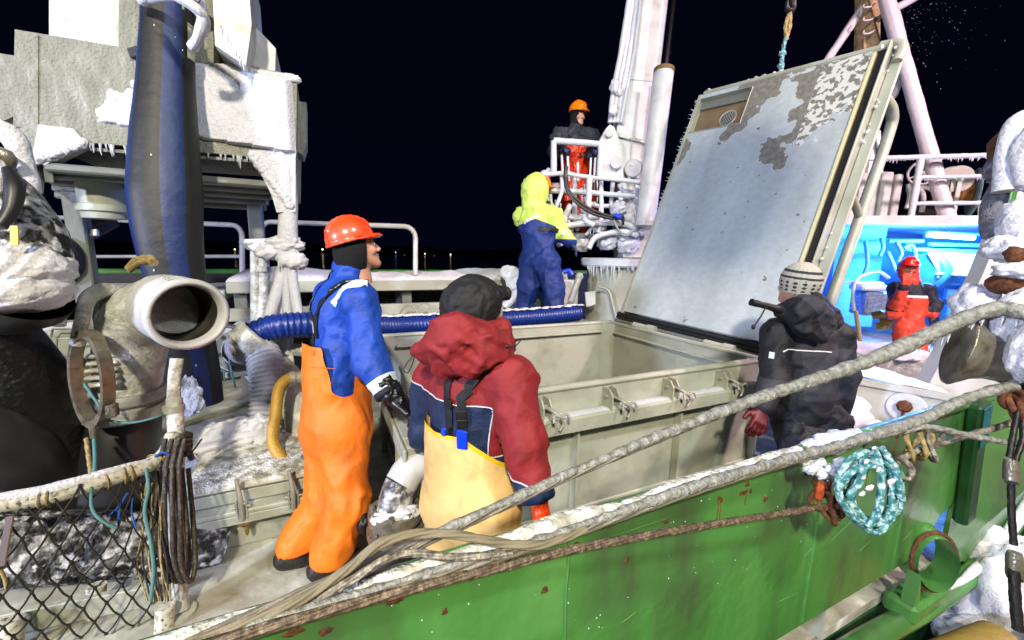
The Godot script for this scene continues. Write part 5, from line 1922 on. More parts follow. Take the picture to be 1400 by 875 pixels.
func make_middle() -> void:
	# ---- low hatch with a snowy lid and toggles
	var t := thing("small_hatch", "low grey hatch box with a snow-dusted lid and two rusty toggles", "hatch", Vector3(-0.33, 0, -2.8))
	var x0 := -0.72
	var x1 := 0.16
	var zf := -2.36
	var zb := -3.3
	var mb := MB.new()
	slab(mb, Vector3(x0 + 0.05, 0, zb), Vector3(x1, 0.22, zf - 0.05))
	part(mb, M.paint, "coaming", t)
	mb = MB.new()
	slab(mb, Vector3(x0, 0.22, zb - 0.02), Vector3(x1 + 0.02, 0.245, zf + 0.02), 0.005)
	slab(mb, Vector3(x0, 0.17, zf + 0.0), Vector3(x1 + 0.02, 0.218, zf + 0.02), 0.003)
	part(mb, M.paint, "flange", t)
	mb = MB.new()
	slab(mb, Vector3(x0 + 0.02, 0.248, zb), Vector3(x1, 0.33, zf - 0.05), 0.012)
	slab(mb, Vector3(x0 + 0.0, 0.332, zb - 0.02), Vector3(x1 + 0.01, 0.36, zf - 0.03), 0.012)
	part(mb, M.paint, "lid", t)
	mb = MB.new()
	snow(mb, Vector3(x0 + 0.01, 0.360, zf - 0.035), Vector3(x1 - x0 - 0.02, 0, 0), Vector3(0, 0, zb - zf + 0.04), 0.016, 2.0, 0.015, 0.12)
	part(mb, M.dirty_snow, "snow", t, "", true)
	mb = MB.new()
	lump(mb, Vector3(-0.62, 0.39, -3.0), Vector3(0.20, 0.10, 0.18), 2.0, 0.45, 24)
	lump(mb, Vector3(-0.42, 0.40, -2.95), Vector3(0.12, 0.12, 0.10), 3.0, 0.5, 20)
	lump(mb, Vector3(0.0, 0.38, -2.75), Vector3(0.16, 0.07, 0.22), 4.0, 0.4, 20)
	part(mb, M.snow, "snow_lump", t, "", true)
	for q in [-0.44, -0.20]:
		var p := Vector3(q, 0.245, zf - 0.005)
		mb = MB.new()
		for s in [-1.0, 1.0]:
			slab(mb, p + Vector3(s * 0.022 - 0.005, -0.05, 0.0), p + Vector3(s * 0.022 + 0.005, 0.05, 0.03), 0.002)
		pipe(mb, [p + Vector3(-0.04, 0.02, 0.02), p + Vector3(0.04, 0.02, 0.02)], 0.008, 8)
		tube(mb, spline([p + Vector3(0, -0.05, 0.03), p + Vector3(0, 0.06, 0.04), p + Vector3(-0.01, 0.14, 0.02), p + Vector3(-0.015, 0.17, 0.01)], 0.01), [0.012, 0.013, 0.012, 0.009], 10)
		var o := part(mb, M.galv, "toggle_clip", t)
		mb = MB.new()
		lump(mb, p + Vector3(0, -0.062, 0.021), Vector3(0.03, 0.035, 0.004), q, 0.6, 8)
		lump(mb, p + Vector3(0.012, -0.10, 0.017), Vector3(0.012, 0.05, 0.003), q, 0.6, 8)
		part(mb, M.rust_stain, "rust_streak", o, "", true)
	# ---- snow and ice on the deck round the sleeve's foot
	mb = MB.new()
	lump(mb, Vector3(-0.75, 0.03, -3.25), Vector3(0.42, 0.16, 0.35), 3.0, 0.4, 36)
	lump(mb, Vector3(-0.45, 0.04, -3.5), Vector3(0.35, 0.14, 0.3), 5.0, 0.4, 30)
	lump(mb, Vector3(-1.15, 0.02, -3.3), Vector3(0.5, 0.16, 0.4), 6.0, 0.4, 30)
	solo(mb, M.snow, "snow_drift", "drift of trodden snow round the foot of the black sleeve", "snow drift", Vector3(-0.7, 0, -3.3))
	# ---- frosty ribbed hose with its flange
	t = thing("frosted_hose", "white frosted ribbed hose bending down from a flanged pipe", "hose", at(360, 595, 2.85))
	mb = MB.new()
	var p := spline([at(328, 478, 3.1), at(348, 474, 3.0), at(362, 494, 2.95), at(368, 530, 2.9), at(364, 570, 2.85), at(358, 600, 2.82)], 0.006)
	tube(mb, p, ribbed(p, 0.122, 0.032, 0.018), 30, true, 0.005)
	part(mb, M.hose_frost, "hose_wall", t)
	mb = MB.new()
	var fx := (at(340, 474, 3.02) - at(310, 484, 3.15)).normalized()
	lathe(mb, at(318, 482, 3.1), fx, [[0.0, -0.05], [0.11, -0.05], [0.11, -0.03], [0.155, -0.03], [0.155, 0.0], [0.12, 0.002], [0.12, 0.02], [0.155, 0.022], [0.155, 0.05], [0.11, 0.05], [0.11, 0.07]], 32)
	part(mb, M.paint_frosted, "flange", t)
	for k in 6:
		mb = MB.new()
		var a := TAU * k / 6
		var u := fx.cross(Vector3.UP).normalized()
		lathe(mb, at(318, 482, 3.1) + (u * cos(a) + fx.cross(u) * sin(a)) * 0.135 + fx * 0.05, fx, [[0.016, 0.0], [0.016, 0.02], [0.0, 0.02]], 6)
		part(mb, M.worn_steel, "flange_bolt", t)
	mb = MB.new()
	lump(mb, at(300, 452, 3.1), Vector3(0.10, 0.05, 0.07), 4.0, 0.5, 14)
	part(mb, M.snow, "snow", t, "", true)
	# valve pipe feeding the flange
	t = thing("valve_pipe", "rime-covered valve and pipe left of the frosted hose's flange", "valve", at(290, 500, 3.2))
	mb = MB.new()
	iced(mb, [at(262, 500, 3.3), at(285, 492, 3.22), at(310, 484, 3.14)], 0.075, 0.02, 4.0, 18)
	iced(mb, [at(290, 494, 3.2), at(292, 470, 3.2), at(300, 452, 3.2)], 0.05, 0.02, 6.0, 16)
	part(mb, M.paint_frosted, "pipe", t)
	mb = MB.new()
	tube(mb, spline([at(284, 452, 3.12), at(298, 447, 3.1), at(320, 447, 3.1), at(330, 455, 3.1)], 0.02), 0.018, 10)
	lathe(mb, at(300, 449, 3.12), Vector3.UP, [[0.0, -0.02], [0.045, -0.02], [0.05, 0.02], [0.0, 0.03]], 12)
	part(mb, M.worn_steel, "valve_handle", t)
	mb = MB.new()
	tube(mb, spline([at(313, 480, 3.0), at(316, 505, 2.98), at(322, 530, 3.0)], 0.02), 0.007, 8)
	tube(mb, spline([at(305, 488, 3.0), at(307, 520, 3.0)], 0.02), 0.005, 8)
	part(mb, M.twine_green, "teal_lashing", t)
	# ---- thick pale pipe and yellow hose behind the orange worker
	t = thing("pale_pipe", "thick pale pipe slanting behind the yellow hose and orange overalls", "pipe", at(420, 610, 2.8))
	mb = MB.new()
	tube(mb, spline([at(380, 505, 3.05), at(396, 525, 2.95), at(408, 560, 2.88), at(425, 610, 2.8)], 0.03), 0.105, 22, true, 0.004)
	part(mb, M.paint_frosted, "pipe_wall", t)
	mb = MB.new()
	lathe(mb, at(396, 528, 2.95), at(408, 560, 2.88) - at(396, 525, 2.95), [[0.105, -0.03], [0.128, -0.03], [0.128, 0.01], [0.105, 0.01]], 24)
	part(mb, M.paint_frosted, "collar", t)
	t = thing("yellow_hose", "yellow rubber hose curving down over the small hatch to the worker's boots", "hose", at(450, 730, 2.25))
	mb = MB.new()
	tube(mb, spline([at(414, 516, 2.72), at(396, 517, 2.68), at(382, 530, 2.62), at(377, 565, 2.56), at(373, 600, 2.5), at(384, 625, 2.45), at(404, 650, 2.40), at(424, 678, 2.33), at(448, 714, 2.24), at(478, 752, 2.12), at(502, 780, 2.0), at(530, 800, 1.85)], 0.015), 0.034, 16, true, 0.002)
	part(mb, M.hose_yellow, "hose_wall", t)
	mb = MB.new()
	lathe(mb, at(400, 516, 2.69), at(414, 516, 2.72) - at(396, 517, 2.68), [[0.034, -0.02], [0.04, -0.015], [0.04, 0.015], [0.034, 0.02]], 18)
	lathe(mb, at(410, 516, 2.71), at(414, 516, 2.72) - at(396, 517, 2.68), [[0.034, -0.02], [0.04, -0.015], [0.04, 0.015], [0.034, 0.02]], 18)
	part(mb, M.galv, "hose_clamp", t)
	# ---- blue corrugated hose along the far side of the hatch
	t = thing("blue_ribbed_hose", "long bright blue ribbed hose lying along behind the open hatch", "hose", onz(560, 470, -3.98))
	mb = MB.new()
	p = spline([at(343, 466, 2.95), at(360, 452, 2.98), at(390, 445, 3.02), at(430, 444, 3.15), at(480, 446, 3.5), onz(540, 446, -3.98), onz(620, 441, -4.0), onz(700, 436, -4.02), onz(740, 433, -4.05), onz(790, 428, -4.1)], 0.007)
	tube(mb, p, ribbed(p, 0.10, 0.036, 0.012), 24)
	part(mb, M.hose_blue_corr, "hose_wall", t)
	mb = MB.new()
	for k in 60:
		var i := (k * 37) % (p.size() - 2) + 1
		if i > p.size() / 3:
			lump(mb, p[i] + Vector3(0, 0.105, 0.02 + 0.03 * sin(k * 3.0)), Vector3(0.05, 0.012, 0.03), k, 0.6, 6)
	part(mb, M.snow, "snow_flecks", t, "", true)
	mb = MB.new()
	lathe(mb, p[2], p[0] - p[3], [[0.12, -0.06], [0.14, -0.05], [0.14, 0.06], [0.10, 0.1], [0.0, 0.1]], 24)
	part(mb, M.paint_frosted, "end_collar", t)
	# ---- iced tripod and posts under the hopper's right leg
	t = thing("iced_tripod", "tripod stand thick with white ice under the hopper's right leg", "stand", at(385, 450, 3.3))
	var blk := at(392, 348, 3.18)
	mb = MB.new()
	box(mb, blk + Vector3(0, 0.0, 0), Vector3(0.17, 0.13, 0.15), 0.03)
	part(mb, M.ice, "block", t)
	mb = MB.new()
	lump(mb, blk + Vector3(0, 0.08, 0), Vector3(0.13, 0.07, 0.1), 3.0, 0.4, 18)
	lump(mb, blk + Vector3(-0.12, 0.02, 0.02), Vector3(0.09, 0.06, 0.07), 4.0, 0.4, 14)
	lump(mb, blk + Vector3(0.05, -0.05, 0.05), Vector3(0.10, 0.07, 0.06), 5.0, 0.4, 14)
	var rng := RandomNumberGenerator.new()
	rng.seed = 2
	icicles(mb, blk + Vector3(-0.09, -0.05, 0.08), blk + Vector3(0.1, -0.05, 0.08), 12, 0.12, rng, 0.01)
	part(mb, M.snow, "ice_cap", t, "", true)
	for q in [[364, 445, 3.12, 390], [384, 470, 3.28, 392], [412, 455, 3.2, 396], [393, 560, 3.3, 394]]:
		mb = MB.new()
		iced(mb, [at(q[3], 362, 3.18), at(q[0], q[1], q[2])], 0.038, 0.014, q[0], 14)
		part(mb, M.ice, "leg", t)
	t = thing("bowl_bracket", "rimed bowl-shaped bracket on twin pipes left of the iced tripod", "bracket", at(355, 450, 3.3))
	mb = MB.new()
	plate(mb, [at(331, 327, 3.25), at(340, 338, 3.25), at(358, 352, 3.25), at(375, 356, 3.22), at(388, 350, 3.2), at(388, 335, 3.2), at(364, 326, 3.25)], Vector3(0, 0, -0.15))
	lathe(mb, at(347, 333, 3.33), Vector3.UP, [[0.0, -0.06], [0.05, -0.05], [0.10, 0.0], [0.105, 0.012], [0.0, 0.012]], 20)
	part(mb, M.paint_frosted, "bowl", t)
	mb = MB.new()
	iced(mb, [at(349, 330, 3.35), at(349, 400, 3.38), at(348, 470, 3.4)], 0.034, 0.006, 3.0, 14)
	part(mb, M.paint_frosted, "pipe", t)
	mb = MB.new()
	iced(mb, [at(361, 344, 3.35), at(361, 400, 3.38), at(358, 460, 3.4)], 0.036, 0.01, 4.0, 14)
	part(mb, M.paint_frosted, "pipe", t)
	mb = MB.new()
	lathe(mb, at(361, 372, 3.36), Vector3.UP, [[0.036, 0.0], [0.052, 0.005], [0.052, 0.045], [0.036, 0.05]], 16)
	part(mb, M.paint_frosted, "pipe_joint", t)
	# pipes and fittings in the tangle below
	t = thing("deck_pipes", "tangle of grey pipes and fittings under the iced tripod", "pipes", at(400, 500, 3.3))
	for q in [[[372, 470, 3.4], [388, 476, 3.3], [420, 480, 3.25], 0.05], [[395, 470, 3.3], [396, 500, 3.2], [398, 540, 3.1], 0.03], [[330, 500, 3.3], [350, 520, 3.3], [380, 530, 3.2], 0.035], [[300, 470, 3.5], [340, 440, 3.7], [400, 430, 3.9], 0.04]]:
		mb = MB.new()
		iced(mb, [at(q[0][0], q[0][1], q[0][2]), at(q[1][0], q[1][1], q[1][2]), at(q[2][0], q[2][1], q[2][2])], q[3], 0.008, q[0][0], 14)
		part(mb, M.paint_frosted, "pipe", t)
	mb = MB.new()
	box(mb, at(345, 505, 3.2), Vector3(0.36, 0.05, 0.2), 0.01, Basis(Vector3.UP, 0.2))
	part(mb, M.paint, "support_bar", t)
	# ---- far side of the ship: rails, gunwale, snow-topped bench
	var g := -5.75
	mb = MB.new()
	slab(mb, Vector3(-8, -1.5, -6.5), Vector3(11, 1.28, -6.42), 0.004)
	var gw := solo(mb, M.dark_steel, "far_bulwark", "dark bulwark with a green top rail on the far side of the deck", "bulwark", Vector3(0, -1.5, -6.46))
	mb = MB.new()
	pipe(mb, [Vector3(-8, 1.29, -6.46), Vector3(11, 1.29, -6.46)], 0.045, 10)
	part(mb, M.green, "top_rail", gw)
	t = thing("snowy_bench", "long steel bench top along the far rail under lumpy snow", "bench", Vector3(0.6, 0, -5.3))
	mb = MB.new()
	slab(mb, Vector3(-0.9, 1.14, -5.7), Vector3(2.75, 1.27, -5.0), 0.01)
	part(mb, M.paint, "top_beam", t)
	mb = MB.new()
	snow(mb, Vector3(-0.9, 1.268, -5.0), Vector3(3.6, 0, 0), Vector3(0, 0, -0.7), 0.15, 6.0, 0.025, 0.12)
	part(mb, M.snow, "snow", t, "", true)
	mb = MB.new()
	slab(mb, Vector3(-0.9, 0, -5.68), Vector3(2.75, 1.13, -5.64))  # added dark sheet, stands in for the shade under the bench
	part(mb, M.dark_steel, "back_plate", t)
	for x in [-0.8, 0.95, 2.6]:
		mb = MB.new()
		slab(mb, Vector3(x - 0.06, 0, -5.6), Vector3(x + 0.06, 1.138, -5.12))
		part(mb, M.paint_dark, "support", t)
	mb = MB.new()
	slab(mb, Vector3(-0.9, 0.86, -5.0), Vector3(2.75, 0.99, -4.92))
	part(mb, M.paint, "lower_beam", t)
	mb = MB.new()
	for q in [[560, 424], [580, 421], [640, 420]]:
		tube(mb, spline([at(q[0] - 14, q[1] + 6, 4.7), at(q[0] - 6, q[1] - 5, 4.7), at(q[0] + 6, q[1] - 5, 4.7), at(q[0] + 12, q[1] + 6, 4.7)], 0.02), 0.008, 8)
	part(mb, M.galv, "lashing_ring", t)
	t = thing("snowy_side_deck", "white side deck with loose snow beyond the big black sleeve", "side deck", Vector3(-2.6, 0, -5.5))
	mb = MB.new()
	slab(mb, Vector3(-6.5, 1.05, -6.3), Vector3(-0.95, 1.16, -5.2), 0.01)
	part(mb, M.white_paint, "deck_plate", t)
	mb = MB.new()
	slab(mb, Vector3(-6.4, 0.72, -5.5), Vector3(-1.0, 0.86, -5.3), 0.01)
	part(mb, M.white_paint, "lower_plate", t)
	mb = MB.new()
	snow(mb, Vector3(-6.4, 1.16, -5.22), Vector3(5.4, 0, 0), Vector3(0, 0, -0.9), 0.05, 3.0, 0.05, 0.3)
	part(mb, M.snow, "snow", t, "", true)
	mb = MB.new()
	slab(mb, Vector3(-6.4, 0, -5.9), Vector3(-1.0, 0.7, -5.8))
	part(mb, M.dark_steel, "back_plate", t)
	mb = MB.new()
	iced(mb, [at(80, 445, 3.6), at(80, 350, 3.75)], 0.05, 0.006, 3.0)
	part(mb, M.white_paint, "post", t)
	# rails
	for q in [[[[106, 384, 4.95], [106, 352, 4.95], [108, 345, 4.95]], [[50, 296, 4.9], [58, 306, 4.9], [60, 330, 4.9], [60, 400, 4.9]], "left"], []]:
		if q.is_empty():
			continue
	var a := at(148, 304, 5.05)
	rail_loop(at(40, 296, 5.4), at(331, 308, 5.0), at(331, 385, 5.0), at(106, 351, 5.35), "white pipe railing seen on both sides of the big black sleeve")
	rail_loop(at(568, 310, 5.0), at(356, 303, 5.15), at(356, 378, 5.15), Vector3.ZERO, "white pipe railing with rounded corners behind the orange helmet", at(568, 376, 5.0))
	# ---- small elbow with flange between the two near workers
	t = thing("suction_elbow", "snowy steel pipe elbow with a bolted flange between the two near workers", "pipe elbow", at(540, 800, 1.85))
	mb = MB.new()
	tube(mb, spline([at(612, 628, 1.98), at(588, 630, 1.95), at(562, 641, 1.9), at(548, 662, 1.865)], 0.012), 0.074, 28, true, 0.004)
	part(mb, M.white_paint, "elbow", t)
	mat("elbow_foot", Color(1, 1, 1), 0.35, tex(81, 0.02, [[0.0, Color(0.14, 0.14, 0.14)], [0.42, Color(0.3, 0.3, 0.3)], [0.56, Color(0.55, 0.55, 0.55)], [0.68, Color(0.84, 0.84, 0.85)], [1.0, Color(0.9, 0.9, 0.9)]]), M.snow.normal_texture, 1.6, 0.3)
	mb = MB.new()
	tube(mb, spline([at(549, 660, 1.866), at(543, 676, 1.85), at(540, 697, 1.84)], 0.012), [0.072, 0.074, 0.078], 28, true, 0.003)
	part(mb, M.elbow_foot, "elbow_foot", t)
	mb = MB.new()
	var e := at(540, 700, 1.84)
	lathe(mb, e, Vector3.DOWN, [[0.07, -0.02], [0.115, -0.02], [0.118, 0.0], [0.118, 0.03], [0.10, 0.035], [0.10, 0.06], [0.125, 0.065], [0.125, 0.10], [0.10, 0.11], [0.0, 0.11]], 32)
	part(mb, M.worn_steel, "flange", t)
	for k in 8:
		mb = MB.new()
		var an := TAU * k / 8 + 0.3
		lathe(mb, e + Vector3(cos(an) * 0.10, 0.04, sin(an) * 0.10), Vector3.DOWN, [[0.0, 0.0], [0.014, 0.0], [0.014, 0.10], [0.0, 0.10]], 6)
		part(mb, M.worn_steel, "flange_bolt", t)
	mb = MB.new()
	tube(mb, spline([e + Vector3(0, -0.10, 0), e + Vector3(-0.01, -0.3, 0.0), e + Vector3(-0.05, -0.68, 0)], 0.03), 0.10, 24)
	part(mb, M.rubber_plain, "hose", t)
	mb = MB.new()
	lump(mb, e + Vector3(0.03, 0.025, 0.06), Vector3(0.07, 0.03, 0.045), 3.0, 0.4, 14)
	lump(mb, e + Vector3(-0.07, 0.02, 0.05), Vector3(0.04, 0.025, 0.03), 4.0, 0.4, 12)
	part(mb, M.snow, "snow", t, "", true)
	mb = MB.new()
	lathe(mb, e + Vector3(0.10, 0.0, 0.02), Vector3(1, 0.2, 0.3), [[0.0, 0.0], [0.03, 0.0], [0.035, 0.04], [0.02, 0.06], [0.0, 0.06]], 12)
	part(mb, M.dark_steel, "cam_lever", t)
	mb = MB.new()
	lump(mb, at(497, 716, 1.95), Vector3(0.035, 0.05, 0.04), 2.0, 0.2, 12)
	part(mb, M.dark_steel, "cam_lever", t)

func rail_loop(far_end: Vector3, corner: Vector3, foot: Vector3, mid: Vector3, label: String, foot2 := Vector3.ZERO) -> void:
	var t := thing("pipe_railing", label, "railing", foot)
	var mb := MB.new()
	var d := (far_end - corner).normalized()
	var down := (foot - corner).normalized()
	var r := 0.14
	var pts := [foot]
	pts.append(corner + down * r * 1.5)
	for k in 5:
		var a := PI / 2 * k / 4
		pts.append(corner + (d + down) * r - d * r * cos(a) - down * r * sin(a))
	if foot2 != Vector3.ZERO:
		for k in 5:
			var a := PI / 2 * k / 4
			pts.append(far_end + (-d + down) * r + d * r * sin(a) - down * r * cos(a))
		pts.append(foot2)
	else:
		pts.append(far_end)
	tube(mb, PackedVector3Array(pts), 0.03, 12, true)
	part(mb, M.white_paint, "top_bar", t)
	if mid != Vector3.ZERO:
		mb = MB.new()
		var c2 := corner.lerp(foot, 0.55)
		pipe(mb, [mid, c2], 0.022, 10)
		part(mb, M.white_paint, "middle_bar", t)
		mb = MB.new()
		pipe(mb, [mid + Vector3(0, 0.02, 0), Vector3(mid.x, foot.y - 0.05, mid.z)], 0.02, 10)
		pipe(mb, [far_end, Vector3(far_end.x, foot.y - 0.1, far_end.z)], 0.03, 10)
		part(mb, M.white_paint, "post", t)

func make_crane() -> void:
	var D := 5.5
	var base := at(840, 440, D)
	base.y = 0.0
	var t := thing("deck_crane", "white ice-coated deck crane with a tall boom and hydraulic ram", "crane", base)
	var mb := MB.new()
	var fl := at(840, 356, D)
	var c := Vector3(base.x, 0, base.z)
	lathe(mb, c, Vector3.UP, [[0.40, 0.0], [0.40, fl.y - 0.08], [0.38, fl.y - 0.05]], 40)
	part(mb, M.paint, "column", t)
	mb = MB.new()
	lathe(mb, Vector3(c.x, fl.y - 0.06, c.z), Vector3.UP, [[0.36, -0.03], [0.47, -0.02], [0.49, 0.0], [0.49, 0.075], [0.46, 0.09], [0.0, 0.095]], 48)
	part(mb, M.ice, "slewing_ring", t)
	mb = MB.new()
	var rng := RandomNumberGenerator.new()
	rng.seed = 6
	for k in 40:
		var a := rng.randf_range(-0.4, 2.6) + 0.6
		var p := Vector3(c.x + cos(a) * 0.475, fl.y - 0.07, c.z + sin(a) * 0.475)
		icicles(mb, p, p, 1, 0.20, rng, 0.013)
	part(mb, M.ice, "icicles", t, "", true)
	mb = MB.new()
	tube(mb, spline([at(818, 392, 5.02), at(832, 398, 5.0), at(838, 420, 5.0), at(842, 436, 5.02)], 0.03), 0.016, 8)
	part(mb, M.paint, "conduit", t)
	mb = MB.new()
	plate(mb, [at(800, 400, 5.05), at(802, 420, 5.05), at(814, 416, 5.05), at(814, 398, 5.05)], Vector3(0.02, 0, -0.05))
	part(mb, M.white_paint, "lug", t)
	# boom base and boom
	mb = MB.new()
	var bk := Vector3(0.25, 0.0, -0.5)
	plate(mb, [at(852, 352, D - 0.2), at(846, 200, D - 0.2), at(842, 182, D - 0.2), at(888, 192, D - 0.2), at(902, 200, D - 0.2), at(896, 352, D - 0.2)], bk)
	part(mb, M.white_paint, "boom_foot", t)
	mb = MB.new()
	plate(mb, [at(842, 184, D - 0.22), at(878, -20, D - 0.3), at(884, -60, D - 0.3), at(925, -60, D - 0.3), at(919, -20, D - 0.3), at(886, 194, D - 0.22)], Vector3(0.16, 0, -0.32))
	var boom := part(mb, M.white_paint, "boom", t)
	mb = MB.new()
	bar(mb, at(842, 184, D - 0.235), at(887, 195, D - 0.235), Vector3.UP, 0.04, 0.02)
	part(mb, M.dirty_snow, "joint_seam", boom)
	mb = MB.new()
	for q in [[858, 108, 893, 111], [858, 108, 852, 170], [893, 111, 892, 150]]:
		pipe(mb, [at(q[0], q[1], D - 0.25), at(q[2], q[3], D - 0.25)], 0.012, 6)
	part(mb, M.ice, "iced_line", boom)
	# cables and pipes on the boom's left edge
	for k in 4:
		mb = MB.new()
		iced(mb, [at(864 + k * 5, -30, D - 0.3), at(851 + k * 6, 60, D - 0.3), at(838 + k * 6, 130, D - 0.3), at(834 + k * 5, 168, D - 0.26)], 0.02 if k % 2 else 0.03, 0.012, k * 7.0, 10, 0.06)
		part(mb, M.ice, "iced_pipe", boom)
	mb = MB.new()
	lump(mb, at(840, 118, D - 0.36), Vector3(0.05, 0.09, 0.05), 2.0, 0.5, 12)
	lump(mb, at(838, 150, D - 0.36), Vector3(0.06, 0.07, 0.05), 3.0, 0.5, 12)
	lump(mb, at(846, 125, D - 0.34), Vector3(0.04, 0.06, 0.05), 4.0, 0.5, 12)
	part(mb, M.ice, "ice_lump", boom, "", true)
	# lug plate at the boom's foot
	mb = MB.new()
	plate(mb, [at(818, 196, D - 0.3), at(829, 176, D - 0.3), at(834, 170, D - 0.3), at(840, 174, D - 0.3), at(850, 200, D - 0.3), at(852, 245, D - 0.3), at(822, 245, D - 0.3)], Vector3(0.02, 0, -0.07))
	lathe(mb, at(833, 182, D - 0.34), (EYE - at(833, 182, D)).normalized(), [[0.0, 0.03], [0.045, 0.03], [0.05, 0.0], [0.0, 0.0]], 18)
	part(mb, M.white_paint, "lug_plate", t)
	mb = MB.new()
	lathe(mb, at(843, 222, D - 0.36), (EYE - at(843, 222, D)).normalized(), [[0.0, 0.05], [0.07, 0.05], [0.075, 0.03], [0.05, 0.0], [0.0, 0.0]], 20)
	lathe(mb, at(866, 230, D - 0.30), (EYE - at(866, 230, D)).normalized(), [[0.0, 0.06], [0.10, 0.06], [0.11, 0.03], [0.11, 0.0], [0.0, 0.0]], 20)
	part(mb, M.white_paint, "pivot_cap", t)
	# ram
	mb = MB.new()
	var r0 := at(882, 310, 5.0)
	var r1 := at(908, 94, 4.9)
	var r2 := at(927, -70, 4.85)
	lathe(mb, r0, r1 - r0, [[0.0, 0.0], [0.12, 0.0], [0.125, 0.05], [0.118, 0.1], [0.118, r0.distance_to(r1) - 0.03], [0.11, r0.distance_to(r1)], [0.0, r0.distance_to(r1)]], 28)
	part(mb, M.white_paint, "ram_barrel", t)
	mb = MB.new()
	tube(mb, PackedVector3Array([r1, r2]), 0.055, 24)
	part(mb, M.chrome, "ram_rod", t)
	mb = MB.new()
	lathe(mb, r1, r0 - r1, [[0.121, 0.005], [0.122, 0.03], [0.121, 0.055]], 28)
	part(mb, M.rust_stain, "gland_rust", t)
	# machinery below the boom: valves and pipes thick with ice
	var cage := thing("control_cage", "ice-white pipe cage of crane levers in front of the orange-hatted operator", "control stand", at(790, 345, D - 0.3))
	var dd := 5.15
	for q in [
		[[757, 240], [757, 193], [822, 198], [819, 246]],
	]:
		mb = MB.new()
		var pts := []
		for p in q:
			pts.append(at(p[0], p[1], dd))
		for k in pts.size() - 1:
			iced(mb, [pts[k], pts[k + 1]], 0.032, 0.015, k, 12)
		part(mb, M.ice, "top_frame", cage)
	var lines := [
		[[742, 240], [770, 238], [800, 242], [860, 248], [880, 250]], [[745, 262], [780, 262], [830, 266], [868, 268]], [[752, 292], [790, 296], [830, 298], [850, 300]],
		[[768, 238], [768, 262], [762, 280], [756, 300]], [[786, 242], [786, 300], [790, 315]], [[806, 242], [804, 282], [800, 300], [812, 308]], [[822, 248], [822, 300], [818, 318]],
		[[838, 250], [836, 285], [845, 300]], [[760, 312], [800, 306], [850, 306], [878, 318]], [[800, 322], [815, 308], [840, 304], [866, 310]], [[805, 340], [815, 325], [845, 318], [872, 322]],
		[[860, 225], [880, 232], [890, 250], [884, 280], [868, 300]], [[846, 252], [852, 262], [868, 264], [876, 280]], [[770, 330], [772, 300], [780, 280]], [[750, 276], [748, 240], [752, 232]],
		[[868, 256], [888, 262], [890, 300]]]
	for i in lines.size():
		mb = MB.new()
		var pts := []
		for p in lines[i]:
			pts.append(at(p[0], p[1], dd + 0.06 * ((i * 7) % 5) - 0.1))
		iced(mb, pts, [0.02, 0.026, 0.032][i % 3], 0.02, i * 3.0, 12, 0.035)
		part(mb, M.ice, "iced_pipe", cage)
	for i in 16:
		mb = MB.new()
		var x := rng.randf_range(752, 872)
		var y := rng.randf_range(246, 322)
		var pd := dd + rng.randf_range(-0.05, 0.2)
		var dx := rng.randf_range(14, 34) * (1.0 if i % 2 else 0.15)
		var dy := rng.randf_range(10, 26) * (0.15 if i % 2 else 1.0)
		iced(mb, [at(x, y, pd), at(x + dx * 0.5, y + dy * 0.5 + 2.0, pd), at(x + dx, y + dy, pd)], rng.randf_range(0.012, 0.028), 0.022, i * 5.0, 10, 0.035)
		part(mb, M.ice, "iced_pipe", cage)
	for q in [[768, 212, 770, 250], [776, 214, 778, 248], [808, 216, 806, 250], [814, 216, 812, 250], [790, 222, 790, 248]]:
		mb = MB.new()
		iced(mb, [at(q[0], q[1], dd + 0.05), at(q[2], q[3], dd + 0.05)], 0.012, 0.008, q[0], 8)
		part(mb, M.ice, "lever", cage)
	mb = MB.new()
	for q in [[770, 300, 0.09], [800, 286, 0.06], [845, 285, 0.11], [862, 300, 0.12], [830, 330, 0.13], [858, 335, 0.14], [796, 335, 0.10], [752, 285, 0.08], [760, 255, 0.06], [874, 270, 0.09], [852, 330, 0.12], [820, 312, 0.08]]:
		lump(mb, at(q[0], q[1], dd + 0.1), Vector3(q[2], q[2] * 0.8, q[2]), q[0], 0.5, 12)
	for k in 60:
		var p := at(rng.randf_range(748, 880), rng.randf_range(242, 335), dd + rng.randf_range(-0.1, 0.1))
		icicles(mb, p, p, 1, 0.12, rng, 0.009)
	part(mb, M.ice, "ice_crust", cage, "", true)
	mb = MB.new()
	box(mb, at(745, 240, dd + 0.05), Vector3(0.13, 0.12, 0.12), 0.03)
	part(mb, M.ice, "valve_block", cage)
	mb = MB.new()
	plate(mb, [at(752, 330, D - 0.05), at(830, 330, D - 0.05), at(830, 322, D - 0.05), at(752, 320, D - 0.05)], Vector3(0.2, 0, -0.45))
	part(mb, M.ice, "foot_plate", cage)
	# black hydraulic hoses
	var hs := thing("hydraulic_hoses", "pair of black hydraulic hoses sagging across the iced control cage", "hoses", at(810, 300, 5.0))
	for q in [0.0, 5.0]:
		mb = MB.new()
		tube(mb, spline([at(773 + q * 0.5, 228, 5.0), at(773, 246 + q, 4.98), at(782, 266 + q, 4.96), at(806, 285 + q, 4.95), at(836, 296 + q * 0.6, 4.96), at(850, 294 + q, 4.98), at(852, 308, 5.0)], 0.03), 0.018, 10)
		part(mb, M.rubber_plain, "hose", hs)
	mb = MB.new()
	tube(mb, spline([at(838, 298, 4.97), at(846, 315, 4.97), at(856, 322, 4.97), at(870, 310, 5.0)], 0.03), 0.014, 10)
	part(mb, M.galv, "thin_hose", hs)
	mb = MB.new()
	bar(mb, at(840, 294, 4.93), at(850, 297, 4.93), Vector3.UP, 0.05, 0.05, 0.01)
	part(mb, M.buckle_blue, "hose_sleeve", hs)
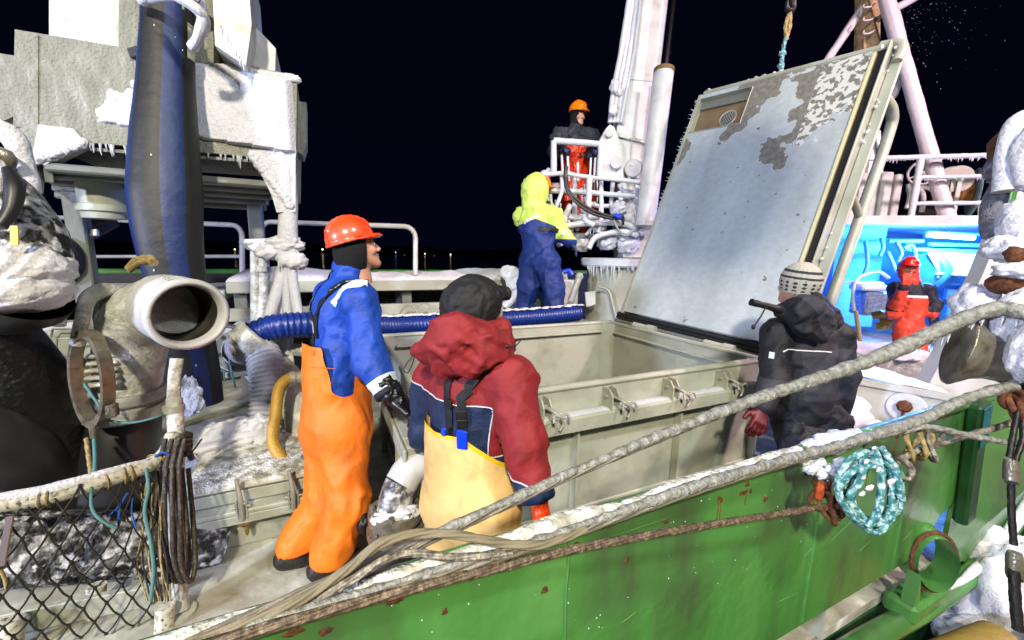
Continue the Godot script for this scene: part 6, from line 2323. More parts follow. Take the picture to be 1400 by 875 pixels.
	# white tank drums and a blue box left of the column
	t = thing("white_fittings", "frosted white pump drums behind the yellow-hooded worker's legs", "pump", at(705, 400, 5.3))
	for q in [[700, 375, 0.11], [706, 385, 0.13], [694, 372, 0.09]]:
		mb = MB.new()
		lathe(mb, at(q[0], q[1], 5.25), Vector3(-0.5, 0, 0.8), [[0.0, -0.1], [q[2] * 0.8, -0.1], [q[2], -0.05], [q[2], 0.08], [q[2] * 0.7, 0.1], [0.0, 0.09]], 22)
		part(mb, M.white_paint, "drum", t)
	mb = MB.new()
	iced(mb, [at(700, 395, 5.2), at(740, 385, 5.2), at(775, 378, 5.2)], 0.05, 0.03, 3.0)
	iced(mb, [at(690, 420, 5.2), at(704, 405, 5.2), at(706, 380, 5.2)], 0.045, 0.02, 5.0)
	part(mb, M.ice, "pipes", t)
	t = thing("junction_box", "blue-white steel locker between the suit's legs and the crane column", "locker", at(775, 440, 5.0))
	mb = MB.new()
	box(mb, at(772, 405, 5.15), Vector3(0.3, 0.42, 0.2), 0.02, Basis(Vector3.UP, -0.3))
	part(mb, M.white_paint, "body", t)
	mb = MB.new()
	tube(mb, spline([at(792, 378, 4.9), at(786, 395, 4.9), at(780, 412, 4.92)], 0.03), 0.04, 12)
	lump(mb, at(792, 378, 4.9), Vector3(0.05, 0.05, 0.05), 3.0, 0.3, 10)
	part(mb, M.galv, "valve", t)
	mb = MB.new()
	tube(mb, spline([at(770, 372, 5.0), at(778, 370, 5.0), at(782, 376, 5.0)], 0.02), 0.03, 10)
	part(mb, M.buckle_blue, "blue_fitting", t)
	# platform that the hooded worker stands on
	mb = MB.new()
	slab(mb, Vector3(1.5, 0.0, -5.0), Vector3(3.6, 0.76, -4.15), 0.02)
	solo(mb, M.paint, "deck_step", "raised grey deck step behind the hatch, carrying the yellow-hooded worker", "step", Vector3(2.5, 0, -4.6))
	mb = MB.new()
	slab(mb, at(752, 318, 5.55) + Vector3(-0.05, -0.05, -0.3), at(752, 318, 5.55) + Vector3(0.7, 0.0, 0.25), 0.01)
	solo(mb, M.ice, "crane_step", "small iced platform behind the control cage under the operator", "platform", at(790, 320, 5.55) - Vector3(0, 0.05, 0))

func make_upper_deck() -> void:
	var dz := func(px: float) -> float: return lerpf(7.0, 6.4, (px - 1150.0) / 250.0)
	var U := func(px: float, py: float, back := 0.0) -> Vector3: return at(px, py, dz.call(px) + back)
	var P := func(px: float, y: float, back := 0.0) -> Vector3:
		var p := at(px, 362, dz.call(px) + back)
		return Vector3(p.x, y, p.z)
	var t := thing("upper_deck", "raised white upper deck over a blue-lit shelter on the right", "deckhouse", P.call(1270, 0.0))
	var y := 2.36
	var mb := MB.new()
	plate(mb, [P.call(1110, y), P.call(1480, y), P.call(1480, y, 3.0), P.call(1110, y, 3.0)], Vector3(0, -0.06, 0))
	part(mb, M.white_paint, "deck_plate", t)
	mb = MB.new()
	plate(mb, [P.call(1110, y + 0.01, -0.03), P.call(1480, y + 0.01, -0.03), P.call(1480, y - 0.13, -0.03), P.call(1110, y - 0.13, -0.03)], (P.call(1300, y, 0.0) - P.call(1300, y, -0.028)))
	part(mb, M.white_paint, "edge_beam", t)
	mb = MB.new()
	plate(mb, [P.call(1080, -0.1, 2.2), P.call(1500, -0.1, 2.2), P.call(1500, y - 0.06, 2.2), P.call(1080, y - 0.06, 2.2)], (P.call(1300, y, 0.04) - P.call(1300, y, 0.0)))
	part(mb, mat("blue_lit_paint", Color(0.30, 0.58, 0.86), 0.5, M.paint.albedo_texture, M.snow.normal_texture, 0.7, 0.3), "back_wall", t)  # blue of the tube lamp is partly put into this colour
	mb = MB.new()
	plate(mb, [P.call(1120, -0.1, 0.3), P.call(1120, y - 0.07, 0.3), P.call(1120, y - 0.07, 2.2), P.call(1120, -0.1, 2.2)], Vector3(-0.04, 0, 0))
	part(mb, M.blue_lit_paint, "side_wall", t)
	mb = MB.new()
	plate(mb, [P.call(1140, 0.3, 1.2), P.call(1140, y - 0.07, 1.2), P.call(1205, y - 0.07, 1.2), P.call(1205, 0.3, 1.2)], (P.call(1300, y, 0.04) - P.call(1300, y, 0.0)))
	part(mb, M.blue_lit_paint, "inner_panel", t)
	# window strip, pipes under the ceiling
	mb = MB.new()
	plate(mb, [U.call(1212, 318, 1.6), U.call(1262, 320, 1.6), U.call(1262, 326, 1.6), U.call(1212, 325, 1.6)], Vector3(0.02, 0, -0.04))
	part(mb, M.canvas_navy, "dark_ledge", t)
	for q in [[1232, 341, 1375, 346, 0.035], [1270, 334, 1380, 337, 0.03], [1215, 330, 1262, 330, 0.03]]:
		mb = MB.new()
		iced(mb, [U.call(q[0], q[1], 0.7), U.call(q[2], q[3], 0.7)], q[4], 0.008, 3.0)
		part(mb, M.blue_lit_paint, "ceiling_pipe", t)
	# lamp
	var lt := thing("tube_lamp", "lit blue-white fluorescent tube under the upper deck's edge", "lamp", U.call(1300, 322, 0.3))
	mb = MB.new()
	var l0: Vector3 = U.call(1268, 321, 0.3)
	var l1: Vector3 = U.call(1332, 325, 0.3)
	pipe(mb, [l0, l1], 0.04, 12)
	var g := mat("tube_lamp_glow", Color(0.8, 0.95, 1.0), 0.4)
	g.emission_enabled = true
	g.emission = Color(0.65, 0.9, 1.0)
	g.emission_energy_multiplier = 2.0
	part(mb, g, "lamp_tube", lt)
	mb = MB.new()
	bar(mb, l0 + Vector3(0, 0.06, 0) - (l1 - l0) * 0.05, l1 + Vector3(0, 0.06, 0) + (l1 - l0) * 0.05, Vector3.UP, 0.03, 0.12, 0.008)
	part(mb, M.blue_lit_paint, "lamp_housing", lt)
	for k in 2:
		var o := OmniLight3D.new()
		o.name = "lamp_light"
		lt.add_child(o, true)
		o.position = l0.lerp(l1, 0.25 + 0.5 * k) + Vector3(0, -0.09, 0) - lt.position
		o.light_color = Color(0.28, 0.56, 1.0)
		o.light_energy = 17.0
		o.light_size = 0.1
		o.omni_range = 15.0
		o.omni_attenuation = 2.0
		o.shadow_enabled = true
	# round blue float and the white tank under it
	t = thing("white_tank", "large white tank with an icy lower edge in the blue shelter", "tank", U.call(1320, 380, 1.0))
	mb = MB.new()
	plate(mb, [U.call(1268, 345, 0.6), U.call(1376, 347, 0.6), U.call(1370, 378, 0.6), U.call(1284, 374, 0.6)], (P.call(1300, y, 0.5) - P.call(1300, y, 0.0)))
	part(mb, M.white_paint, "shell", t)
	mb = MB.new()
	for k in 22:
		lump(mb, U.call(lerpf(1282, 1370, k / 21.0), lerpf(374, 378, k / 21.0), 0.58), Vector3(0.05, 0.03, 0.03), k, 0.4, 7)
	part(mb, M.ice, "icy_edge", t, "", true)
	t = thing("blue_drum", "round blue drum lid standing behind the red-suited worker", "drum", U.call(1268, 410, 0.8))
	mb = MB.new()
	var dc: Vector3 = U.call(1264, 372, 0.75)
	var dn := (EYE - dc).normalized().rotated(Vector3.UP, -0.3)
	lathe(mb, dc, dn, [[0.0, 0.05], [0.28, 0.05], [0.33, 0.03], [0.35, 0.0], [0.35, -0.2], [0.0, -0.2]], 32)
	part(mb, mat("drum_blue", Color(0.16, 0.36, 0.62), 0.4, M.paint.albedo_texture), "drum_wall", t)
	mb = MB.new()
	tube(mb, spline([U.call(1278, 352, 0.60), U.call(1284, 366, 0.6), U.call(1282, 380, 0.6)], 0.03), 0.02, 8)
	part(mb, M.white_paint, "handle", t)
	t = thing("blue_bench", "blue-lit steel bench behind the red-suited worker's right arm", "bench", U.call(1330, 470, 0.9))
	for q in [[1290, 382, 1370, 386, 0.12], [1292, 402, 1330, 404, 0.10], [1292, 424, 1320, 426, 0.10], [1290, 446, 1310, 447, 0.08]]:
		mb = MB.new()
		bar(mb, U.call(q[0], q[1], 0.95), U.call(q[2], q[3], 0.95), Vector3.UP, 0.2, q[4], 0.01)
		part(mb, M.blue_lit_paint, "shelf", t)
	# clutter left of the red-suited worker
	t = thing("fish_pump", "frosted blue-white pump box with yellow fittings beside the red-suited worker", "pump", U.call(1190, 440, 0.2))
	mb = MB.new()
	box(mb, U.call(1190, 414, 0.3), Vector3(0.44, 0.42, 0.4), 0.03, Basis(Vector3.UP, -0.5))
	part(mb, mat("pump_box", Color(0.66, 0.72, 0.85), 0.5, M.paint_frosted.albedo_texture, M.snow.normal_texture, 1.5, 0.4), "housing", t)
	mb = MB.new()
	box(mb, U.call(1188, 393, 0.2), Vector3(0.46, 0.10, 0.36), 0.03, Basis(Vector3.UP, -0.5))
	snow(mb, U.call(1172, 388, 0.1), Vector3(0.5, 0, 0.2), Vector3(0.1, 0, -0.3), 0.05, 3.0)
	part(mb, M.snow, "snowy_lid", t)
	for q in [[1200, 430, 0.07], [1212, 440, 0.08], [1218, 428, 0.06], [1206, 446, 0.07], [1226, 446, 0.07]]:
		mb = MB.new()
		lathe(mb, U.call(q[0], q[1], -0.2), Vector3(0.4, 0.3, 0.8), [[0.0, -0.08], [q[2], -0.08], [q[2], 0.05], [q[2] * 0.6, 0.09], [0.0, 0.09]], 12)
		part(mb, M.hose_yellow, "fitting", t)
	mb = MB.new()
	tube(mb, spline([U.call(1168, 425, 0.0), U.call(1166, 400, 0.0), U.call(1174, 380, 0.0), U.call(1200, 372, 0.1), U.call(1215, 380, 0.2)], 0.04), 0.025, 10)
	part(mb, M.white_paint, "curved_pipe", t)
	t = thing("pale_shovel", "pale wooden shovel handle leaning in the blue shelter", "shovel", U.call(1174, 465, -0.6))
	mb = MB.new()
	pipe(mb, [U.call(1170, 425, -0.5), U.call(1176, 466, -0.6)], 0.03, 10)
	part(mb, M.hemp, "handle", t)
	mb = MB.new()
	box(mb, U.call(1177, 470, -0.6), Vector3(0.2, 0.03, 0.16), 0.01)
	part(mb, M.galv, "blade", t)
	t = thing("frozen_hoses", "rime-covered hanging hoses on the wall of the blue shelter", "hoses", U.call(1220, 380, 0.9))
	for q in [[[1205, 325], [1207, 338], [1203, 350]], [[1213, 345], [1220, 360], [1224, 372]], [[1225, 330], [1232, 345], [1228, 360], [1236, 366]], [[1236, 340], [1246, 336], [1252, 350], [1248, 366]], [[1183, 330], [1186, 360], [1180, 380]]]:
		mb = MB.new()
		var pts := []
		for p in q:
			pts.append(U.call(p[0], p[1], 0.6))
		iced(mb, pts, 0.03, 0.012, q[0][0], 10)
		part(mb, M.blue_lit_paint, "hose", t)
	# ---- on the upper deck
	var rl := thing("upper_railing", "white railing with rime hanging from its bars on the upper deck", "railing", P.call(1290, y))
	for q in [[3.28, 0.03, "top_bar", 1165], [2.97, 0.026, "middle_bar", 1232], [2.56, 0.026, "lower_bar", 1232]]:
		mb = MB.new()
		iced(mb, [P.call(q[3], q[0], -0.02), P.call(1290, q[0], -0.02), P.call(1480, q[0], -0.02)], q[1], 0.02, q[0] * 9.0, 12)
		part(mb, M.ice, q[2], rl)
	mb = MB.new()
	var rng := RandomNumberGenerator.new()
	rng.seed = 12
	icicles(mb, P.call(1180, 3.26, -0.02), P.call(1400, 3.26, -0.02), 90, 0.07, rng, 0.012)
	icicles(mb, P.call(1240, 2.95, -0.02), P.call(1400, 2.95, -0.02), 50, 0.05, rng, 0.01)
	part(mb, M.ice, "icicles", rl, "", true)
	for px in [1234, 1480]:
		mb = MB.new()
		iced(mb, [P.call(px, y, -0.02), P.call(px, 3.28, -0.02)], 0.04, 0.02, px, 12)
		part(mb, M.ice, "post", rl)
	t = thing("white_cabinets", "row of narrow white cabinets and pipes at the upper deck's left end", "cabinets", P.call(1200, y, 0.5))
	for q in [[1176, 238, 12, 55], [1190, 240, 10, 60], [1206, 237, 16, 62], [1222, 240, 10, 60], [1160, 245, 14, 55]]:
		mb = MB.new()
		var p: Vector3 = U.call(q[0], q[1], 0.4)
		box(mb, Vector3(p.x, (y + p.y) / 2, p.z), Vector3(q[2] / 82.0, p.y - y, 0.3), 0.02, Basis(Vector3.UP, -0.45))
		part(mb, M.white_paint, "cabinet", t)
	mb = MB.new()
	plate(mb, [U.call(1186, 238, 0.3), U.call(1196, 182, 0.3), U.call(1204, 178, 0.3), U.call(1208, 238, 0.3)], Vector3(0.05, 0, -0.3))
	iced(mb, [U.call(1198, 185, 0.25), U.call(1206, 222, 0.25)], 0.03, 0.01, 3.0)
	part(mb, M.white_paint, "tapered_vent", t)
	t = thing("net_winch", "dark winch machinery with pale pipes behind the upper railing", "winch", P.call(1265, y, 0.6))
	mb = MB.new()
	for q in [[1252, 272, 0.16], [1268, 278, 0.18], [1280, 270, 0.14]]:
		lathe(mb, U.call(q[0], q[1], 0.6), Vector3(0.9, 0, 0.4), [[0.0, -0.12], [q[2], -0.12], [q[2], -0.08], [q[2] * 0.7, -0.06], [q[2] * 0.7, 0.06], [q[2], 0.08], [q[2], 0.12], [0.0, 0.12]], 18)
	box(mb, U.call(1265, 288, 0.6), Vector3(0.7, 0.14, 0.4), 0.02, Basis(Vector3.UP, -0.45))
	part(mb, M.dark_steel, "winch_body", t)
	for q in [[[1242, 252], [1244, 270], [1240, 285]], [[1256, 258], [1262, 268], [1260, 290]], [[1240, 260], [1260, 256], [1284, 262]]]:
		mb = MB.new()
		var pts := []
		for p in q:
			pts.append(U.call(p[0], p[1], 0.35))
		iced(mb, pts, 0.035, 0.012, q[0][0], 10)
		part(mb, M.white_paint, "pale_pipe", t)
	t = thing("valve", "white spoked handwheel standing behind the upper railing", "handwheel", U.call(1262, 255, 0.45))
	mb = MB.new()
	var wc: Vector3 = U.call(1262, 236, 0.45)
	var wn := (EYE - wc).normalized().rotated(Vector3.UP, 0.2)
	var wu := wn.cross(Vector3.UP).normalized()
	var ring := []
	for k in 29:
		var a := TAU * k / 28
		ring.append(wc + (wu * cos(a) + wn.cross(wu) * sin(a)) * 0.20)
	pipe(mb, ring, 0.022, 8, false)
	part(mb, M.white_paint, "rim", t)
	for k in 4:
		mb = MB.new()
		var a := TAU * k / 4 + 0.5
		pipe(mb, [wc, wc + (wu * cos(a) + wn.cross(wu) * sin(a)) * 0.20], 0.016, 8)
		part(mb, M.white_paint, "spoke", t)
	mb = MB.new()
	pipe(mb, [wc + wn * 0.05, wc - wn * 0.25], 0.03, 10)
	pipe(mb, [wc - wn * 0.2, Vector3(wc.x, y, wc.z) - wn * 0.2], 0.04, 10)
	part(mb, M.white_paint, "hub", t)
	for q in [[1331, 263, 0.40, "pale teal cable reel disc with tan rope on the upper deck", 0.30, "pale_teal"], [1301, 247, 0.24, "smaller grey reel disc behind the rope drum on the upper deck", 0.12, "galv"]]:
		t = thing("cable_reel", q[3], "reel", U.call(q[0], q[1] + 30, 0.5), "reels on the upper deck")
		if q[5] == "pale_teal":
			mat("pale_teal", Color(0.52, 0.68, 0.72), 0.5, M.paint.albedo_texture)
		var c: Vector3 = U.call(q[0], q[1], 0.4)
		var ax := Vector3(-0.50, 0.0, -0.86).normalized()
		if q[4] < 0.2:
			ax = Vector3(-0.5, 0.0, 0.5).normalized()
		mb = MB.new()
		lathe(mb, c, ax, [[0.0, -0.03], [q[2] * 0.2, -0.03], [q[2] * 0.2, -0.012], [q[2] * 0.95, -0.012], [q[2], 0.0], [q[2] * 0.95, 0.014], [0.0, 0.014]], 36)
		part(mb, M[q[5]], "flange", t)
		mb = MB.new()
		for k in 5:
			lathe(mb, c + ax * (0.04 + k * q[4] / 5), ax, [[0.0, -0.03], [q[2] * 0.42, -0.03], [q[2] * 0.46, 0.0], [q[2] * 0.42, 0.03], [0.0, 0.03]], 24)
		part(mb, mat("tan_rope", Color(0.66, 0.46, 0.27), 0.8, M.hemp.albedo_texture, M.hemp.normal_texture, 4.0), "rope_wound", t)
		mb = MB.new()
		lathe(mb, c + ax * (q[4] + 0.05), ax, [[0.0, -0.012], [q[2] * 0.9, -0.012], [q[2] * 0.9, 0.012], [0.0, 0.012]], 32)
		part(mb, M.galv, "far_flange", t)
		mb = MB.new()
		bar(mb, c - ax * 0.05, Vector3(c.x, y, c.z) + Vector3(0.12, 0, 0.1), ax, 0.03, 0.06)
		bar(mb, c + ax * (q[4] + 0.1), Vector3(c.x, y, c.z) + ax * (q[4] + 0.1), ax, 0.03, 0.06)
		part(mb, M.white_paint, "stand", t)
	# mast with struts
	t = thing("mast", "rime-covered mast tripod with rungs rising from the upper deck", "mast", U.call(1295, 298, 0.2))
	for q in [[1204, -30, 1296, 300, 0.10, 0.0], [1204, -24, 1085, 150, 0.06, 0.4], [1208, 22, 1275, -16, 0.05, 0.2]]:
		mb = MB.new()
		iced(mb, [U.call(q[0], q[1], q[5]), U.call((q[0] + q[2]) / 2.0, (q[1] + q[3]) / 2.0, q[5]), U.call(q[2], q[3], q[5])], q[4], 0.022, q[0], 18, 0.05)
		part(mb, mat("pink_lit_rime", Color(0.88, 0.84, 0.86), 0.7, M.snow.albedo_texture, M.snow.normal_texture, 2.5, 0.7), "strut", t)  # pink of the lamp light is put into the rime colour
	mb = MB.new()
	plate(mb, [U.call(1183, -30, 0.3), U.call(1205, -30, 0.3), U.call(1203, 70, 0.3), U.call(1181, 70, 0.3)], Vector3(0.1, 0, -0.2))
	part(mb, mat("mast_tan", Color(0.95, 0.80, 0.64), 0.6, M.paint_frosted.albedo_texture), "mast_column", t)
	for k in 3:
		mb = MB.new()
		var yy := 5.0 + k * 18.0
		tube(mb, spline([U.call(1196, yy, 0.2), U.call(1190, yy + 4, 0.1), U.call(1181, yy + 5, 0.1), U.call(1181, yy + 1, 0.15)], 0.03), 0.014, 8)
		part(mb, M.pink_lit_rime, "rung", t)
	mb = MB.new()
	iced(mb, [U.call(1228, 96, 0.2), U.call(1226, 122, 0.2), U.call(1216, 138, 0.2)], 0.045, 0.015, 5.0)
	iced(mb, [U.call(1218, 110, 0.3), U.call(1216, 130, 0.3)], 0.05, 0.015, 5.0)
	part(mb, M.pink_lit_rime, "bent_pipe", t)
	# drifting snow grains caught in the lamp light
	mb = MB.new()
	for k in 130:
		var p := at(1225 + absf(rng.randfn(0.0, 60.0)), 4 + absf(rng.randfn(0.0, 48.0)), rng.randf_range(5.0, 8.0))
		var s := rng.randf_range(0.0018, 0.0042)
		box(mb, p, Vector3(s * 3.4, s, s), s * 0.3, Basis(Vector3(0, 0, 1), rng.randf_range(-0.5, 0.2)))
	var sg := part(mb, M.snow, "snow_grains", self)
	sg.set_meta("kind", "stuff")
	sg.set_meta("label", "fine snow grains drifting past the mast in the dark sky")
	sg.set_meta("category", "snow")

func make_roller() -> void:
	# ---- snowy boxes and steps between the dark jacket and the shelter
	var t := thing("snowy_crate", "grey crate with a thick snow lid behind the dark jacket", "crate", at(1200, 500, 4.6))
	var mb := MB.new()
	var p := at(1165, 472, 4.3)
	box(mb, at(1198, 500, 4.7), Vector3(0.8, 0.34, 0.6), 0.03, Basis(Vector3.UP, -0.4))
	part(mb, M.paint_frosted, "crate_body", t)
	mb = MB.new()
	lump(mb, at(1200, 480, 4.7), Vector3(0.46, 0.09, 0.36), 4.0, 0.25, 30, Basis(Vector3.UP, -0.4))
	part(mb, M.snow, "snow", t, "", true)
	t = thing("white_locker", "low white deck locker with a rusty bolt boss on its face", "locker", at(1230, 600, 2.9))
	mb = MB.new()
	plate(mb, [at(1150, 520, 3.1), at(1300, 548, 2.75), at(1320, 560, 2.72), at(1310, 640, 2.72), at(1150, 612, 3.1)], Vector3(0.25, 0.0, -0.6))
	part(mb, M.white_paint, "front", t)
	mb = MB.new()
	plate(mb, [at(1148, 512, 3.08), at(1303, 541, 2.73), at(1303, 549, 2.73), at(1148, 521, 3.08)], Vector3(0.02, 0, -0.05))
	part(mb, M.white_paint, "top_lip", t)
	mb = MB.new()
	var bo := at(1238, 557, 2.88)
	var bn := (EYE - bo).normalized()
	lathe(mb, bo, bn, [[0.0, 0.03], [0.10, 0.03], [0.115, 0.0], [0.115, -0.05]], 24)
	part(mb, M.ice, "boss", t)
	mb = MB.new()
	lathe(mb, bo + bn * 0.03 + Vector3(-0.02, 0.01, 0), bn, [[0.045, 0.0], [0.045, 0.02], [0.03, 0.045], [0.0, 0.05]], 8)
	lump(mb, bo + bn * 0.035 + Vector3(-0.02, -0.05, 0), Vector3(0.03, 0.06, 0.006), 3.0, 0.5, 8)
	part(mb, M.rust, "rusty_bolt", t)
	mb = MB.new()
	snow(mb, at(1148, 508, 3.1), at(1303, 538, 2.75) - at(1148, 508, 3.1), Vector3(0.25, 0, -0.65), 0.05, 5.0, 0.03, 0.15)
	part(mb, M.snow, "snow", t, "", true)
	mb = MB.new()
	var rng := RandomNumberGenerator.new()
	rng.seed = 77
	lump(mb, at(1180, 618, 2.6), Vector3(0.4, 0.16, 0.35), 2.0, 0.35, 30)
	lump(mb, at(1140, 560, 3.0), Vector3(0.18, 0.14, 0.2), 5.0, 0.3, 20)
	for k in 14:
		lump(mb, at(rng.randf_range(1130, 1250), rng.randf_range(590, 625), 2.4), Vector3(0.06, 0.045, 0.05), k, 0.5, 10)
	solo(mb, M.snow, "snow_bank", "clean snow banked against the white locker by the dark trousers", "snow bank", at(1170, 640, 2.6))
	# ---- white sloping plate of the bow gallows
	t = thing("gallows_plate", "large pale sloping steel plate behind the mooring roller", "plate", at(1330, 560, 2.9))
	mb = MB.new()
	plate(mb, [at(1258, 548, 3.0), at(1300, 470, 2.95), at(1345, 372, 2.9), at(1372, 305, 2.85), at(1425, 180, 2.8), at(1520, 180, 2.7), at(1520, 580, 2.7)], Vector3(0.08, 0, -0.10))
	part(mb, M.white_paint, "plate_face", t)
	mb = MB.new()
	pipe(mb, [at(1384, 262, 2.7), at(1368, 318, 2.75)], 0.025, 10)
	part(mb, M.green, "green_bar", t)
	# ---- the mooring roller at the right edge
	t = thing("mooring_roller", "worn rusty steel mooring roller under snowy brackets at the right edge", "roller", at(1385, 540, 1.5))
	var a := at(1306, 478, 1.55)
	var b := at(1440, 508, 1.42)
	var ax := (b - a).normalized()
	var L := a.distance_to(b)
	mb = MB.new()
	lathe(mb, a, ax, [[0.0, 0.02], [0.05, 0.0], [0.115, -0.004], [0.133, 0.003], [0.136, 0.012], [0.118, 0.034], [0.096, 0.06], [0.082, 0.095], [0.08, 0.13], [0.088, 0.165], [0.10, 0.18], [0.0, 0.18]], 44, false)
	part(mb, M.worn_steel, "drum", t)
	mb = MB.new()
	lathe(mb, a, ax, [[0.10, 0.182], [0.135, 0.185], [0.14, 0.20], [0.14, 0.23], [0.115, 0.25], [0.11, L]], 40)
	part(mb, M.rust, "rusty_flange", t)
	mb = MB.new()
	box(mb, a + ax * (0.30) + Vector3(0, 0.05, -0.02), Vector3(0.10, 0.34, 0.22), 0.03, Basis(Vector3.UP, -0.5))
	part(mb, M.worn_steel, "bearing", t)
	mb = MB.new()
	lump(mb, at(1332, 418, 1.62), Vector3(0.075, 0.085, 0.07), 3.0, 0.25, 24)
	lump(mb, at(1396, 440, 1.45), Vector3(0.075, 0.115, 0.08), 5.0, 0.2, 30)
	lump(mb, at(1410, 480, 1.38), Vector3(0.08, 0.11, 0.06), 6.0, 0.2, 24)
	lump(mb, at(1400, 372, 1.5), Vector3(0.10, 0.035, 0.08), 7.0, 0.25, 24)
	lump(mb, at(1376, 340, 1.6), Vector3(0.07, 0.05, 0.07), 8.0, 0.35, 20)
	lump(mb, at(1398, 305, 1.6), Vector3(0.06, 0.10, 0.07), 9.0, 0.3, 20)
	part(mb, M.snow, "snow", t, "", true)
	mb = MB.new()
	lump(mb, at(1378, 388, 1.52), Vector3(0.055, 0.04, 0.06), 2.0, 0.1, 18)
	lump(mb, at(1388, 348, 1.52), Vector3(0.03, 0.03, 0.03), 3.0, 0.3, 12)
	part(mb, M.rust, "shackle_body", t)
	mb = MB.new()
	for k in 3:
		var c := at(1384 + k * 3, 545 + k * 7, 1.42)
		var ring := []
		for j in 13:
			var an := TAU * j / 12
			ring.append(c + Vector3(cos(an) * 0.028, sin(an) * 0.034, cos(an + k * 1.5) * 0.018))
		tube(mb, spline(ring, 0.01), 0.010, 8, false)
	part(mb, M.rust, "shackle_links", t)
	mb = MB.new()
	lathe(mb, at(1398, 168, 1.72), (at(1398, 250, 1.72) - at(1398, 168, 1.72)), [[0.0, 0.0], [0.06, 0.01], [0.10, 0.06], [0.10, 0.22], [0.07, 0.27], [0.0, 0.28]], 26, false)
	var bk := part(mb, M.rust, "upper_block", t)
	mb = MB.new()
	tube(mb, spline([at(1372, 262, 1.68), at(1374, 215, 1.68), at(1384, 180, 1.68), at(1400, 164, 1.68), at(1425, 160, 1.68)], 0.02), [0.03, 0.028, 0.03, 0.034, 0.034], 16, true, 0.012)
	lump(mb, at(1408, 215, 1.62), Vector3(0.055, 0.13, 0.06), 4.0, 0.2, 20)
	part(mb, M.snow, "snow_shell", bk)
	t = thing("hanging_fender", "long ice-glazed grey fender hanging beside the roller's upper block", "fender", at(1358, 325, 1.75))
	mb = MB.new()
	lump(mb, at(1358, 285, 1.75), Vector3(0.036, 0.135, 0.04), 3.0, 0.08, 26, Basis(Vector3(0, 0, 1), -0.08))
	part(mb, mat("grey_ice", Color(0.50, 0.50, 0.56), 0.5, M.dirty_snow.albedo_texture, M.snow.normal_texture, 4.0, 0.8), "fender_body", t)
	mb = MB.new()
	lump(mb, at(1362, 232, 1.73), Vector3(0.045, 0.05, 0.04), 8.0, 0.4, 14)
	iced(mb, [at(1358, 250, 1.75), at(1366, 232, 1.73), at(1376, 205, 1.72)], 0.015, 0.015, 2.0)
	part(mb, M.grey_ice, "fender_cap", t)

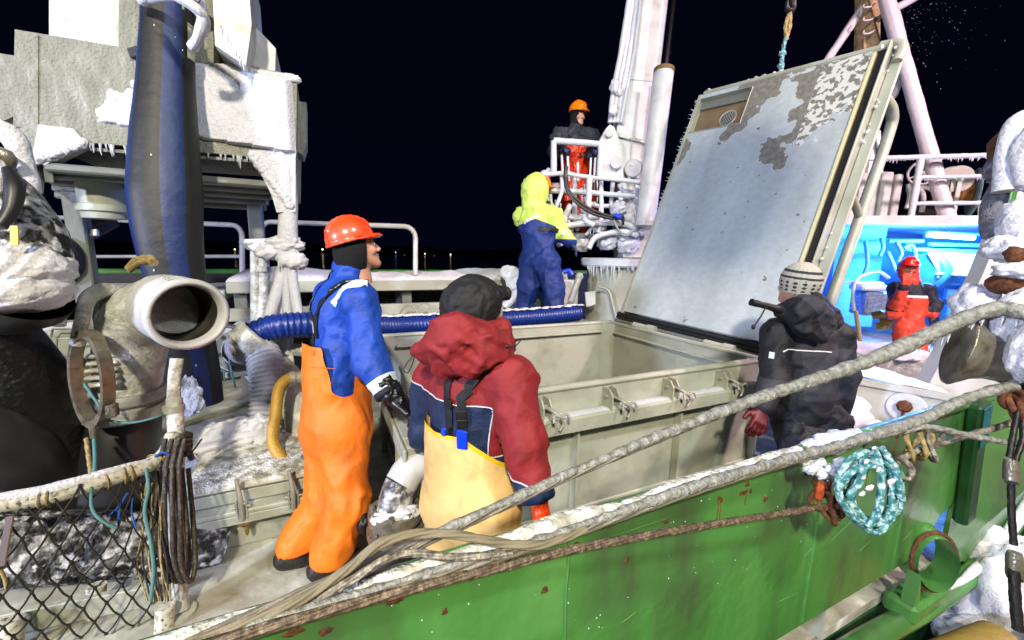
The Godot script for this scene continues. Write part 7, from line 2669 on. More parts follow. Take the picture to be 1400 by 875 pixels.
func make_ropes() -> void:
	# the thick iced hawser from the roller
	var t := thing("iced_hawser", "thickest mooring rope, caked in grey ice, slanting from the roller to lower left", "mooring rope", at(800, 640, 1.0))
	var hw := [at(1480, 462, 1.30), at(1425, 440, 1.36), at(1392, 428, 1.40), at(1352, 426, 1.44), at(1300, 445, 1.44), at(1200, 490, 1.40), at(1000, 560, 1.22), at(800, 640, 1.02), at(680, 694, 0.92), at(560, 748, 0.84), at(430, 806, 0.76), at(250, 886, 0.66), at(120, 940, 0.60)]
	var mb := MB.new()
	rope(mb, hw, 0.0135, 6, 58.0, 0.42, 36, 0.0045)
	part(mb, M.rope_wire, "rope_strands", t)
	mb = MB.new()
	var pth := spline(hw, 0.012)
	var icep := PackedVector3Array()
	var icer := PackedFloat32Array()
	for i in int(pth.size() * 0.80):
		var f := float(i) / pth.size()
		icep.append(pth[i] + Vector3(0, 0.004, 0.002))
		var nz := fn.get_noise_1d(i * 1.4)
		icer.append(lerpf(0.0235, 0.0085, clampf((f - 0.22) * 2.4, 0.0, 1.0)) + 0.003 * nz + 0.0045 * fn.get_noise_1d(i * 3.0 + 300.0))
	tube(mb, icep, icer, 22, true, 0.006, 5.0, 6, 75.0, 0.07)
	part(mb, M.iced_rope, "ice_coat", t)
	mb = MB.new()
	var rng := RandomNumberGenerator.new()
	rng.seed = 41
	for k in 20:
		var i := rng.randi_range(8, 60)
		icicles(mb, pth[i] - Vector3(0, 0.02, 0), pth[i] - Vector3(0, 0.02, 0), 1, 0.05, rng, 0.006)
	part(mb, M.ice, "icicles", t, "", true)
	# second rope along the rail
	t = thing("rail_rope", "ice-crusted wire hawser lying along the top of the green bulwark", "mooring rope", at(850, 705, 1.0))
	var w2 := [at(1385, 530, 1.42), at(1320, 548, 1.42), at(1250, 580, 1.36), at(1160, 608, 1.26), at(1080, 630, 1.18), at(950, 670, 1.04), at(850, 704, 0.95), at(740, 742, 0.87), at(600, 784, 0.79), at(430, 838, 0.71), at(250, 890, 0.64), at(120, 930, 0.6)]
	mb = MB.new()
	rope(mb, w2, 0.0125, 6, 58.0, 0.42, 36, 0.0045, 0.002)
	part(mb, M.rope_wire, "rope_strands", t)
	mb = MB.new()
	pth = spline(w2, 0.012)
	icep = PackedVector3Array()
	icer = PackedFloat32Array()
	for i in int(pth.size() * 0.92):
		var f := float(i) / pth.size()
		icep.append(pth[i] + Vector3(0, 0.007, 0.0))
		icer.append(lerpf(0.0165, 0.0060, clampf((f - 0.2) * 2.0, 0.0, 1.0)) + 0.005 * fn.get_noise_1d(i * 3.0 + 900.0))
	tube(mb, icep, icer, 20, true, 0.007, 8.0, 6, 75.0, 0.07)
	part(mb, M.iced_rope, "ice_coat", t)
	# bare rusty wire outside the plate
	t = thing("rusty_wire", "bare rusty wire rope running below the bulwark rail to a shackle", "wire rope", at(900, 730, 0.95))
	mb = MB.new()
	rope(mb, [at(1128, 692, 1.26), at(1080, 700, 1.2), at(980, 716, 1.08), at(880, 733, 0.98), at(780, 752, 0.90), at(690, 774, 0.83), at(560, 806, 0.75), at(430, 840, 0.69), at(330, 868, 0.65), at(240, 895, 0.61)], 0.0098, 6, 75.0, 0.30, 28, 0.004)
	part(mb, M.wire_rusty, "rope_strands", t)
	t = thing("shackle_knot", "rusted shackles and frozen knot where the wire meets the teal rope", "shackle", at(1135, 690, 1.27))
	mb = MB.new()
	for k in 5:
		var c := at(1122 + k * 8, 684 + (k % 3) * 8, 1.255)
		var ring := []
		for j in 13:
			var an := TAU * j / 12
			ring.append(c + Vector3(cos(an) * 0.022, sin(an) * 0.032, cos(an + k * 1.3) * 0.018))
		tube(mb, spline(ring, 0.008), 0.0075, 8, false)
	lump(mb, at(1124, 664, 1.27), Vector3(0.025, 0.035, 0.025), 3.0, 0.3, 12)
	lump(mb, at(1142, 702, 1.26), Vector3(0.03, 0.02, 0.02), 5.0, 0.4, 12)
	part(mb, M.rust, "shackle", t)
	mb = MB.new()
	lump(mb, at(1120, 672, 1.25), Vector3(0.018, 0.028, 0.012), 3.0, 0.3, 12)
	part(mb, mat("rag_orange", Color(0.75, 0.33, 0.10), 0.8, M.hemp.albedo_texture), "orange_rag", t)
	mb = MB.new()
	for q in [[1110, 640, 0.03], [1126, 648, 0.028], [1138, 642, 0.03], [1120, 632, 0.025], [1150, 634, 0.03], [1100, 628, 0.03], [1132, 660, 0.018]]:
		lump(mb, at(q[0], q[1], 1.26), Vector3(q[2], q[2] * 0.6, q[2] * 0.6), q[0], 0.5, 12)
	part(mb, M.snow, "snow", t, "", true)
	# spliced eye and its yellow-brown tail
	t = thing("rope_loop", "frayed tan rope eye looped over the hawsers in front of the tan overalls", "rope", at(560, 745, 0.8))
	mb = MB.new()
	rope(mb, [at(120, 936, 0.585), at(250, 884, 0.645), at(400, 826, 0.70), at(470, 782, 0.735), at(520, 744, 0.75), at(565, 731, 0.78), at(620, 731, 0.80), at(680, 742, 0.82), at(730, 746, 0.84), at(765, 738, 0.87), at(800, 724, 0.90)], 0.0088, 4, 80.0, 0.42, 28, 0.0045, 0.002)
	part(mb, mat("rope_grey_tan", Color(0.50, 0.46, 0.37), 0.7, M.paint.albedo_texture, M.wire.normal_texture, 3.0, 0.3), "rope_strands", t)
	mb = MB.new()
	rope(mb, [at(120, 932, 0.592), at(250, 887, 0.652), at(400, 834, 0.71), at(480, 794, 0.74), at(520, 768, 0.76), at(560, 756, 0.79), at(620, 762, 0.80), at(700, 758, 0.83)], 0.0085, 5, 80.0, 0.3, 22, 0.0045)
	part(mb, M.wire, "wire_tail", t)
	# thin lines at the right
	t = thing("white_line", "thin white frosted rope running off to the right edge", "rope", at(1330, 597, 1.35))
	mb = MB.new()
	rope(mb, [at(1236, 590, 1.34), at(1270, 584, 1.36), at(1330, 597, 1.38), at(1420, 612, 1.4)], 0.010, 3, 120.0, 0.3, 16, 0.01, 0.006)
	part(mb, M.iced_rope, "rope_strands", t)
	t = thing("knotted_wire", "dark wire with frozen hitches between the teal coil and the green post", "wire rope", at(1300, 600, 1.42))
	mb = MB.new()
	rope(mb, [at(1215, 640, 1.36), at(1250, 618, 1.4), at(1300, 602, 1.44), at(1360, 585, 1.46), at(1420, 566, 1.48)], 0.0115, 6, 90.0, 0.3, 18, 0.01)
	part(mb, M.wire, "rope_strands", t)
	for q in [[1246, 0.0], [1262, 0.6], [1278, -0.4]]:
		mb = MB.new()
		var c := at(q[0], 608, 1.40)
		var ring := []
		for j in 17:
			var an := TAU * j / 16
			ring.append(c + Vector3(cos(an) * 0.018 + 0.01 * q[1], sin(an) * 0.055, sin(an * 2.0 + q[1]) * 0.014))
		rope(mb, ring, 0.0085, 3, 120.0, 0.3, 14, 0.008)
		part(mb, M.hemp if q[0] < 1270 else M.wire, "hitch", t)
	# wire with ferrules hanging at the right edge
	t = thing("hanging_wire", "dark steel wire with two crimped ferrules hanging at the right edge", "wire rope", at(1390, 850, 1.35))
	mb = MB.new()
	rope(mb, [at(1392, 560, 1.40), at(1386, 590, 1.38), at(1380, 625, 1.37)], 0.009, 6, 110.0, 0.3, 16, 0.008)
	rope(mb, [at(1398, 570, 1.40), at(1398, 600, 1.38), at(1388, 630, 1.37)], 0.009, 6, 110.0, 0.3, 16, 0.008)
	rope(mb, [at(1382, 640, 1.37), at(1383, 700, 1.36), at(1386, 745, 1.35)], 0.010, 6, 110.0, 0.3, 16, 0.008)
	rope(mb, [at(1386, 780, 1.35), at(1388, 820, 1.34), at(1392, 862, 1.33)], 0.015, 6, 110.0, 0.3, 18, 0.008)
	part(mb, M.dark_steel, "wire_strands", t)
	for q in [[1382, 628, 660, 0.019], [1387, 755, 792, 0.021]]:
		mb = MB.new()
		tube(mb, PackedVector3Array([at(q[0], q[1], 1.37), at(q[0], q[1] + 6, 1.37), at(q[0] + 1, q[2] - 5, 1.365), at(q[0] + 1, q[2], 1.36)]), [q[3] * 0.8, q[3], q[3] * 1.1, q[3] * 0.9], 16)
		part(mb, M.worn_steel, "ferrule", t)
	# teal rope coil hung on the bulwark
	t = thing("teal_rope_coil", "bunched teal rope coil dusted with snow, tied to the bulwark's rail", "rope coil", at(1195, 720, 1.28))
	for k in 9:
		mb = MB.new()
		var cx := 1192.0 + rng.randf_range(-8, 8)
		var cy := 672.0 + rng.randf_range(-8, 8)
		var rx := rng.randf_range(24, 42)
		var ry := rng.randf_range(36, 54)
		var tilt := rng.randf_range(-0.4, 0.4)
		var ring := []
		for j in 15:
			var an := TAU * j / 14
			var x := cos(an) * rx
			var y := sin(an) * ry
			ring.append(at(cx + x * cos(tilt) - y * sin(tilt) + 3 * sin(an * 3.0 + k), cy + x * sin(tilt) + y * cos(tilt), 1.26 + 0.02 * sin(an + k) - 0.006 * k))
		rope(mb, ring, 0.0105, 3, 130.0, 0.35, 16, 0.008)
		part(mb, M.teal_rope, "rope_turn", t)
	for q in [[[1180, 615], [1178, 650], [1160, 680]], [[1195, 612], [1205, 650], [1200, 700], [1185, 720]], [[1205, 612], [1222, 640], [1232, 680]]]:
		mb = MB.new()
		var pts := []
		for pq in q:
			pts.append(at(pq[0], pq[1], 1.20))
		rope(mb, pts, 0.011, 3, 130.0, 0.35, 16, 0.008)
		part(mb, M.teal_rope, "rope_turn", t)
	mb = MB.new()
	for k in 7:
		lump(mb, at(rng.randf_range(1172, 1222), rng.randf_range(608, 690), 1.19), Vector3(0.016, 0.008, 0.005) * rng.randf_range(0.5, 1.2), k * 3.3, 0.7, 8)
	part(mb, M.snow, "snow", t, "", true)
	mb = MB.new()
	rope(mb, [at(1228, 625, 1.24), at(1246, 640, 1.24), at(1240, 655, 1.24), at(1222, 645, 1.24)], 0.010, 3, 130.0, 0.35, 14, 0.008)
	part(mb, M.wire, "lashing", t)

const CR := Vector3(0.905, 0.0, 0.426) # along the picture
const CF := Vector3(0.426, 0.0, -0.905) # away from the viewer

func folds(amp: float, sc: Vector3, seed_: float) -> Callable:
	return func(p: Vector3) -> float:
		var n := fn2.get_noise_3dv(p * sc + Vector3(seed_, 0, 0))
		var m := fn2.get_noise_3dv(p * sc * 2.3 + Vector3(seed_, 50, 0))
		return -amp * 1.5 * exp(-n * n * 30.0) + amp * 0.5 * m - amp * 0.5 * exp(-m * m * 30.0)
func bounds(pts: Array, grow: float) -> Array:
	var lo: Vector3 = pts[0]
	var hi: Vector3 = pts[0]
	for p in pts:
		lo = lo.min(p)
		hi = hi.max(p)
	return [lo - Vector3.ONE * grow, hi + Vector3.ONE * grow]
func facing(f: Vector3, up := Vector3.UP) -> Basis:
	var z := f.normalized()
	var x := z.cross(up).normalized() # the person's right hand side
	return Basis(x * -1.0, z.cross(x * -1.0).normalized(), z)
# a head with brow, eye sockets, nose, lips, chin and ears
func head(mb: MB, c: Vector3, b: Basis, s: float, cell: float) -> void:
	var fd := Field.new(c - Vector3.ONE * 0.17 * s, c + Vector3.ONE * 0.17 * s, cell)
	fd.ell(c + b * Vector3(0, 0.030, -0.012) * s, Vector3(0.077, 0.090, 0.096) * s, b, 0.01)
	fd.cone(c + b * Vector3(0, -0.02, 0.022) * s, c + b * Vector3(0, -0.090, 0.068) * s, 0.062 * s, 0.026 * s, 0.03)
	for e in [-1.0, 1.0]:
		fd.cone(c + b * Vector3(0.058 * e, -0.02, -0.005) * s, c + b * Vector3(0.022 * e, -0.085, 0.06) * s, 0.022 * s, 0.018 * s, 0.03)
		fd.ell(c + b * Vector3(0.043 * e, -0.018, 0.066) * s, Vector3(0.022, 0.02, 0.02) * s, b, 0.02)
	fd.ell(c + b * Vector3(0, 0.034, 0.076) * s, Vector3(0.055, 0.012, 0.016) * s, b, 0.018)
	for e in [-1.0, 1.0]:
		fd.ell(c + b * Vector3(0.031 * e, 0.012, 0.096) * s, Vector3(0.018, 0.012, 0.014) * s, b, 0.01, true)
		fd.ell(c + b * Vector3(0.031 * e, 0.012, 0.076) * s, Vector3(0.014, 0.012, 0.013) * s, b, 0.004)
		fd.ell(c + b * Vector3(0.078 * e, 0.0, -0.01) * s, Vector3(0.010, 0.032, 0.019) * s, b, 0.008)
	fd.cone(c + b * Vector3(0, 0.020, 0.086) * s, c + b * Vector3(0, -0.022, 0.108) * s, 0.009 * s, 0.013 * s, 0.012)
	for e in [-1.0, 1.0]:
		fd.ell(c + b * Vector3(0.012 * e, -0.027, 0.097) * s, Vector3(0.009, 0.008, 0.01) * s, b, 0.008)
	fd.ell(c + b * Vector3(0, -0.047, 0.090) * s, Vector3(0.022, 0.006, 0.010) * s, b, 0.006)
	fd.ell(c + b * Vector3(0, -0.060, 0.087) * s, Vector3(0.019, 0.007, 0.010) * s, b, 0.006)
	fd.ell(c + b * Vector3(0, -0.0535, 0.102) * s, Vector3(0.021, 0.0022, 0.012) * s, b, 0.002, true)
	fd.cone(c + b * Vector3(0, -0.04, -0.025) * s, c + b * Vector3(0, -0.15, -0.04) * s, 0.058 * s, 0.06 * s, 0.03)
	fd.mesh(mb)
func eyes(parent: Node, c: Vector3, b: Basis, s: float) -> void:
	for e in [-1.0, 1.0]:
		var mb := MB.new()
		lump(mb, c + b * Vector3(0.031 * e, 0.012, 0.0815) * s, Vector3.ONE * 0.0105 * s, 0.0, 0.0, 8)
		var o := part(mb, M.eye, "eye", parent)
		mb = MB.new()
		lump(mb, c + b * Vector3(0.031 * e, 0.012, 0.0885) * s, Vector3.ONE * 0.0052 * s, 0.0, 0.0, 6)
		part(mb, M.pupil, "iris", o)
		mb = MB.new()
		tube(mb, spline([c + b * Vector3(0.016 * e, 0.031, 0.094) * s, c + b * Vector3(0.032 * e, 0.036, 0.092) * s, c + b * Vector3(0.050 * e, 0.030, 0.080) * s], 0.008), 0.0035 * s, 6)
		part(mb, M.boot, "eyebrow", parent)
# a gloved hand: palm, four unequal fingers in two bends, thumb from the side of the palm
func hand(mb: MB, w: Vector3, dir: Vector3, back: Vector3, thumb_side: float, curl: float, s: float, cell: float) -> void:
	var y := dir.normalized()
	var z := (back - y * back.dot(y)).normalized() # back of the hand
	var x := y.cross(z) * thumb_side # towards the thumb
	var fd := Field.new(w - Vector3.ONE * 0.15 * s + y * 0.08 * s, w + Vector3.ONE * 0.15 * s + y * 0.08 * s, cell)
	fd.cone(w - y * 0.03 * s, w + y * 0.02 * s, 0.034 * s, 0.033 * s, 0.02, z, 1.3)
	for k in 4:
		var off := (1.5 - k) * 0.021 * s
		fd.cone(w + y * 0.01 * s + x * off * 0.6, w + y * 0.09 * s + x * off, 0.017 * s, 0.0155 * s, 0.014)
	var lens := [0.072, 0.082, 0.076, 0.058]
	for k in 4:
		var base := w + y * 0.092 * s + x * (1.5 - k) * 0.0215 * s
		var l: float = lens[k] * s
		var a := curl * (0.85 + 0.1 * k)
		var d1 := (y * cos(a * 0.6) - z * sin(a * 0.6) + x * (1.5 - k) * 0.06).normalized()
		var d2 := (y * cos(a * 1.5) - z * sin(a * 1.5)).normalized()
		var p1 := base + d1 * l * 0.52
		fd.cone(base, p1, 0.0125 * s, 0.0115 * s, 0.005)
		fd.cone(p1, p1 + d2 * l * 0.5, 0.0115 * s, 0.0095 * s, 0.005)
	var tb := w + y * 0.03 * s + x * 0.032 * s
	var t1 := tb + (x * 0.72 + y * 0.62 - z * 0.25).normalized() * 0.042 * s
	fd.cone(tb - x * 0.01 * s, t1, 0.0165 * s, 0.0135 * s, 0.012)
	fd.cone(t1, t1 + (x * 0.25 + y * 0.85 - z * 0.4 * curl).normalized() * 0.034 * s, 0.0135 * s, 0.011 * s, 0.005)
	fd.mesh(mb)

# the body under the clothes, one continuous surface with the head
func body(J: Dictionary, b: Basis, hb: Basis, label: String, s := 1.0, cell := 0.005) -> MeshInstance3D:
	var bo := bounds([J.head, J.ankle_r, J.ankle_l, J.elbow_r, J.elbow_l, J.hand_r, J.hand_l], 0.22)
	var fd := Field.new(bo[0], bo[1], 0.028)
	fd.cone(J.pelvis, J.chest, 0.125, 0.14, 0.05, b.z, 1.5)
	fd.cone(J.chest, J.neck, 0.09, 0.055, 0.05)
	fd.cone(J.neck, J.head - hb.y * 0.05, 0.054, 0.054, 0.03)
	for e in ["r", "l"]:
		fd.cone(J["shoulder_" + e], J["elbow_" + e], 0.048, 0.040, 0.04)
		fd.cone(J["elbow_" + e], J["hand_" + e], 0.040, 0.028, 0.02)
		fd.cone(J["hip_" + e], J["knee_" + e], 0.075, 0.055, 0.05)
		fd.cone(J["knee_" + e], J["ankle_" + e], 0.055, 0.040, 0.03)
		fd.cone(J["ankle_" + e], J["ankle_" + e] + b.z * 0.12 - Vector3(0, 0.04, 0), 0.040, 0.028, 0.02)
	var mb := MB.new()
	fd.mesh(mb)
	head(mb, J.head, hb, s, cell)
	var g: Vector3 = (J.ankle_r + J.ankle_l) * 0.5
	return solo(mb, M.skin, "person", label, "person", Vector3(g.x, minf(J.ankle_r.y, J.ankle_l.y) - 0.08, g.z))
func boots(J: Dictionary, b: Basis, parent: Node, cell := 0.012) -> void:
	for e in ["r", "l"]:
		var a: Vector3 = J["ankle_" + e]
		var fd := Field.new(a - Vector3(0.26, 0.2, 0.26), a + Vector3(0.26, 0.2, 0.26), cell)
		fd.cone(a + ((J["knee_" + e] as Vector3) - a).normalized() * 0.09, a - Vector3(0, 0.02, 0), 0.056, 0.056, 0.02)
		fd.cone(a - Vector3(0, 0.03, 0) - b.z * 0.055, a - Vector3(0, 0.035, 0) + b.z * 0.15, 0.054, 0.050, 0.03)
		fd.cut(a - Vector3(0, 0.078, 0), Vector3.DOWN)
		var mb := MB.new()
		fd.mesh(mb)
		part(mb, M.boot, "boot", parent)
func helmet(parent: Node, c: Vector3, b: Basis, s: float, m: Material, cell := 0.007) -> void:
	var fd := Field.new(c - Vector3.ONE * 0.24 * s, c + Vector3.ONE * 0.24 * s, cell)
	fd.ell(c, Vector3(0.118, 0.124, 0.132) * s, b, 0.01)
	for k in [-0.035, 0.0, 0.035]:
		var pr := Vector3.ZERO
		for j in 9:
			var a := lerpf(0.5, 2.5, j / 8.0)
			var q := c + b * Vector3(k, sin(a) * 0.119 * sqrt(1.0 - pow(k / 0.118, 2.0)), cos(a) * 0.129) * s
			if j > 0:
				fd.cone(pr, q, 0.009 * s, 0.009 * s, 0.012)
			pr = q
	fd.cut(c - b.y * 0.012 * s, -b.y)
	var pr2 := Vector3.ZERO
	for j in 25:
		var a := TAU * j / 24
		var front := maxf(0.0, sin(a))
		var q := c + b * Vector3(cos(a) * 0.121, -0.012 - 0.012 * front, sin(a) * (0.133 + 0.024 * front)) * s
		if j > 0:
			fd.cone(pr2, q, (0.007 + 0.006 * front) * s, (0.007 + 0.006 * front) * s, 0.006)
		pr2 = q
	fd.ell(c + b * Vector3(0, -0.018, 0.126) * s, Vector3(0.085, 0.008, 0.058) * s, Basis(b.x, (b.y + b.z * 0.25).normalized(), (b.z - b.y * 0.25).normalized()), 0.01)
	var mb := MB.new()
	fd.mesh(mb)
	var o := part(mb, m, "helmet", parent)
	for e in [-1.0, 1.0]:
		mb = MB.new()
		box(mb, c + b * Vector3(0.121 * e, 0.004, 0.02) * s, Vector3(0.014, 0.022, 0.05) * s, 0.005, b)
		part(mb, m, "accessory_slot", o)
func sleeve(fd: Field, J: Dictionary, e: String, r0: float, r1: float, r2: float) -> void:
	fd.cone(J["shoulder_" + e], J["elbow_" + e], r0, r1, 0.05)
	fd.cone(J["elbow_" + e], J["hand_" + e], r1, r2, 0.03)
func trouser_legs(fd: Field, J: Dictionary, r0: float, r1: float, r2: float) -> void:
	for e in ["r", "l"]:
		fd.cone(J["hip_" + e], J["knee_" + e], r0, r1, 0.05)
		fd.cone(J["knee_" + e], J["ankle_" + e] + Vector3(0, 0.03, 0), r1, r2, 0.04)
func field_for(pts: Array, grow: float, cell: float) -> Field:
	var bo := bounds(pts, grow)
	return Field.new(bo[0], bo[1], cell)

func make_people() -> void:
	person_orange()
	person_red()
	person_dark()
	person_hood()
	person_operator()
	person_shelter()

func person_orange() -> void:
	var f := Vector3(1.0, 0, -0.02)
	var b := facing(f)
	var J := {
		"head": at(489, 343, 2.15), "neck": at(474, 377, 2.16), "chest": at(471, 428, 2.15), "pelvis": at(460, 570, 2.12),
		"shoulder_r": at(492, 410, 2.00), "elbow_r": at(507, 497, 1.96), "hand_r": at(533, 540, 1.93),
		"shoulder_l": at(454, 404, 2.30), "elbow_l": at(490, 490, 2.36), "hand_l": at(530, 535, 2.25),
		"hip_r": at(470, 585, 2.05), "knee_r": at(476, 690, 1.99), "ankle_r": at(452, 766, 1.96),
		"hip_l": at(446, 585, 2.18), "knee_l": at(446, 685, 2.13), "ankle_l": at(406, 752, 2.05)}
	var hb := facing(Vector3(1.0, 0.0, -0.05).rotated(Vector3.UP, 0.1) + Vector3(0, 0.32, 0), (Vector3.UP - Vector3(0.32, 0, 0)).normalized())
	var o := body(J, b, hb, "worker in orange hard hat, blue jacket and bright orange oilskin overalls, looking up", 1.0, 0.005)
	eyes(o, J.head, hb, 1.0)
	boots(J, b, o)
	# jacket
	var fd := field_for([J.neck, J.shoulder_r, J.shoulder_l, J.elbow_r, J.elbow_l, J.hand_r, J.hand_l, J.pelvis], 0.16, 0.011)
	fd.cone(J.pelvis + Vector3(0, 0.08, 0), J.chest + Vector3(0, -0.02, 0), 0.150, 0.178, 0.06, b.z, 1.32)
	fd.cone(J.chest + Vector3(0, 0.03, 0), J.neck - Vector3(0, 0.03, 0), 0.145, 0.085, 0.08, b.z, 1.1)
	fd.cone(J.shoulder_l, J.shoulder_r, 0.070, 0.070, 0.06)
	sleeve(fd, J, "r", 0.080, 0.072, 0.054)
	sleeve(fd, J, "l", 0.080, 0.072, 0.054)
	fd.cone(J.neck - Vector3(0, 0.02, 0), J.neck + hb.y * 0.035 + b.z * 0.02, 0.078, 0.082, 0.015)
	fd.ell(J.neck + hb.y * 0.10 + b.z * 0.035, Vector3(0.066, 0.06, 0.066), hb, 0.005, true)
	fd.ruffle(folds(0.008, Vector3(4.2, 3.2, 4.2), 3.0))
	fd.cut(J.hand_r, (J.hand_r - J.elbow_r).normalized(), 0.14)
	var mb := MB.new()
	fd.mesh(mb)
	var ea: Vector3 = J.elbow_r
	var ed: Vector3 = (J.hand_r - J.elbow_r).normalized()
	var el: float = J.elbow_r.distance_to(J.hand_r)
	var sp := split(mb, func(p: Vector3) -> float:
		var t: float = (p - ea).dot(ed) / el
		var off := ((p - ea) - ed * (p - ea).dot(ed)).length()
		return 0.16 - absf(t - 0.66) if off < 0.1 else -1.0)
	var sp2 := split(sp[1], func(p: Vector3) -> float:
		var t: float = (p - ea).dot(ed) / el
		var off := ((p - ea) - ed * (p - ea).dot(ed)).length()
		return t - 0.8 if off < 0.1 and t > 0.3 else -1.0)
	var jk := part(sp2[1], M.jacket_blue, "jacket", o)
	part(sp2[0], M.jacket_navy, "dark_panel", jk)
	part(sp[0], M.reflector, "cuff_band", jk)
	# shoulder band and braces
	part(strap(fd, [at(458, 417, 1.98), at(467, 405, 1.96), at(479, 395, 1.95), at(492, 389, 1.95), at(502, 388, 1.96)], 0.042, 0.002, 0.003), M.reflector, "shoulder_band", jk)
	part(strap(fd, [at(433, 478, 2.05), at(428, 450, 2.06), at(428, 425, 2.08), at(435, 398, 2.1), at(444, 380, 2.12), at(458, 374, 2.2)], 0.036, 0.004, 0.004), M.webbing, "brace", o)
	part(strap(fd, [at(432, 462, 2.02), at(436, 430, 2.0), at(446, 402, 1.98), at(466, 382, 1.97), at(488, 376, 1.98), at(504, 384, 2.0)], 0.036, 0.006, 0.004), M.webbing, "brace", o)
	var wm := MB.new()
	for q in [[at(431, 455, 2.02), at(431, 440, 2.02)], [at(450, 397, 1.97), at(460, 387, 1.96)], [at(472, 379, 1.96), at(482, 377, 1.96)], [at(428, 420, 2.06), at(430, 405, 2.08)]]:
		wm.merge(strap(fd, q, 0.010, 0.011, 0.001, 0.01))
	part(wm, M.webbing_print, "brace_print", o, "", true)
	# overalls
	var tf := field_for([J.pelvis, J.ankle_r, J.ankle_l, J.knee_r, J.knee_l, J.chest], 0.2, 0.0115)
	tf.cone(J.pelvis - Vector3(0, 0.04, 0), J.chest - Vector3(0, 0.02, 0) - b.z * 0.02, 0.188, 0.204, 0.06, b.z, 1.18)
	tf.cone(J.hip_l, J.hip_r, 0.105, 0.105, 0.09)
	trouser_legs(tf, J, 0.108, 0.096, 0.092)
	tf.cone(J.hip_r.lerp(J.hip_l, 0.5), J.knee_r.lerp(J.knee_l, 0.6), 0.09, 0.06, 0.08)
	tf.ruffle(folds(0.007, Vector3(4.0, 2.2, 4.0), 11.0))
	var kr: Vector3 = J.knee_r
	# big creases behind the knee and at the hip
	tf.ruffle(func(p: Vector3) -> float:
		var q: Vector3 = p - kr
		var w := exp(-q.length_squared() * 14.0)
		return 0.009 * w * (absf(sin((q.y * 1.0 + q.x * 0.9) * 21.0)) - 0.6))
	var topf := func(p: Vector3) -> float:
		var back: float = (p - J.pelvis).dot(-b.z)
		var side: float = (p - J.pelvis).dot(b.x)
		var lim := 0.90 + 0.24 * smoothstep(-0.03, 0.06, back) * smoothstep(0.19, 0.10, absf(side)) + 0.25 * smoothstep(0.02, 0.10, -back) * smoothstep(0.16, 0.10, absf(side))
		return p.y - lim
	for e in ["r", "l"]:
		tf.cut(J["ankle_" + e] + Vector3(0, 0.0, 0), Vector3.DOWN, 0.25)
	mb = MB.new()
	tf.mesh(mb)
	var tr := part(split(mb, topf)[1], M.oilskin_orange, "overalls", o)
	part(strap(tf, [at(424, 502, 1.95), at(440, 503, 1.93), at(457, 505, 1.93)], 0.003, 0.0, 0.002), M.oilskin_orange_dark, "seam", tr)
	part(strap(tf, [at(425, 482, 1.95), at(432, 482, 1.95)], 0.030, 0.001, 0.002, 0.004), M.oilskin_orange_dark, "stitched_patch", tr)
	# balaclava and helmet
	var kf := Field.new(J.head - Vector3.ONE * 0.2, J.head + Vector3.ONE * 0.2, 0.007)
	kf.ell(J.head + hb * Vector3(0, 0.02, -0.015), Vector3(0.088, 0.108, 0.106), hb, 0.02)
	kf.cone(J.head + hb * Vector3(0, -0.03, -0.02), J.neck + Vector3(0, 0.01, 0), 0.082, 0.078, 0.04)
	kf.cut(J.head + hb * Vector3(0, 0, 0.030), (hb.z * 0.95 - hb.y * 0.30).normalized())
	kf.ruffle(func(p: Vector3) -> float: return 0.002 * sin((p - J.head).dot((hb.y + hb.z * 0.35).normalized()) * 420.0) + 0.004 * fn.get_noise_3dv(p * 60.0))
	mb = MB.new()
	kf.mesh(mb)
	part(mb, M.knit_black, "balaclava", o)
	helmet(o, J.head + hb * Vector3(0, 0.072, -0.015), hb, 0.93, M.helmet_orange)
	# gloves
	mb = MB.new()
	hand(mb, at(540, 546, 1.92), at(566, 560, 1.90) - at(536, 541, 1.93), Vector3(0.25, 0.9, 0.4), -1.0, 0.9, 1.12, 0.0055)
	var gd: Vector3 = J.hand_r
	var cf := Field.new(gd - Vector3.ONE * 0.16, gd + Vector3.ONE * 0.16, 0.007)
	cf.cone(J.hand_r - ed * 0.05, at(545, 549, 1.92), 0.058, 0.040, 0.01)
	cf.ruffle(folds(0.006, Vector3(16, 12, 16), 8.0))
	cf.mesh(mb)
	part(mb, M.glove_black, "glove", o)
	mb = MB.new()
	hand(mb, J.hand_l, Vector3(0.9, -0.4, 0), Vector3(0.2, 0.9, 0), 1.0, 0.9, 1.1, 0.009)
	part(mb, M.glove_black, "glove", o)

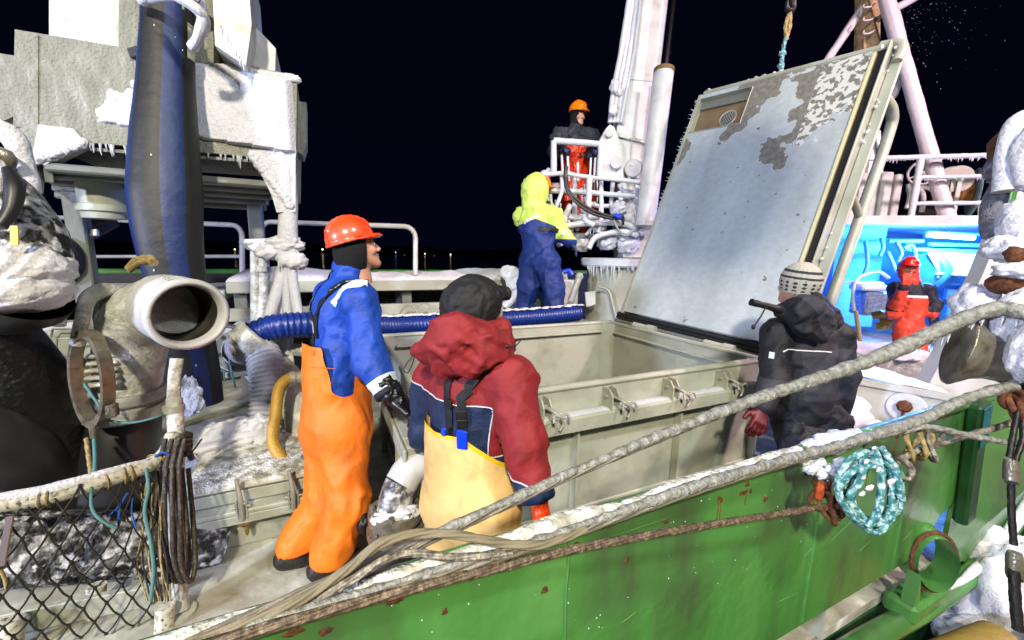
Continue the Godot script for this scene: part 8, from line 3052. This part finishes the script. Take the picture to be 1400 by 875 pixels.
func person_red() -> void:
	var f := Vector3(0.80, 0, -0.60)
	var b := facing(f)
	var J := {
		"head": at(653, 425, 1.60), "neck": at(645, 478, 1.60), "chest": at(645, 545, 1.62), "pelvis": at(640, 668, 1.62),
		"shoulder_r": at(700, 518, 1.48), "elbow_r": at(716, 604, 1.42), "hand_r": at(736, 684, 1.38),
		"shoulder_l": at(592, 522, 1.76), "elbow_l": at(582, 590, 1.80), "hand_l": at(622, 620, 1.92),
		"hip_r": at(668, 685, 1.55), "knee_r": at(680, 800, 1.60), "ankle_r": at(672, 950, 1.60),
		"hip_l": at(620, 685, 1.68), "knee_l": at(625, 790, 1.74), "ankle_l": at(622, 910, 1.74)}
	J.ankle_r.y = 0.08
	J.ankle_l.y = 0.08
	J.knee_r.y = 0.34
	J.knee_l.y = 0.34
	var hf := (CF * 0.62 + CR * 0.78).normalized()
	var hb := facing(hf + Vector3(0, 0.1, 0), (Vector3.UP - hf * 0.1).normalized())
	var o := body(J, b, hb, "worker in red and navy jacket with hood down, black cap and tan overalls", 1.0, 0.007)
	boots(J, b, o)
	var fd := field_for([J.neck, J.shoulder_r, J.shoulder_l, J.elbow_r, J.elbow_l, J.hand_r, J.hand_l, J.pelvis], 0.15, 0.0105)
	fd.cone(J.pelvis + Vector3(0, 0.05, 0), J.chest, 0.152, 0.178, 0.06, b.z, 1.28)
	fd.cone(J.chest + Vector3(0, 0.03, 0), J.neck - Vector3(0, 0.02, 0), 0.14, 0.08, 0.07, b.z, 1.15)
	fd.cone(J.shoulder_l, J.shoulder_r, 0.074, 0.076, 0.06)
	sleeve(fd, J, "r", 0.080, 0.070, 0.060)
	sleeve(fd, J, "l", 0.080, 0.070, 0.060)
	fd.ruffle(folds(0.008, Vector3(4.0, 3.0, 4.0), 23.0))
	fd.cut(J.hand_r, (J.hand_r - J.elbow_r).normalized(), 0.14)
	var mb := MB.new()
	fd.mesh(mb)
	var lo := at(700, 655, 1.38).y
	var pa := at(673, 600, 1.45)
	var pn := (CR * 0.97 + Vector3(0, -0.20, 0) + CF * -0.15).normalized()
	var yb := at(640, 553, 1.48).y
	var sp := split(mb, func(p: Vector3) -> float:
		var arm: float = minf((p - pa).dot(pn) + 0.05 * sin((p.y - lo) * 9.0) * 0.4, p.y - lo - 0.10 * (p - at(735, 655, 1.38)).dot(CR) * -1.0)
		return maxf(p.y - yb - 0.02 * (p - J.chest).dot(CR) * -1.0, arm))
	var jk := part(sp[1], M.jacket_midblue, "jacket", o)
	part(sp[0], M.jacket_red, "red_yoke", jk)
	part(piping(sp[2], 0.0028), M.piping, "piping", jk, "", true)
	# hood thrown back
	var hd := field_for([at(565, 490, 1.5), at(700, 440, 1.5), at(640, 530, 1.45), J.neck], 0.1, 0.009)
	hd.cone(at(582, 482, 1.48), at(620, 462, 1.44), 0.042, 0.085, 0.03)
	hd.cone(at(620, 464, 1.44), at(662, 476, 1.44), 0.085, 0.075, 0.04)
	hd.cone(at(640, 490, 1.44), at(612, 495, 1.46), 0.065, 0.050, 0.03)
	hd.cone(at(662, 470, 1.44), at(690, 468, 1.50), 0.060, 0.035, 0.03)
	hd.cone(at(690, 470, 1.50), at(676, 500, 1.45), 0.030, 0.030, 0.02)
	hd.cone(at(640, 455, 1.5), at(680, 452, 1.58), 0.055, 0.045, 0.03)
	hd.ell(J.neck + Vector3(0, 0.085, 0) + CF * 0.03 + CR * 0.03, Vector3(0.085, 0.085, 0.085), Basis.IDENTITY, 0.005, true)
	hd.ruffle(folds(0.009, Vector3(5.0, 6.0, 5.0), 33.0))
	hd.ruffle(func(p: Vector3) -> float:
		var q: Vector3 = p - at(665, 470, 1.40)
		return 0.008 * exp(-q.length_squared() * 90.0) * sin((q.dot(CR) * 0.6 + q.y) * 110.0))
	mb = MB.new()
	hd.mesh(mb)
	var ho := part(mb, M.jacket_red, "hood", o)
	for q in [[[566, 476, 1.46], [563, 488, 1.45], [556, 497, 1.45], [552, 506, 1.45], [558, 509, 1.45], [565, 494, 1.46], [567, 478, 1.46]], [[692, 472, 1.42], [702, 474, 1.42], [710, 468, 1.42], [711, 464, 1.42], [704, 467, 1.42]]]:
		mb = MB.new()
		var pts := []
		for p in q:
			pts.append(at(p[0], p[1], p[2]))
		tube(mb, spline(pts, 0.006), 0.0022, 6)
		part(mb, M.strap_black, "drawcord", ho)
	mb = MB.new()
	tube(mb, PackedVector3Array([at(688, 471, 1.42), at(695, 474, 1.42)]), 0.008, 8)
	part(mb, M.strap_black, "cord_lock", ho)
	# cap: soft crown, band and a turned-up ear flap
	var c: Vector3 = J.head + hb * Vector3(0, 0.045, -0.02)
	var kf := Field.new(c - Vector3.ONE * 0.2, c + Vector3.ONE * 0.2, 0.007)
	kf.ell(c, Vector3(0.108, 0.098, 0.118), hb, 0.02)
	kf.cone(c + hb * Vector3(0, -0.04, -0.02), c + hb * Vector3(0, -0.10, -0.015), 0.105, 0.092, 0.03)
	kf.cut(c + hb * Vector3(0, -0.115, 0), -hb.y)
	kf.cut(c + hb * Vector3(0, -0.06, 0.065), (hb.z - hb.y * 0.7).normalized(), 0.10)
	kf.ruffle(folds(0.004, Vector3(12, 9, 12), 40.0))
	kf.cone(c + hb * Vector3(-0.055, 0.015, 0.125), c + hb * Vector3(0.055, 0.015, 0.125), 0.030, 0.030, 0.012, hb.z, 1.8)
	mb = MB.new()
	kf.mesh(mb)
	part(mb, M.cap_black, "cap", o)
	# overalls
	var tf := field_for([J.pelvis, J.ankle_r, J.ankle_l, J.knee_r, J.knee_l, J.chest - Vector3(0, 0.1, 0)], 0.2, 0.012)
	tf.cone(J.pelvis - Vector3(0, 0.05, 0), J.chest - Vector3(0, 0.02, 0), 0.176, 0.194, 0.06, b.z, 1.16)
	tf.cone(J.hip_l, J.hip_r, 0.110, 0.110, 0.06)
	trouser_legs(tf, J, 0.118, 0.112, 0.1)
	tf.ruffle(folds(0.005, Vector3(3.6, 2.0, 3.6), 51.0))
	var yt := at(610, 597, 1.46).y
	tf.cut(J.ankle_l - Vector3(0, 0.03, 0), Vector3.DOWN)
	mb = MB.new()
	tf.mesh(mb)
	var cutp := at(642, 604, 1.46)
	var cutn := (CR * 0.60 + Vector3(0, 0.80, 0)).normalized()
	var topf := func(p: Vector3) -> float:
		var e := maxf(p.y - yt, (p - cutp).dot(cutn))
		return e if (p - J.pelvis).dot(b.z) < 0.06 else p.y - yt - 0.12
	var kept: MB = split(mb, topf)[1]
	var sp3 := split(kept, func(p: Vector3) -> float: return topf.call(p) + 0.014)
	var tr := part(sp3[1], M.oilskin_tan, "overalls", o)
	part(sp3[0], M.oilskin_tan_rim, "top_hem", tr)
	# braces with buckles
	part(strap(fd, [at(598, 500, 1.44), at(598, 525, 1.44), at(600, 550, 1.44), at(602, 575, 1.44), at(598, 600, 1.44)], 0.030, 0.006), M.webbing, "brace", o)
	part(strap(fd, [at(680, 478, 1.42), at(660, 488, 1.40), at(644, 508, 1.40), at(631, 535, 1.42), at(625, 560, 1.42), at(626, 598, 1.42)], 0.034, 0.008), M.webbing, "brace", o)
	for q in [[600, 556, 0], [624, 572, 1], [625, 585, 0]]:
		var p := fd.onto(at(q[0], q[1], 1.42), 0.016)
		mb = MB.new()
		var n := fd.grad(p)
		box(mb, p, Vector3(0.040, 0.034, 0.010), 0.003, facing(n))
		part(mb, M.strap_black if q[2] == 0 else M.dark_steel, "buckle", o)
	part(strap(fd, [at(654, 494, 1.40), at(648, 501, 1.40)], 0.032, 0.014, 0.001, 0.01), M.label_yellow, "strap_label", o)
	mb = MB.new()
	var bp := tf.onto(at(627, 607, 1.42), 0.008)
	box(mb, bp, Vector3(0.042, 0.072, 0.012), 0.004, facing(tf.grad(bp)))
	part(mb, M.buckle_blue, "blue_clip", o)
	mb = MB.new()
	bp = tf.onto(at(598, 597, 1.44), 0.008)
	box(mb, bp + Vector3(0, 0.01, 0), Vector3(0.02, 0.03, 0.01), 0.004, facing(tf.grad(bp)))
	part(mb, M.buckle_blue, "blue_clip", o)
	# dark storm cuff and orange glove
	var ed: Vector3 = (J.hand_r - J.elbow_r).normalized()
	mb = MB.new()
	hand(mb, J.hand_r + ed * 0.03, ed * 0.8 + Vector3(-0.05, -0.3, 0.0), CR + Vector3(0, 0.2, 0) - CF * 0.4, -1.0, 0.6, 1.1, 0.005)
	part(mb, M.glove_orange, "glove", o)
	mb = MB.new()
	hand(mb, J.hand_l, Vector3(0.8, 0.1, -0.4), Vector3(0, 1, 0), 1.0, 0.7, 1.1, 0.009)
	part(mb, M.glove_orange, "glove", o)

func person_dark() -> void:
	var f := (CF * 0.93 - CR * 0.36).normalized()
	var b := facing(f)
	var J := {
		"head": at(1089, 393, 2.62), "neck": at(1100, 430, 2.64), "chest": at(1102, 490, 2.64), "pelvis": at(1106, 572, 2.62),
		"shoulder_r": at(1143, 458, 2.64), "elbow_r": at(1153, 512, 2.60), "hand_r": at(1145, 560, 2.62),
		"shoulder_l": at(1062, 456, 2.62), "elbow_l": at(1058, 520, 2.56), "hand_l": at(1042, 556, 2.46),
		"hip_r": at(1126, 582, 2.60), "knee_r": at(1126, 690, 2.58), "ankle_r": at(1122, 720, 2.6),
		"hip_l": at(1084, 582, 2.64), "knee_l": at(1084, 690, 2.6), "ankle_l": at(1086, 720, 2.64)}
	J.knee_r.y = 0.46
	J.knee_l.y = 0.46
	J.ankle_r.y = 0.09
	J.ankle_l.y = 0.09
	var hf := (CF * 0.92 - CR * 0.40).normalized()
	var hb := facing(hf + Vector3(0, 0.12, 0), (Vector3.UP - hf * 0.12).normalized())
	var o := body(J, b, hb, "worker in black padded coat with hood down and patterned knit hat", 1.0, 0.01)
	boots(J, b, o)
	var fd := field_for([J.neck, J.shoulder_r, J.shoulder_l, J.elbow_r, J.elbow_l, J.hand_r, J.hand_l, J.pelvis], 0.18, 0.013)
	fd.cone(J.pelvis + Vector3(0, 0.04, 0), J.chest, 0.185, 0.200, 0.06, b.z, 1.42)
	fd.cone(J.chest + Vector3(0, 0.04, 0), J.neck - Vector3(0, 0.02, 0), 0.18, 0.09, 0.08, b.z, 1.2)
	fd.cone(J.shoulder_l, J.shoulder_r, 0.082, 0.082, 0.06)
	sleeve(fd, J, "r", 0.088, 0.078, 0.062)
	sleeve(fd, J, "l", 0.088, 0.080, 0.060)
	fd.ruffle(folds(0.0065, Vector3(4.2, 3.4, 4.2), 63.0))
	fd.cut(J.pelvis + Vector3(0, -0.02, 0), Vector3.DOWN)
	var mb := MB.new()
	fd.mesh(mb)
	var y1 := at(1110, 478, 2.5).y
	var y2 := at(1110, 548, 2.5).y
	var sp := split(mb, func(p: Vector3) -> float:
		var side := absf((p - J.chest).dot(b.x) + 0.01)
		var back := minf(minf(y1 - p.y, p.y - y2), 0.185 - side)
		var slv := minf(0.045 - absf(p.y - at(1060, 525, 2.55).y), side - 0.20)
		return maxf(back, slv))
	var jk := part(sp[1], M.jacket_black, "coat", o)
	part(sp[0], M.jacket_grey, "grey_panel", jk)
	part(strap(fd, [at(1082, 478, 2.4), at(1100, 477, 2.4), at(1120, 477, 2.4), at(1150, 479, 2.42)], 0.007, 0.003, 0.002), M.piping, "piping", jk)
	mb = MB.new()
	var lp := fd.onto(at(1049, 482, 2.45), 0.004)
	box(mb, lp, Vector3(0.03, 0.04, 0.004), 0.001, facing(fd.grad(lp)))
	part(mb, M.reflector, "sleeve_tag", jk)
	# the big hood
	var hd := field_for([at(1060, 440, 2.5), at(1150, 440, 2.5), at(1110, 400, 2.5), at(1120, 470, 2.5)], 0.14, 0.011)
	hd.cone(at(1070, 426, 2.52), at(1100, 426, 2.46), 0.040, 0.085, 0.04)
	hd.cone(at(1100, 428, 2.46), at(1126, 440, 2.46), 0.09, 0.07, 0.05)
	hd.cone(at(1112, 412, 2.52), at(1136, 436, 2.50), 0.045, 0.055, 0.04)
	hd.cone(at(1120, 455, 2.45), at(1100, 450, 2.44), 0.055, 0.05, 0.03)
	hd.ell(J.head + Vector3(0, 0.055, 0) + CF * 0.03 - CR * 0.02, Vector3(0.105, 0.12, 0.105), Basis.IDENTITY, 0.005, true)
	hd.ruffle(folds(0.010, Vector3(4.5, 5.0, 4.5), 73.0))
	mb = MB.new()
	hd.mesh(mb)
	var pc := at(1122, 425, 2.4)
	var sp2 := split(mb, func(p: Vector3) -> float: return 0.055 - absf((p - pc).dot((CR * 0.8 + Vector3(0, 0.5, 0)).normalized())))
	var ho := part(sp2[1], M.jacket_black, "hood", o)
	part(sp2[0], M.jacket_grey, "grey_panel", ho)
	mb = MB.new()
	tube(mb, spline([at(1068, 424, 2.5), at(1050, 419, 2.48), at(1038, 416, 2.46), at(1027, 413, 2.45)], 0.02), [0.028, 0.021, 0.019, 0.022], 14)
	part(mb, M.strap_black, "collar_flap", ho)
	mb = MB.new()
	tube(mb, PackedVector3Array([at(1047, 420, 2.44), at(1040, 433, 2.43), at(1031, 446, 2.43)]), 0.005, 6)
	lump(mb, at(1030, 447, 2.43), Vector3(0.012, 0.016, 0.012), 0, 0, 6)
	part(mb, M.strap_black, "drawcord", ho)
	# knit hat
	var c: Vector3 = J.head + hb * Vector3(0, 0.055, -0.015)
	var kf := Field.new(c - Vector3.ONE * 0.19, c + Vector3.ONE * 0.19, 0.008)
	kf.ell(c, Vector3(0.106, 0.112, 0.116), hb, 0.02)
	kf.cone(c - hb.y * 0.03, c - hb.y * 0.06, 0.108, 0.104, 0.02)
	kf.cut(c - hb.y * 0.09, -hb.y)
	kf.ruffle(func(p: Vector3) -> float:
		var q: Vector3 = hb.inverse() * (p - c)
		return 0.0025 * cos(atan2(q.x, q.z) * 22.0))
	mb = MB.new()
	kf.mesh(mb)
	var sp4 := split(mb, func(p: Vector3) -> float:
		var q: Vector3 = hb.inverse() * (p - c)
		var h: float = q.y
		if h > 0.045 and h < 0.062:
			return minf(h - 0.045, 0.062 - h)
		if h > 0.008 and h < 0.022:
			return minf(h - 0.008, 0.022 - h)
		if h > 0.022 and h < 0.045:
			return maxf(0.022 - h, h - 0.045)
		var a := atan2(q.x, q.z) * 14.0
		if h < 0.0 and h > -0.07:
			return minf(0.35 * sin(a) * 0.02 + 0.006 * sin(h * 260.0) - 0.004, 0.01)
		return -0.005)
	var hat := part(sp4[1], M.knit_cream, "knit_hat", o)
	part(sp4[0], M.knit_dark, "knit_pattern", hat)
	# trousers
	var tf := field_for([J.pelvis, J.ankle_r, J.ankle_l, J.knee_r, J.knee_l], 0.2, 0.014)
	tf.cone(J.hip_l + Vector3(0, 0.05, 0), J.hip_r + Vector3(0, 0.05, 0), 0.12, 0.12, 0.06)
	trouser_legs(tf, J, 0.112, 0.10, 0.092)
	tf.ruffle(folds(0.014, Vector3(6.0, 4.5, 6.0), 83.0))
	tf.cut(J.ankle_l - Vector3(0, 0.03, 0), Vector3.DOWN)
	mb = MB.new()
	tf.mesh(mb)
	var hem := at(1085, 600, 2.5)
	var sp5 := split(mb, func(p: Vector3) -> float: return (hem - p).dot(CR))
	var tr := part(sp5[1], M.jacket_black, "trousers", o)
	part(sp5[0], M.jacket_navy, "side_panel", tr)
	for q in [["hand_l", Vector3(-0.55, -0.55, 0.3), 1.0], ["hand_r", Vector3(-0.3, -0.9, 0.1), -1.0]]:
		mb = MB.new()
		hand(mb, J[q[0]] + (q[1] as Vector3).normalized() * 0.02, q[1], Vector3(0.1, 0.7, 0.5), q[2], 0.7, 1.1, 0.007)
		part(mb, M.glove_red, "glove", o)
	var t := thing("tool_handle", "dark wooden tool handle sticking up behind the black coat's hem", "tool", at(1148, 620, 2.55))
	mb = MB.new()
	tube(mb, spline([at(1144, 625, 2.55), at(1150, 600, 2.53), at(1155, 570, 2.52)], 0.02), [0.028, 0.030, 0.026], 12)
	part(mb, M.boot, "handle", t)
	mb = MB.new()
	box(mb, at(1143, 632, 2.55), Vector3(0.09, 0.12, 0.03), 0.01, Basis(Vector3.UP, -0.4))
	part(mb, M.dark_steel, "tool_head", t)

func person_hood() -> void:
	var f := (CF * 0.75 + CR * 0.65).normalized()
	var b := facing(f)
	var D := 5.0
	var J := {
		"head": at(738, 262, D), "neck": at(734, 284, D), "chest": at(733, 306, D), "pelvis": at(738, 352, D),
		"shoulder_r": at(755, 295, D - 0.12), "elbow_r": at(766, 318, D - 0.1), "hand_r": at(778, 330, D - 0.1),
		"shoulder_l": at(714, 296, D + 0.12), "elbow_l": at(724, 320, D + 0.25), "hand_l": at(745, 325, D + 0.35),
		"hip_r": at(748, 358, D - 0.06), "knee_r": at(756, 396, D - 0.06), "ankle_r": at(758, 433, D - 0.06),
		"hip_l": at(728, 358, D + 0.06), "knee_l": at(722, 392, D + 0.06), "ankle_l": at(717, 422, D + 0.12)}
	var hb := facing(f + CR * 0.5 + Vector3(0, 0.1, 0))
	var o := body(J, b, hb, "worker in yellow-hooded blue flotation suit standing behind the hatch", 1.0, 0.014)
	boots(J, b, o, 0.02)
	var fd := field_for([J.head, J.shoulder_r, J.shoulder_l, J.hand_r, J.hand_l, J.ankle_l, J.ankle_r], 0.24, 0.02)
	fd.cone(J.pelvis, J.chest, 0.195, 0.22, 0.06, b.z, 1.3)
	fd.cone(J.chest, J.neck, 0.18, 0.11, 0.07)
	fd.cone(J.shoulder_l, J.shoulder_r, 0.10, 0.10, 0.06)
	sleeve(fd, J, "r", 0.105, 0.095, 0.075)
	sleeve(fd, J, "l", 0.105, 0.095, 0.075)
	fd.cone(J.hip_l, J.hip_r, 0.15, 0.15, 0.06)
	trouser_legs(fd, J, 0.145, 0.125, 0.11)
	fd.ruffle(folds(0.014, Vector3(3.4, 2.6, 3.4), 93.0))
	fd.cut(J.ankle_r - Vector3(0, 0.05, 0), Vector3.DOWN, 0.3)
	var mb := MB.new()
	fd.mesh(mb)
	var y1 := at(735, 306, D - 0.2).y
	var sa: Vector3 = J.shoulder_r
	var sp := split(mb, func(p: Vector3) -> float:
		var arm: float = minf((p - at(758, 318, D)).dot(CR), p.y - at(770, 327, D - 0.15).y)
		var slope: float = (p - J.chest).dot(CR)
		return maxf(p.y - y1 + 0.35 * absf(slope + 0.02) - 0.06, arm))
	var su := part(sp[1], M.suit_blue, "suit", o)
	part(sp[0], M.hi_vis, "yellow_yoke", su)
	part(strap(fd, [at(708, 306, D - 0.2), at(722, 296, D - 0.25), at(736, 292, D - 0.25)], 0.03, 0.004, 0.004), M.piping, "shoulder_stripe", su)
	part(strap(fd, [at(736, 312, D - 0.3), at(750, 313, D - 0.3), at(762, 316, D - 0.3)], 0.05, 0.004, 0.006), M.strap_black, "belt", su)
	part(strap(fd, [at(768, 320, D - 0.2), at(772, 316, D - 0.2), at(778, 322, D - 0.2)], 0.035, 0.004, 0.004), M.piping, "cuff_stripe", su)
	var hd := field_for([J.head, J.neck], 0.27, 0.016)
	hd.ell(J.head + Vector3(0, 0.02, 0) - CR * 0.05, Vector3(0.165, 0.20, 0.17), hb, 0.03)
	hd.cone(J.head - CR * 0.08 + Vector3(0, 0.02, 0), J.neck - CR * 0.05, 0.13, 0.13, 0.05)
	hd.cut(J.head + hb.z * 0.07, hb.z)
	hd.ruffle(folds(0.007, Vector3(6, 6, 6), 96.0))
	mb = MB.new()
	hd.mesh(mb)
	part(mb, M.hi_vis, "hood", o)
	helmet(o, J.head + hb * Vector3(0, 0.07, 0.02), hb, 1.02, M.helmet_yellow, 0.012)
	mb = MB.new()
	hand(mb, J.hand_r, at(784, 336, D - 0.1) - at(776, 326, D - 0.1), Vector3(0.6, 0.6, 0.3), -1.0, 0.5, 1.2, 0.01)
	hand(mb, J.hand_l, Vector3(0.8, 0, -0.5), Vector3.UP, 1.0, 0.5, 1.2, 0.014)
	part(mb, M.glove_blue, "gloves", o)

func person_operator() -> void:
	var f := (CF * -0.92 + CR * 0.35).normalized()
	var b := facing(f)
	var D := 5.62
	var J := {
		"head": at(790, 160, D), "neck": at(787, 178, D), "chest": at(786, 204, D), "pelvis": at(789, 250, D),
		"shoulder_r": at(765, 186, D), "elbow_r": at(759, 208, D - 0.1), "hand_r": at(769, 210, D - 0.34),
		"shoulder_l": at(808, 187, D), "elbow_l": at(815, 208, D - 0.1), "hand_l": at(808, 212, D - 0.34),
		"hip_r": at(780, 256, D), "knee_r": at(779, 288, D), "ankle_r": at(780, 312, D),
		"hip_l": at(799, 256, D), "knee_l": at(800, 288, D), "ankle_l": at(799, 312, D)}
	var hb := facing((CF * -0.8 + CR * 0.55).normalized() + Vector3(0, -0.05, 0))
	var o := body(J, b, hb, "crane operator in orange hard hat, black jacket and orange bib behind the levers", 1.0, 0.009)
	eyes(o, J.head, hb, 1.0)
	boots(J, b, o, 0.02)
	var fd := field_for([J.neck, J.shoulder_r, J.shoulder_l, J.elbow_r, J.elbow_l, J.hand_r, J.hand_l, J.pelvis], 0.2, 0.017)
	fd.cone(J.pelvis + Vector3(0, 0.1, 0), J.chest, 0.19, 0.21, 0.06, b.z, 1.35)
	fd.cone(J.chest + Vector3(0, 0.05, 0), J.neck, 0.16, 0.085, 0.07)
	fd.cone(J.shoulder_l, J.shoulder_r, 0.09, 0.09, 0.06)
	sleeve(fd, J, "r", 0.098, 0.088, 0.068)
	sleeve(fd, J, "l", 0.098, 0.088, 0.068)
	fd.ruffle(folds(0.016, Vector3(6, 5, 6), 103.0))
	var mb := MB.new()
	fd.mesh(mb)
	var ys := at(790, 188, D - 0.2).y
	var sp := split(mb, func(p: Vector3) -> float: return p.y - ys)
	var jk := part(sp[1], M.jacket_black, "jacket", o)
	part(sp[0], M.jacket_grey, "grey_yoke", jk)
	for q in [[[779, 178], [776, 188], [777, 202]], [[800, 178], [803, 190], [800, 204]]]:
		var pts := []
		for p in q:
			pts.append(at(p[0], p[1], D - 0.25))
		part(strap(fd, pts, 0.04, 0.005, 0.004), M.webbing, "brace", o)
	var tf := field_for([J.pelvis, J.chest, J.ankle_r, J.ankle_l], 0.22, 0.018)
	tf.cone(J.pelvis, J.chest - Vector3(0, 0.02, 0), 0.215, 0.20, 0.06, b.z, 1.05)
	tf.cone(J.hip_l, J.hip_r, 0.14, 0.14, 0.06)
	trouser_legs(tf, J, 0.14, 0.12, 0.11)
	tf.ruffle(folds(0.018, Vector3(5, 3.5, 5), 107.0))
	tf.cut(J.chest + Vector3(0, 0.02, 0), Vector3.UP)
	mb = MB.new()
	tf.mesh(mb)
	part(mb, mat("oilskin_red_orange", Color(0.86, 0.22, 0.04), 0.4, M.paint.albedo_texture, M.oilskin_orange.normal_texture, 1.5, 0.6), "bib_overalls", o)
	var kf := Field.new(J.head - Vector3.ONE * 0.2, J.head + Vector3.ONE * 0.2, 0.010)
	kf.ell(J.head + hb * Vector3(0, 0.03, -0.015), Vector3(0.090, 0.105, 0.106), hb, 0.02)
	kf.cone(J.head + hb * Vector3(0, -0.03, -0.03), J.neck, 0.078, 0.085, 0.04)
	var keep := Field.new(J.head - Vector3.ONE * 0.2, J.head + Vector3.ONE * 0.2, 0.010)
	kf.ell(J.head + hb * Vector3(0, -0.03, 0.11), Vector3(0.068, 0.075, 0.08), hb, 0.01, true)
	mb = MB.new()
	kf.mesh(mb)
	part(mb, M.knit_black, "balaclava", o)
	helmet(o, J.head + hb * Vector3(0, 0.085, -0.005), hb, 1.02, M.helmet_yellow, 0.011)
	for q in [["hand_r", 1.0], ["hand_l", -1.0]]:
		mb = MB.new()
		hand(mb, J[q[0]], f * 0.7 + Vector3(0, 0.25, 0), Vector3(0, 1, 0.1), q[1], 1.3, 1.2, 0.01)
		part(mb, M.glove_blue, "glove", o)

func person_shelter() -> void:
	var f := (CF * -0.93 - CR * 0.30).normalized()
	var b := facing(f)
	var D := 6.2
	var J := {
		"head": at(1241, 368, D), "neck": at(1246, 387, D), "chest": at(1246, 412, D), "pelvis": at(1244, 446, D),
		"shoulder_r": at(1225, 395, D), "elbow_r": at(1222, 428, D - 0.15), "hand_r": at(1235, 394, D - 0.30),
		"shoulder_l": at(1268, 397, D), "elbow_l": at(1277, 415, D - 0.05), "hand_l": at(1274, 430, D - 0.12),
		"hip_r": at(1235, 452, D), "knee_r": at(1234, 480, D - 0.05), "ankle_r": at(1236, 512, D),
		"hip_l": at(1254, 452, D), "knee_l": at(1256, 480, D - 0.08), "ankle_l": at(1259, 500, D - 0.1)}
	var hb := facing((CF * -0.9 - CR * 0.38).normalized() + Vector3(0, -0.02, 0))
	var o := body(J, b, hb, "worker in red hooded suit with dark shoulders standing in the blue-lit shelter", 1.0, 0.011)
	o.material_override = M.skin_dark
	boots(J, b, o, 0.02)
	var fd := field_for([J.neck, J.shoulder_r, J.shoulder_l, J.hand_r, J.hand_l, J.ankle_l, J.ankle_r], 0.24, 0.02)
	fd.cone(J.pelvis, J.chest, 0.155, 0.175, 0.06, b.z, 1.2)
	fd.cone(J.chest, J.neck, 0.14, 0.09, 0.07)
	fd.cone(J.shoulder_l, J.shoulder_r, 0.082, 0.082, 0.06)
	sleeve(fd, J, "r", 0.085, 0.078, 0.062)
	sleeve(fd, J, "l", 0.085, 0.078, 0.065)
	fd.cone(J.hip_l, J.hip_r, 0.11, 0.11, 0.06)
	trouser_legs(fd, J, 0.108, 0.095, 0.088)
	fd.ruffle(folds(0.013, Vector3(3.4, 2.6, 3.4), 113.0))
	var mb := MB.new()
	fd.mesh(mb)
	var y1 := at(1245, 405, D - 0.2).y
	var band := split(mb, func(p: Vector3) -> float:
		var q: Vector3 = p - J.chest
		return minf(minf(0.018 - absf(p.y - y1 + 0.01), (p - J.hand_r.lerp(J.elbow_r, 0.45)).length() - 0.17), minf(0.2 - absf(q.dot(b.x)), q.dot(b.z))))
	var sp := split(band[1], func(p: Vector3) -> float:
		var side: float = absf((p - J.chest).dot(b.x))
		var fore: float = 0.17 - (p - J.hand_r.lerp(J.elbow_r, 0.45)).length()
		return minf(-fore, maxf(p.y - y1, minf(side - 0.165, p.y - at(1270, 425, D).y))))
	var su := part(sp[1], M.suit_red, "suit", o)
	part(sp[0], M.jacket_navy, "dark_shoulders", su)
	part(band[0], M.reflector, "chest_stripe", su)
	var hd := field_for([J.head, J.neck], 0.27, 0.015)
	hd.ell(J.head + Vector3(0, 0.02, 0) - hb.z * 0.02, Vector3(0.108, 0.142, 0.125), hb, 0.03)
	hd.cone(J.head - hb.z * 0.02, J.neck, 0.10, 0.10, 0.05)
	hd.ell(J.head + hb * Vector3(0, -0.005, 0.16), Vector3(0.085, 0.10, 0.14), hb, 0.02, true)
	hd.ruffle(folds(0.010, Vector3(7, 7, 7), 119.0))
	mb = MB.new()
	hd.mesh(mb)
	part(mb, M.suit_red, "hood", o)
	helmet(o, J.head + hb * Vector3(0, 0.085, 0.03), hb, 0.90, M.helmet_red, 0.012)
	for q in [["hand_r", Vector3(0.1, 0.9, 0.1), 1.0], ["hand_l", Vector3(0.05, -0.9, 0.3), -1.0]]:
		mb = MB.new()
		hand(mb, J[q[0]], q[1], CF * -1.0, q[2], 0.5, 1.3, 0.011)
		part(mb, M.suit_red if q[0] == "hand_r" else M.glove_blue, "glove", o)
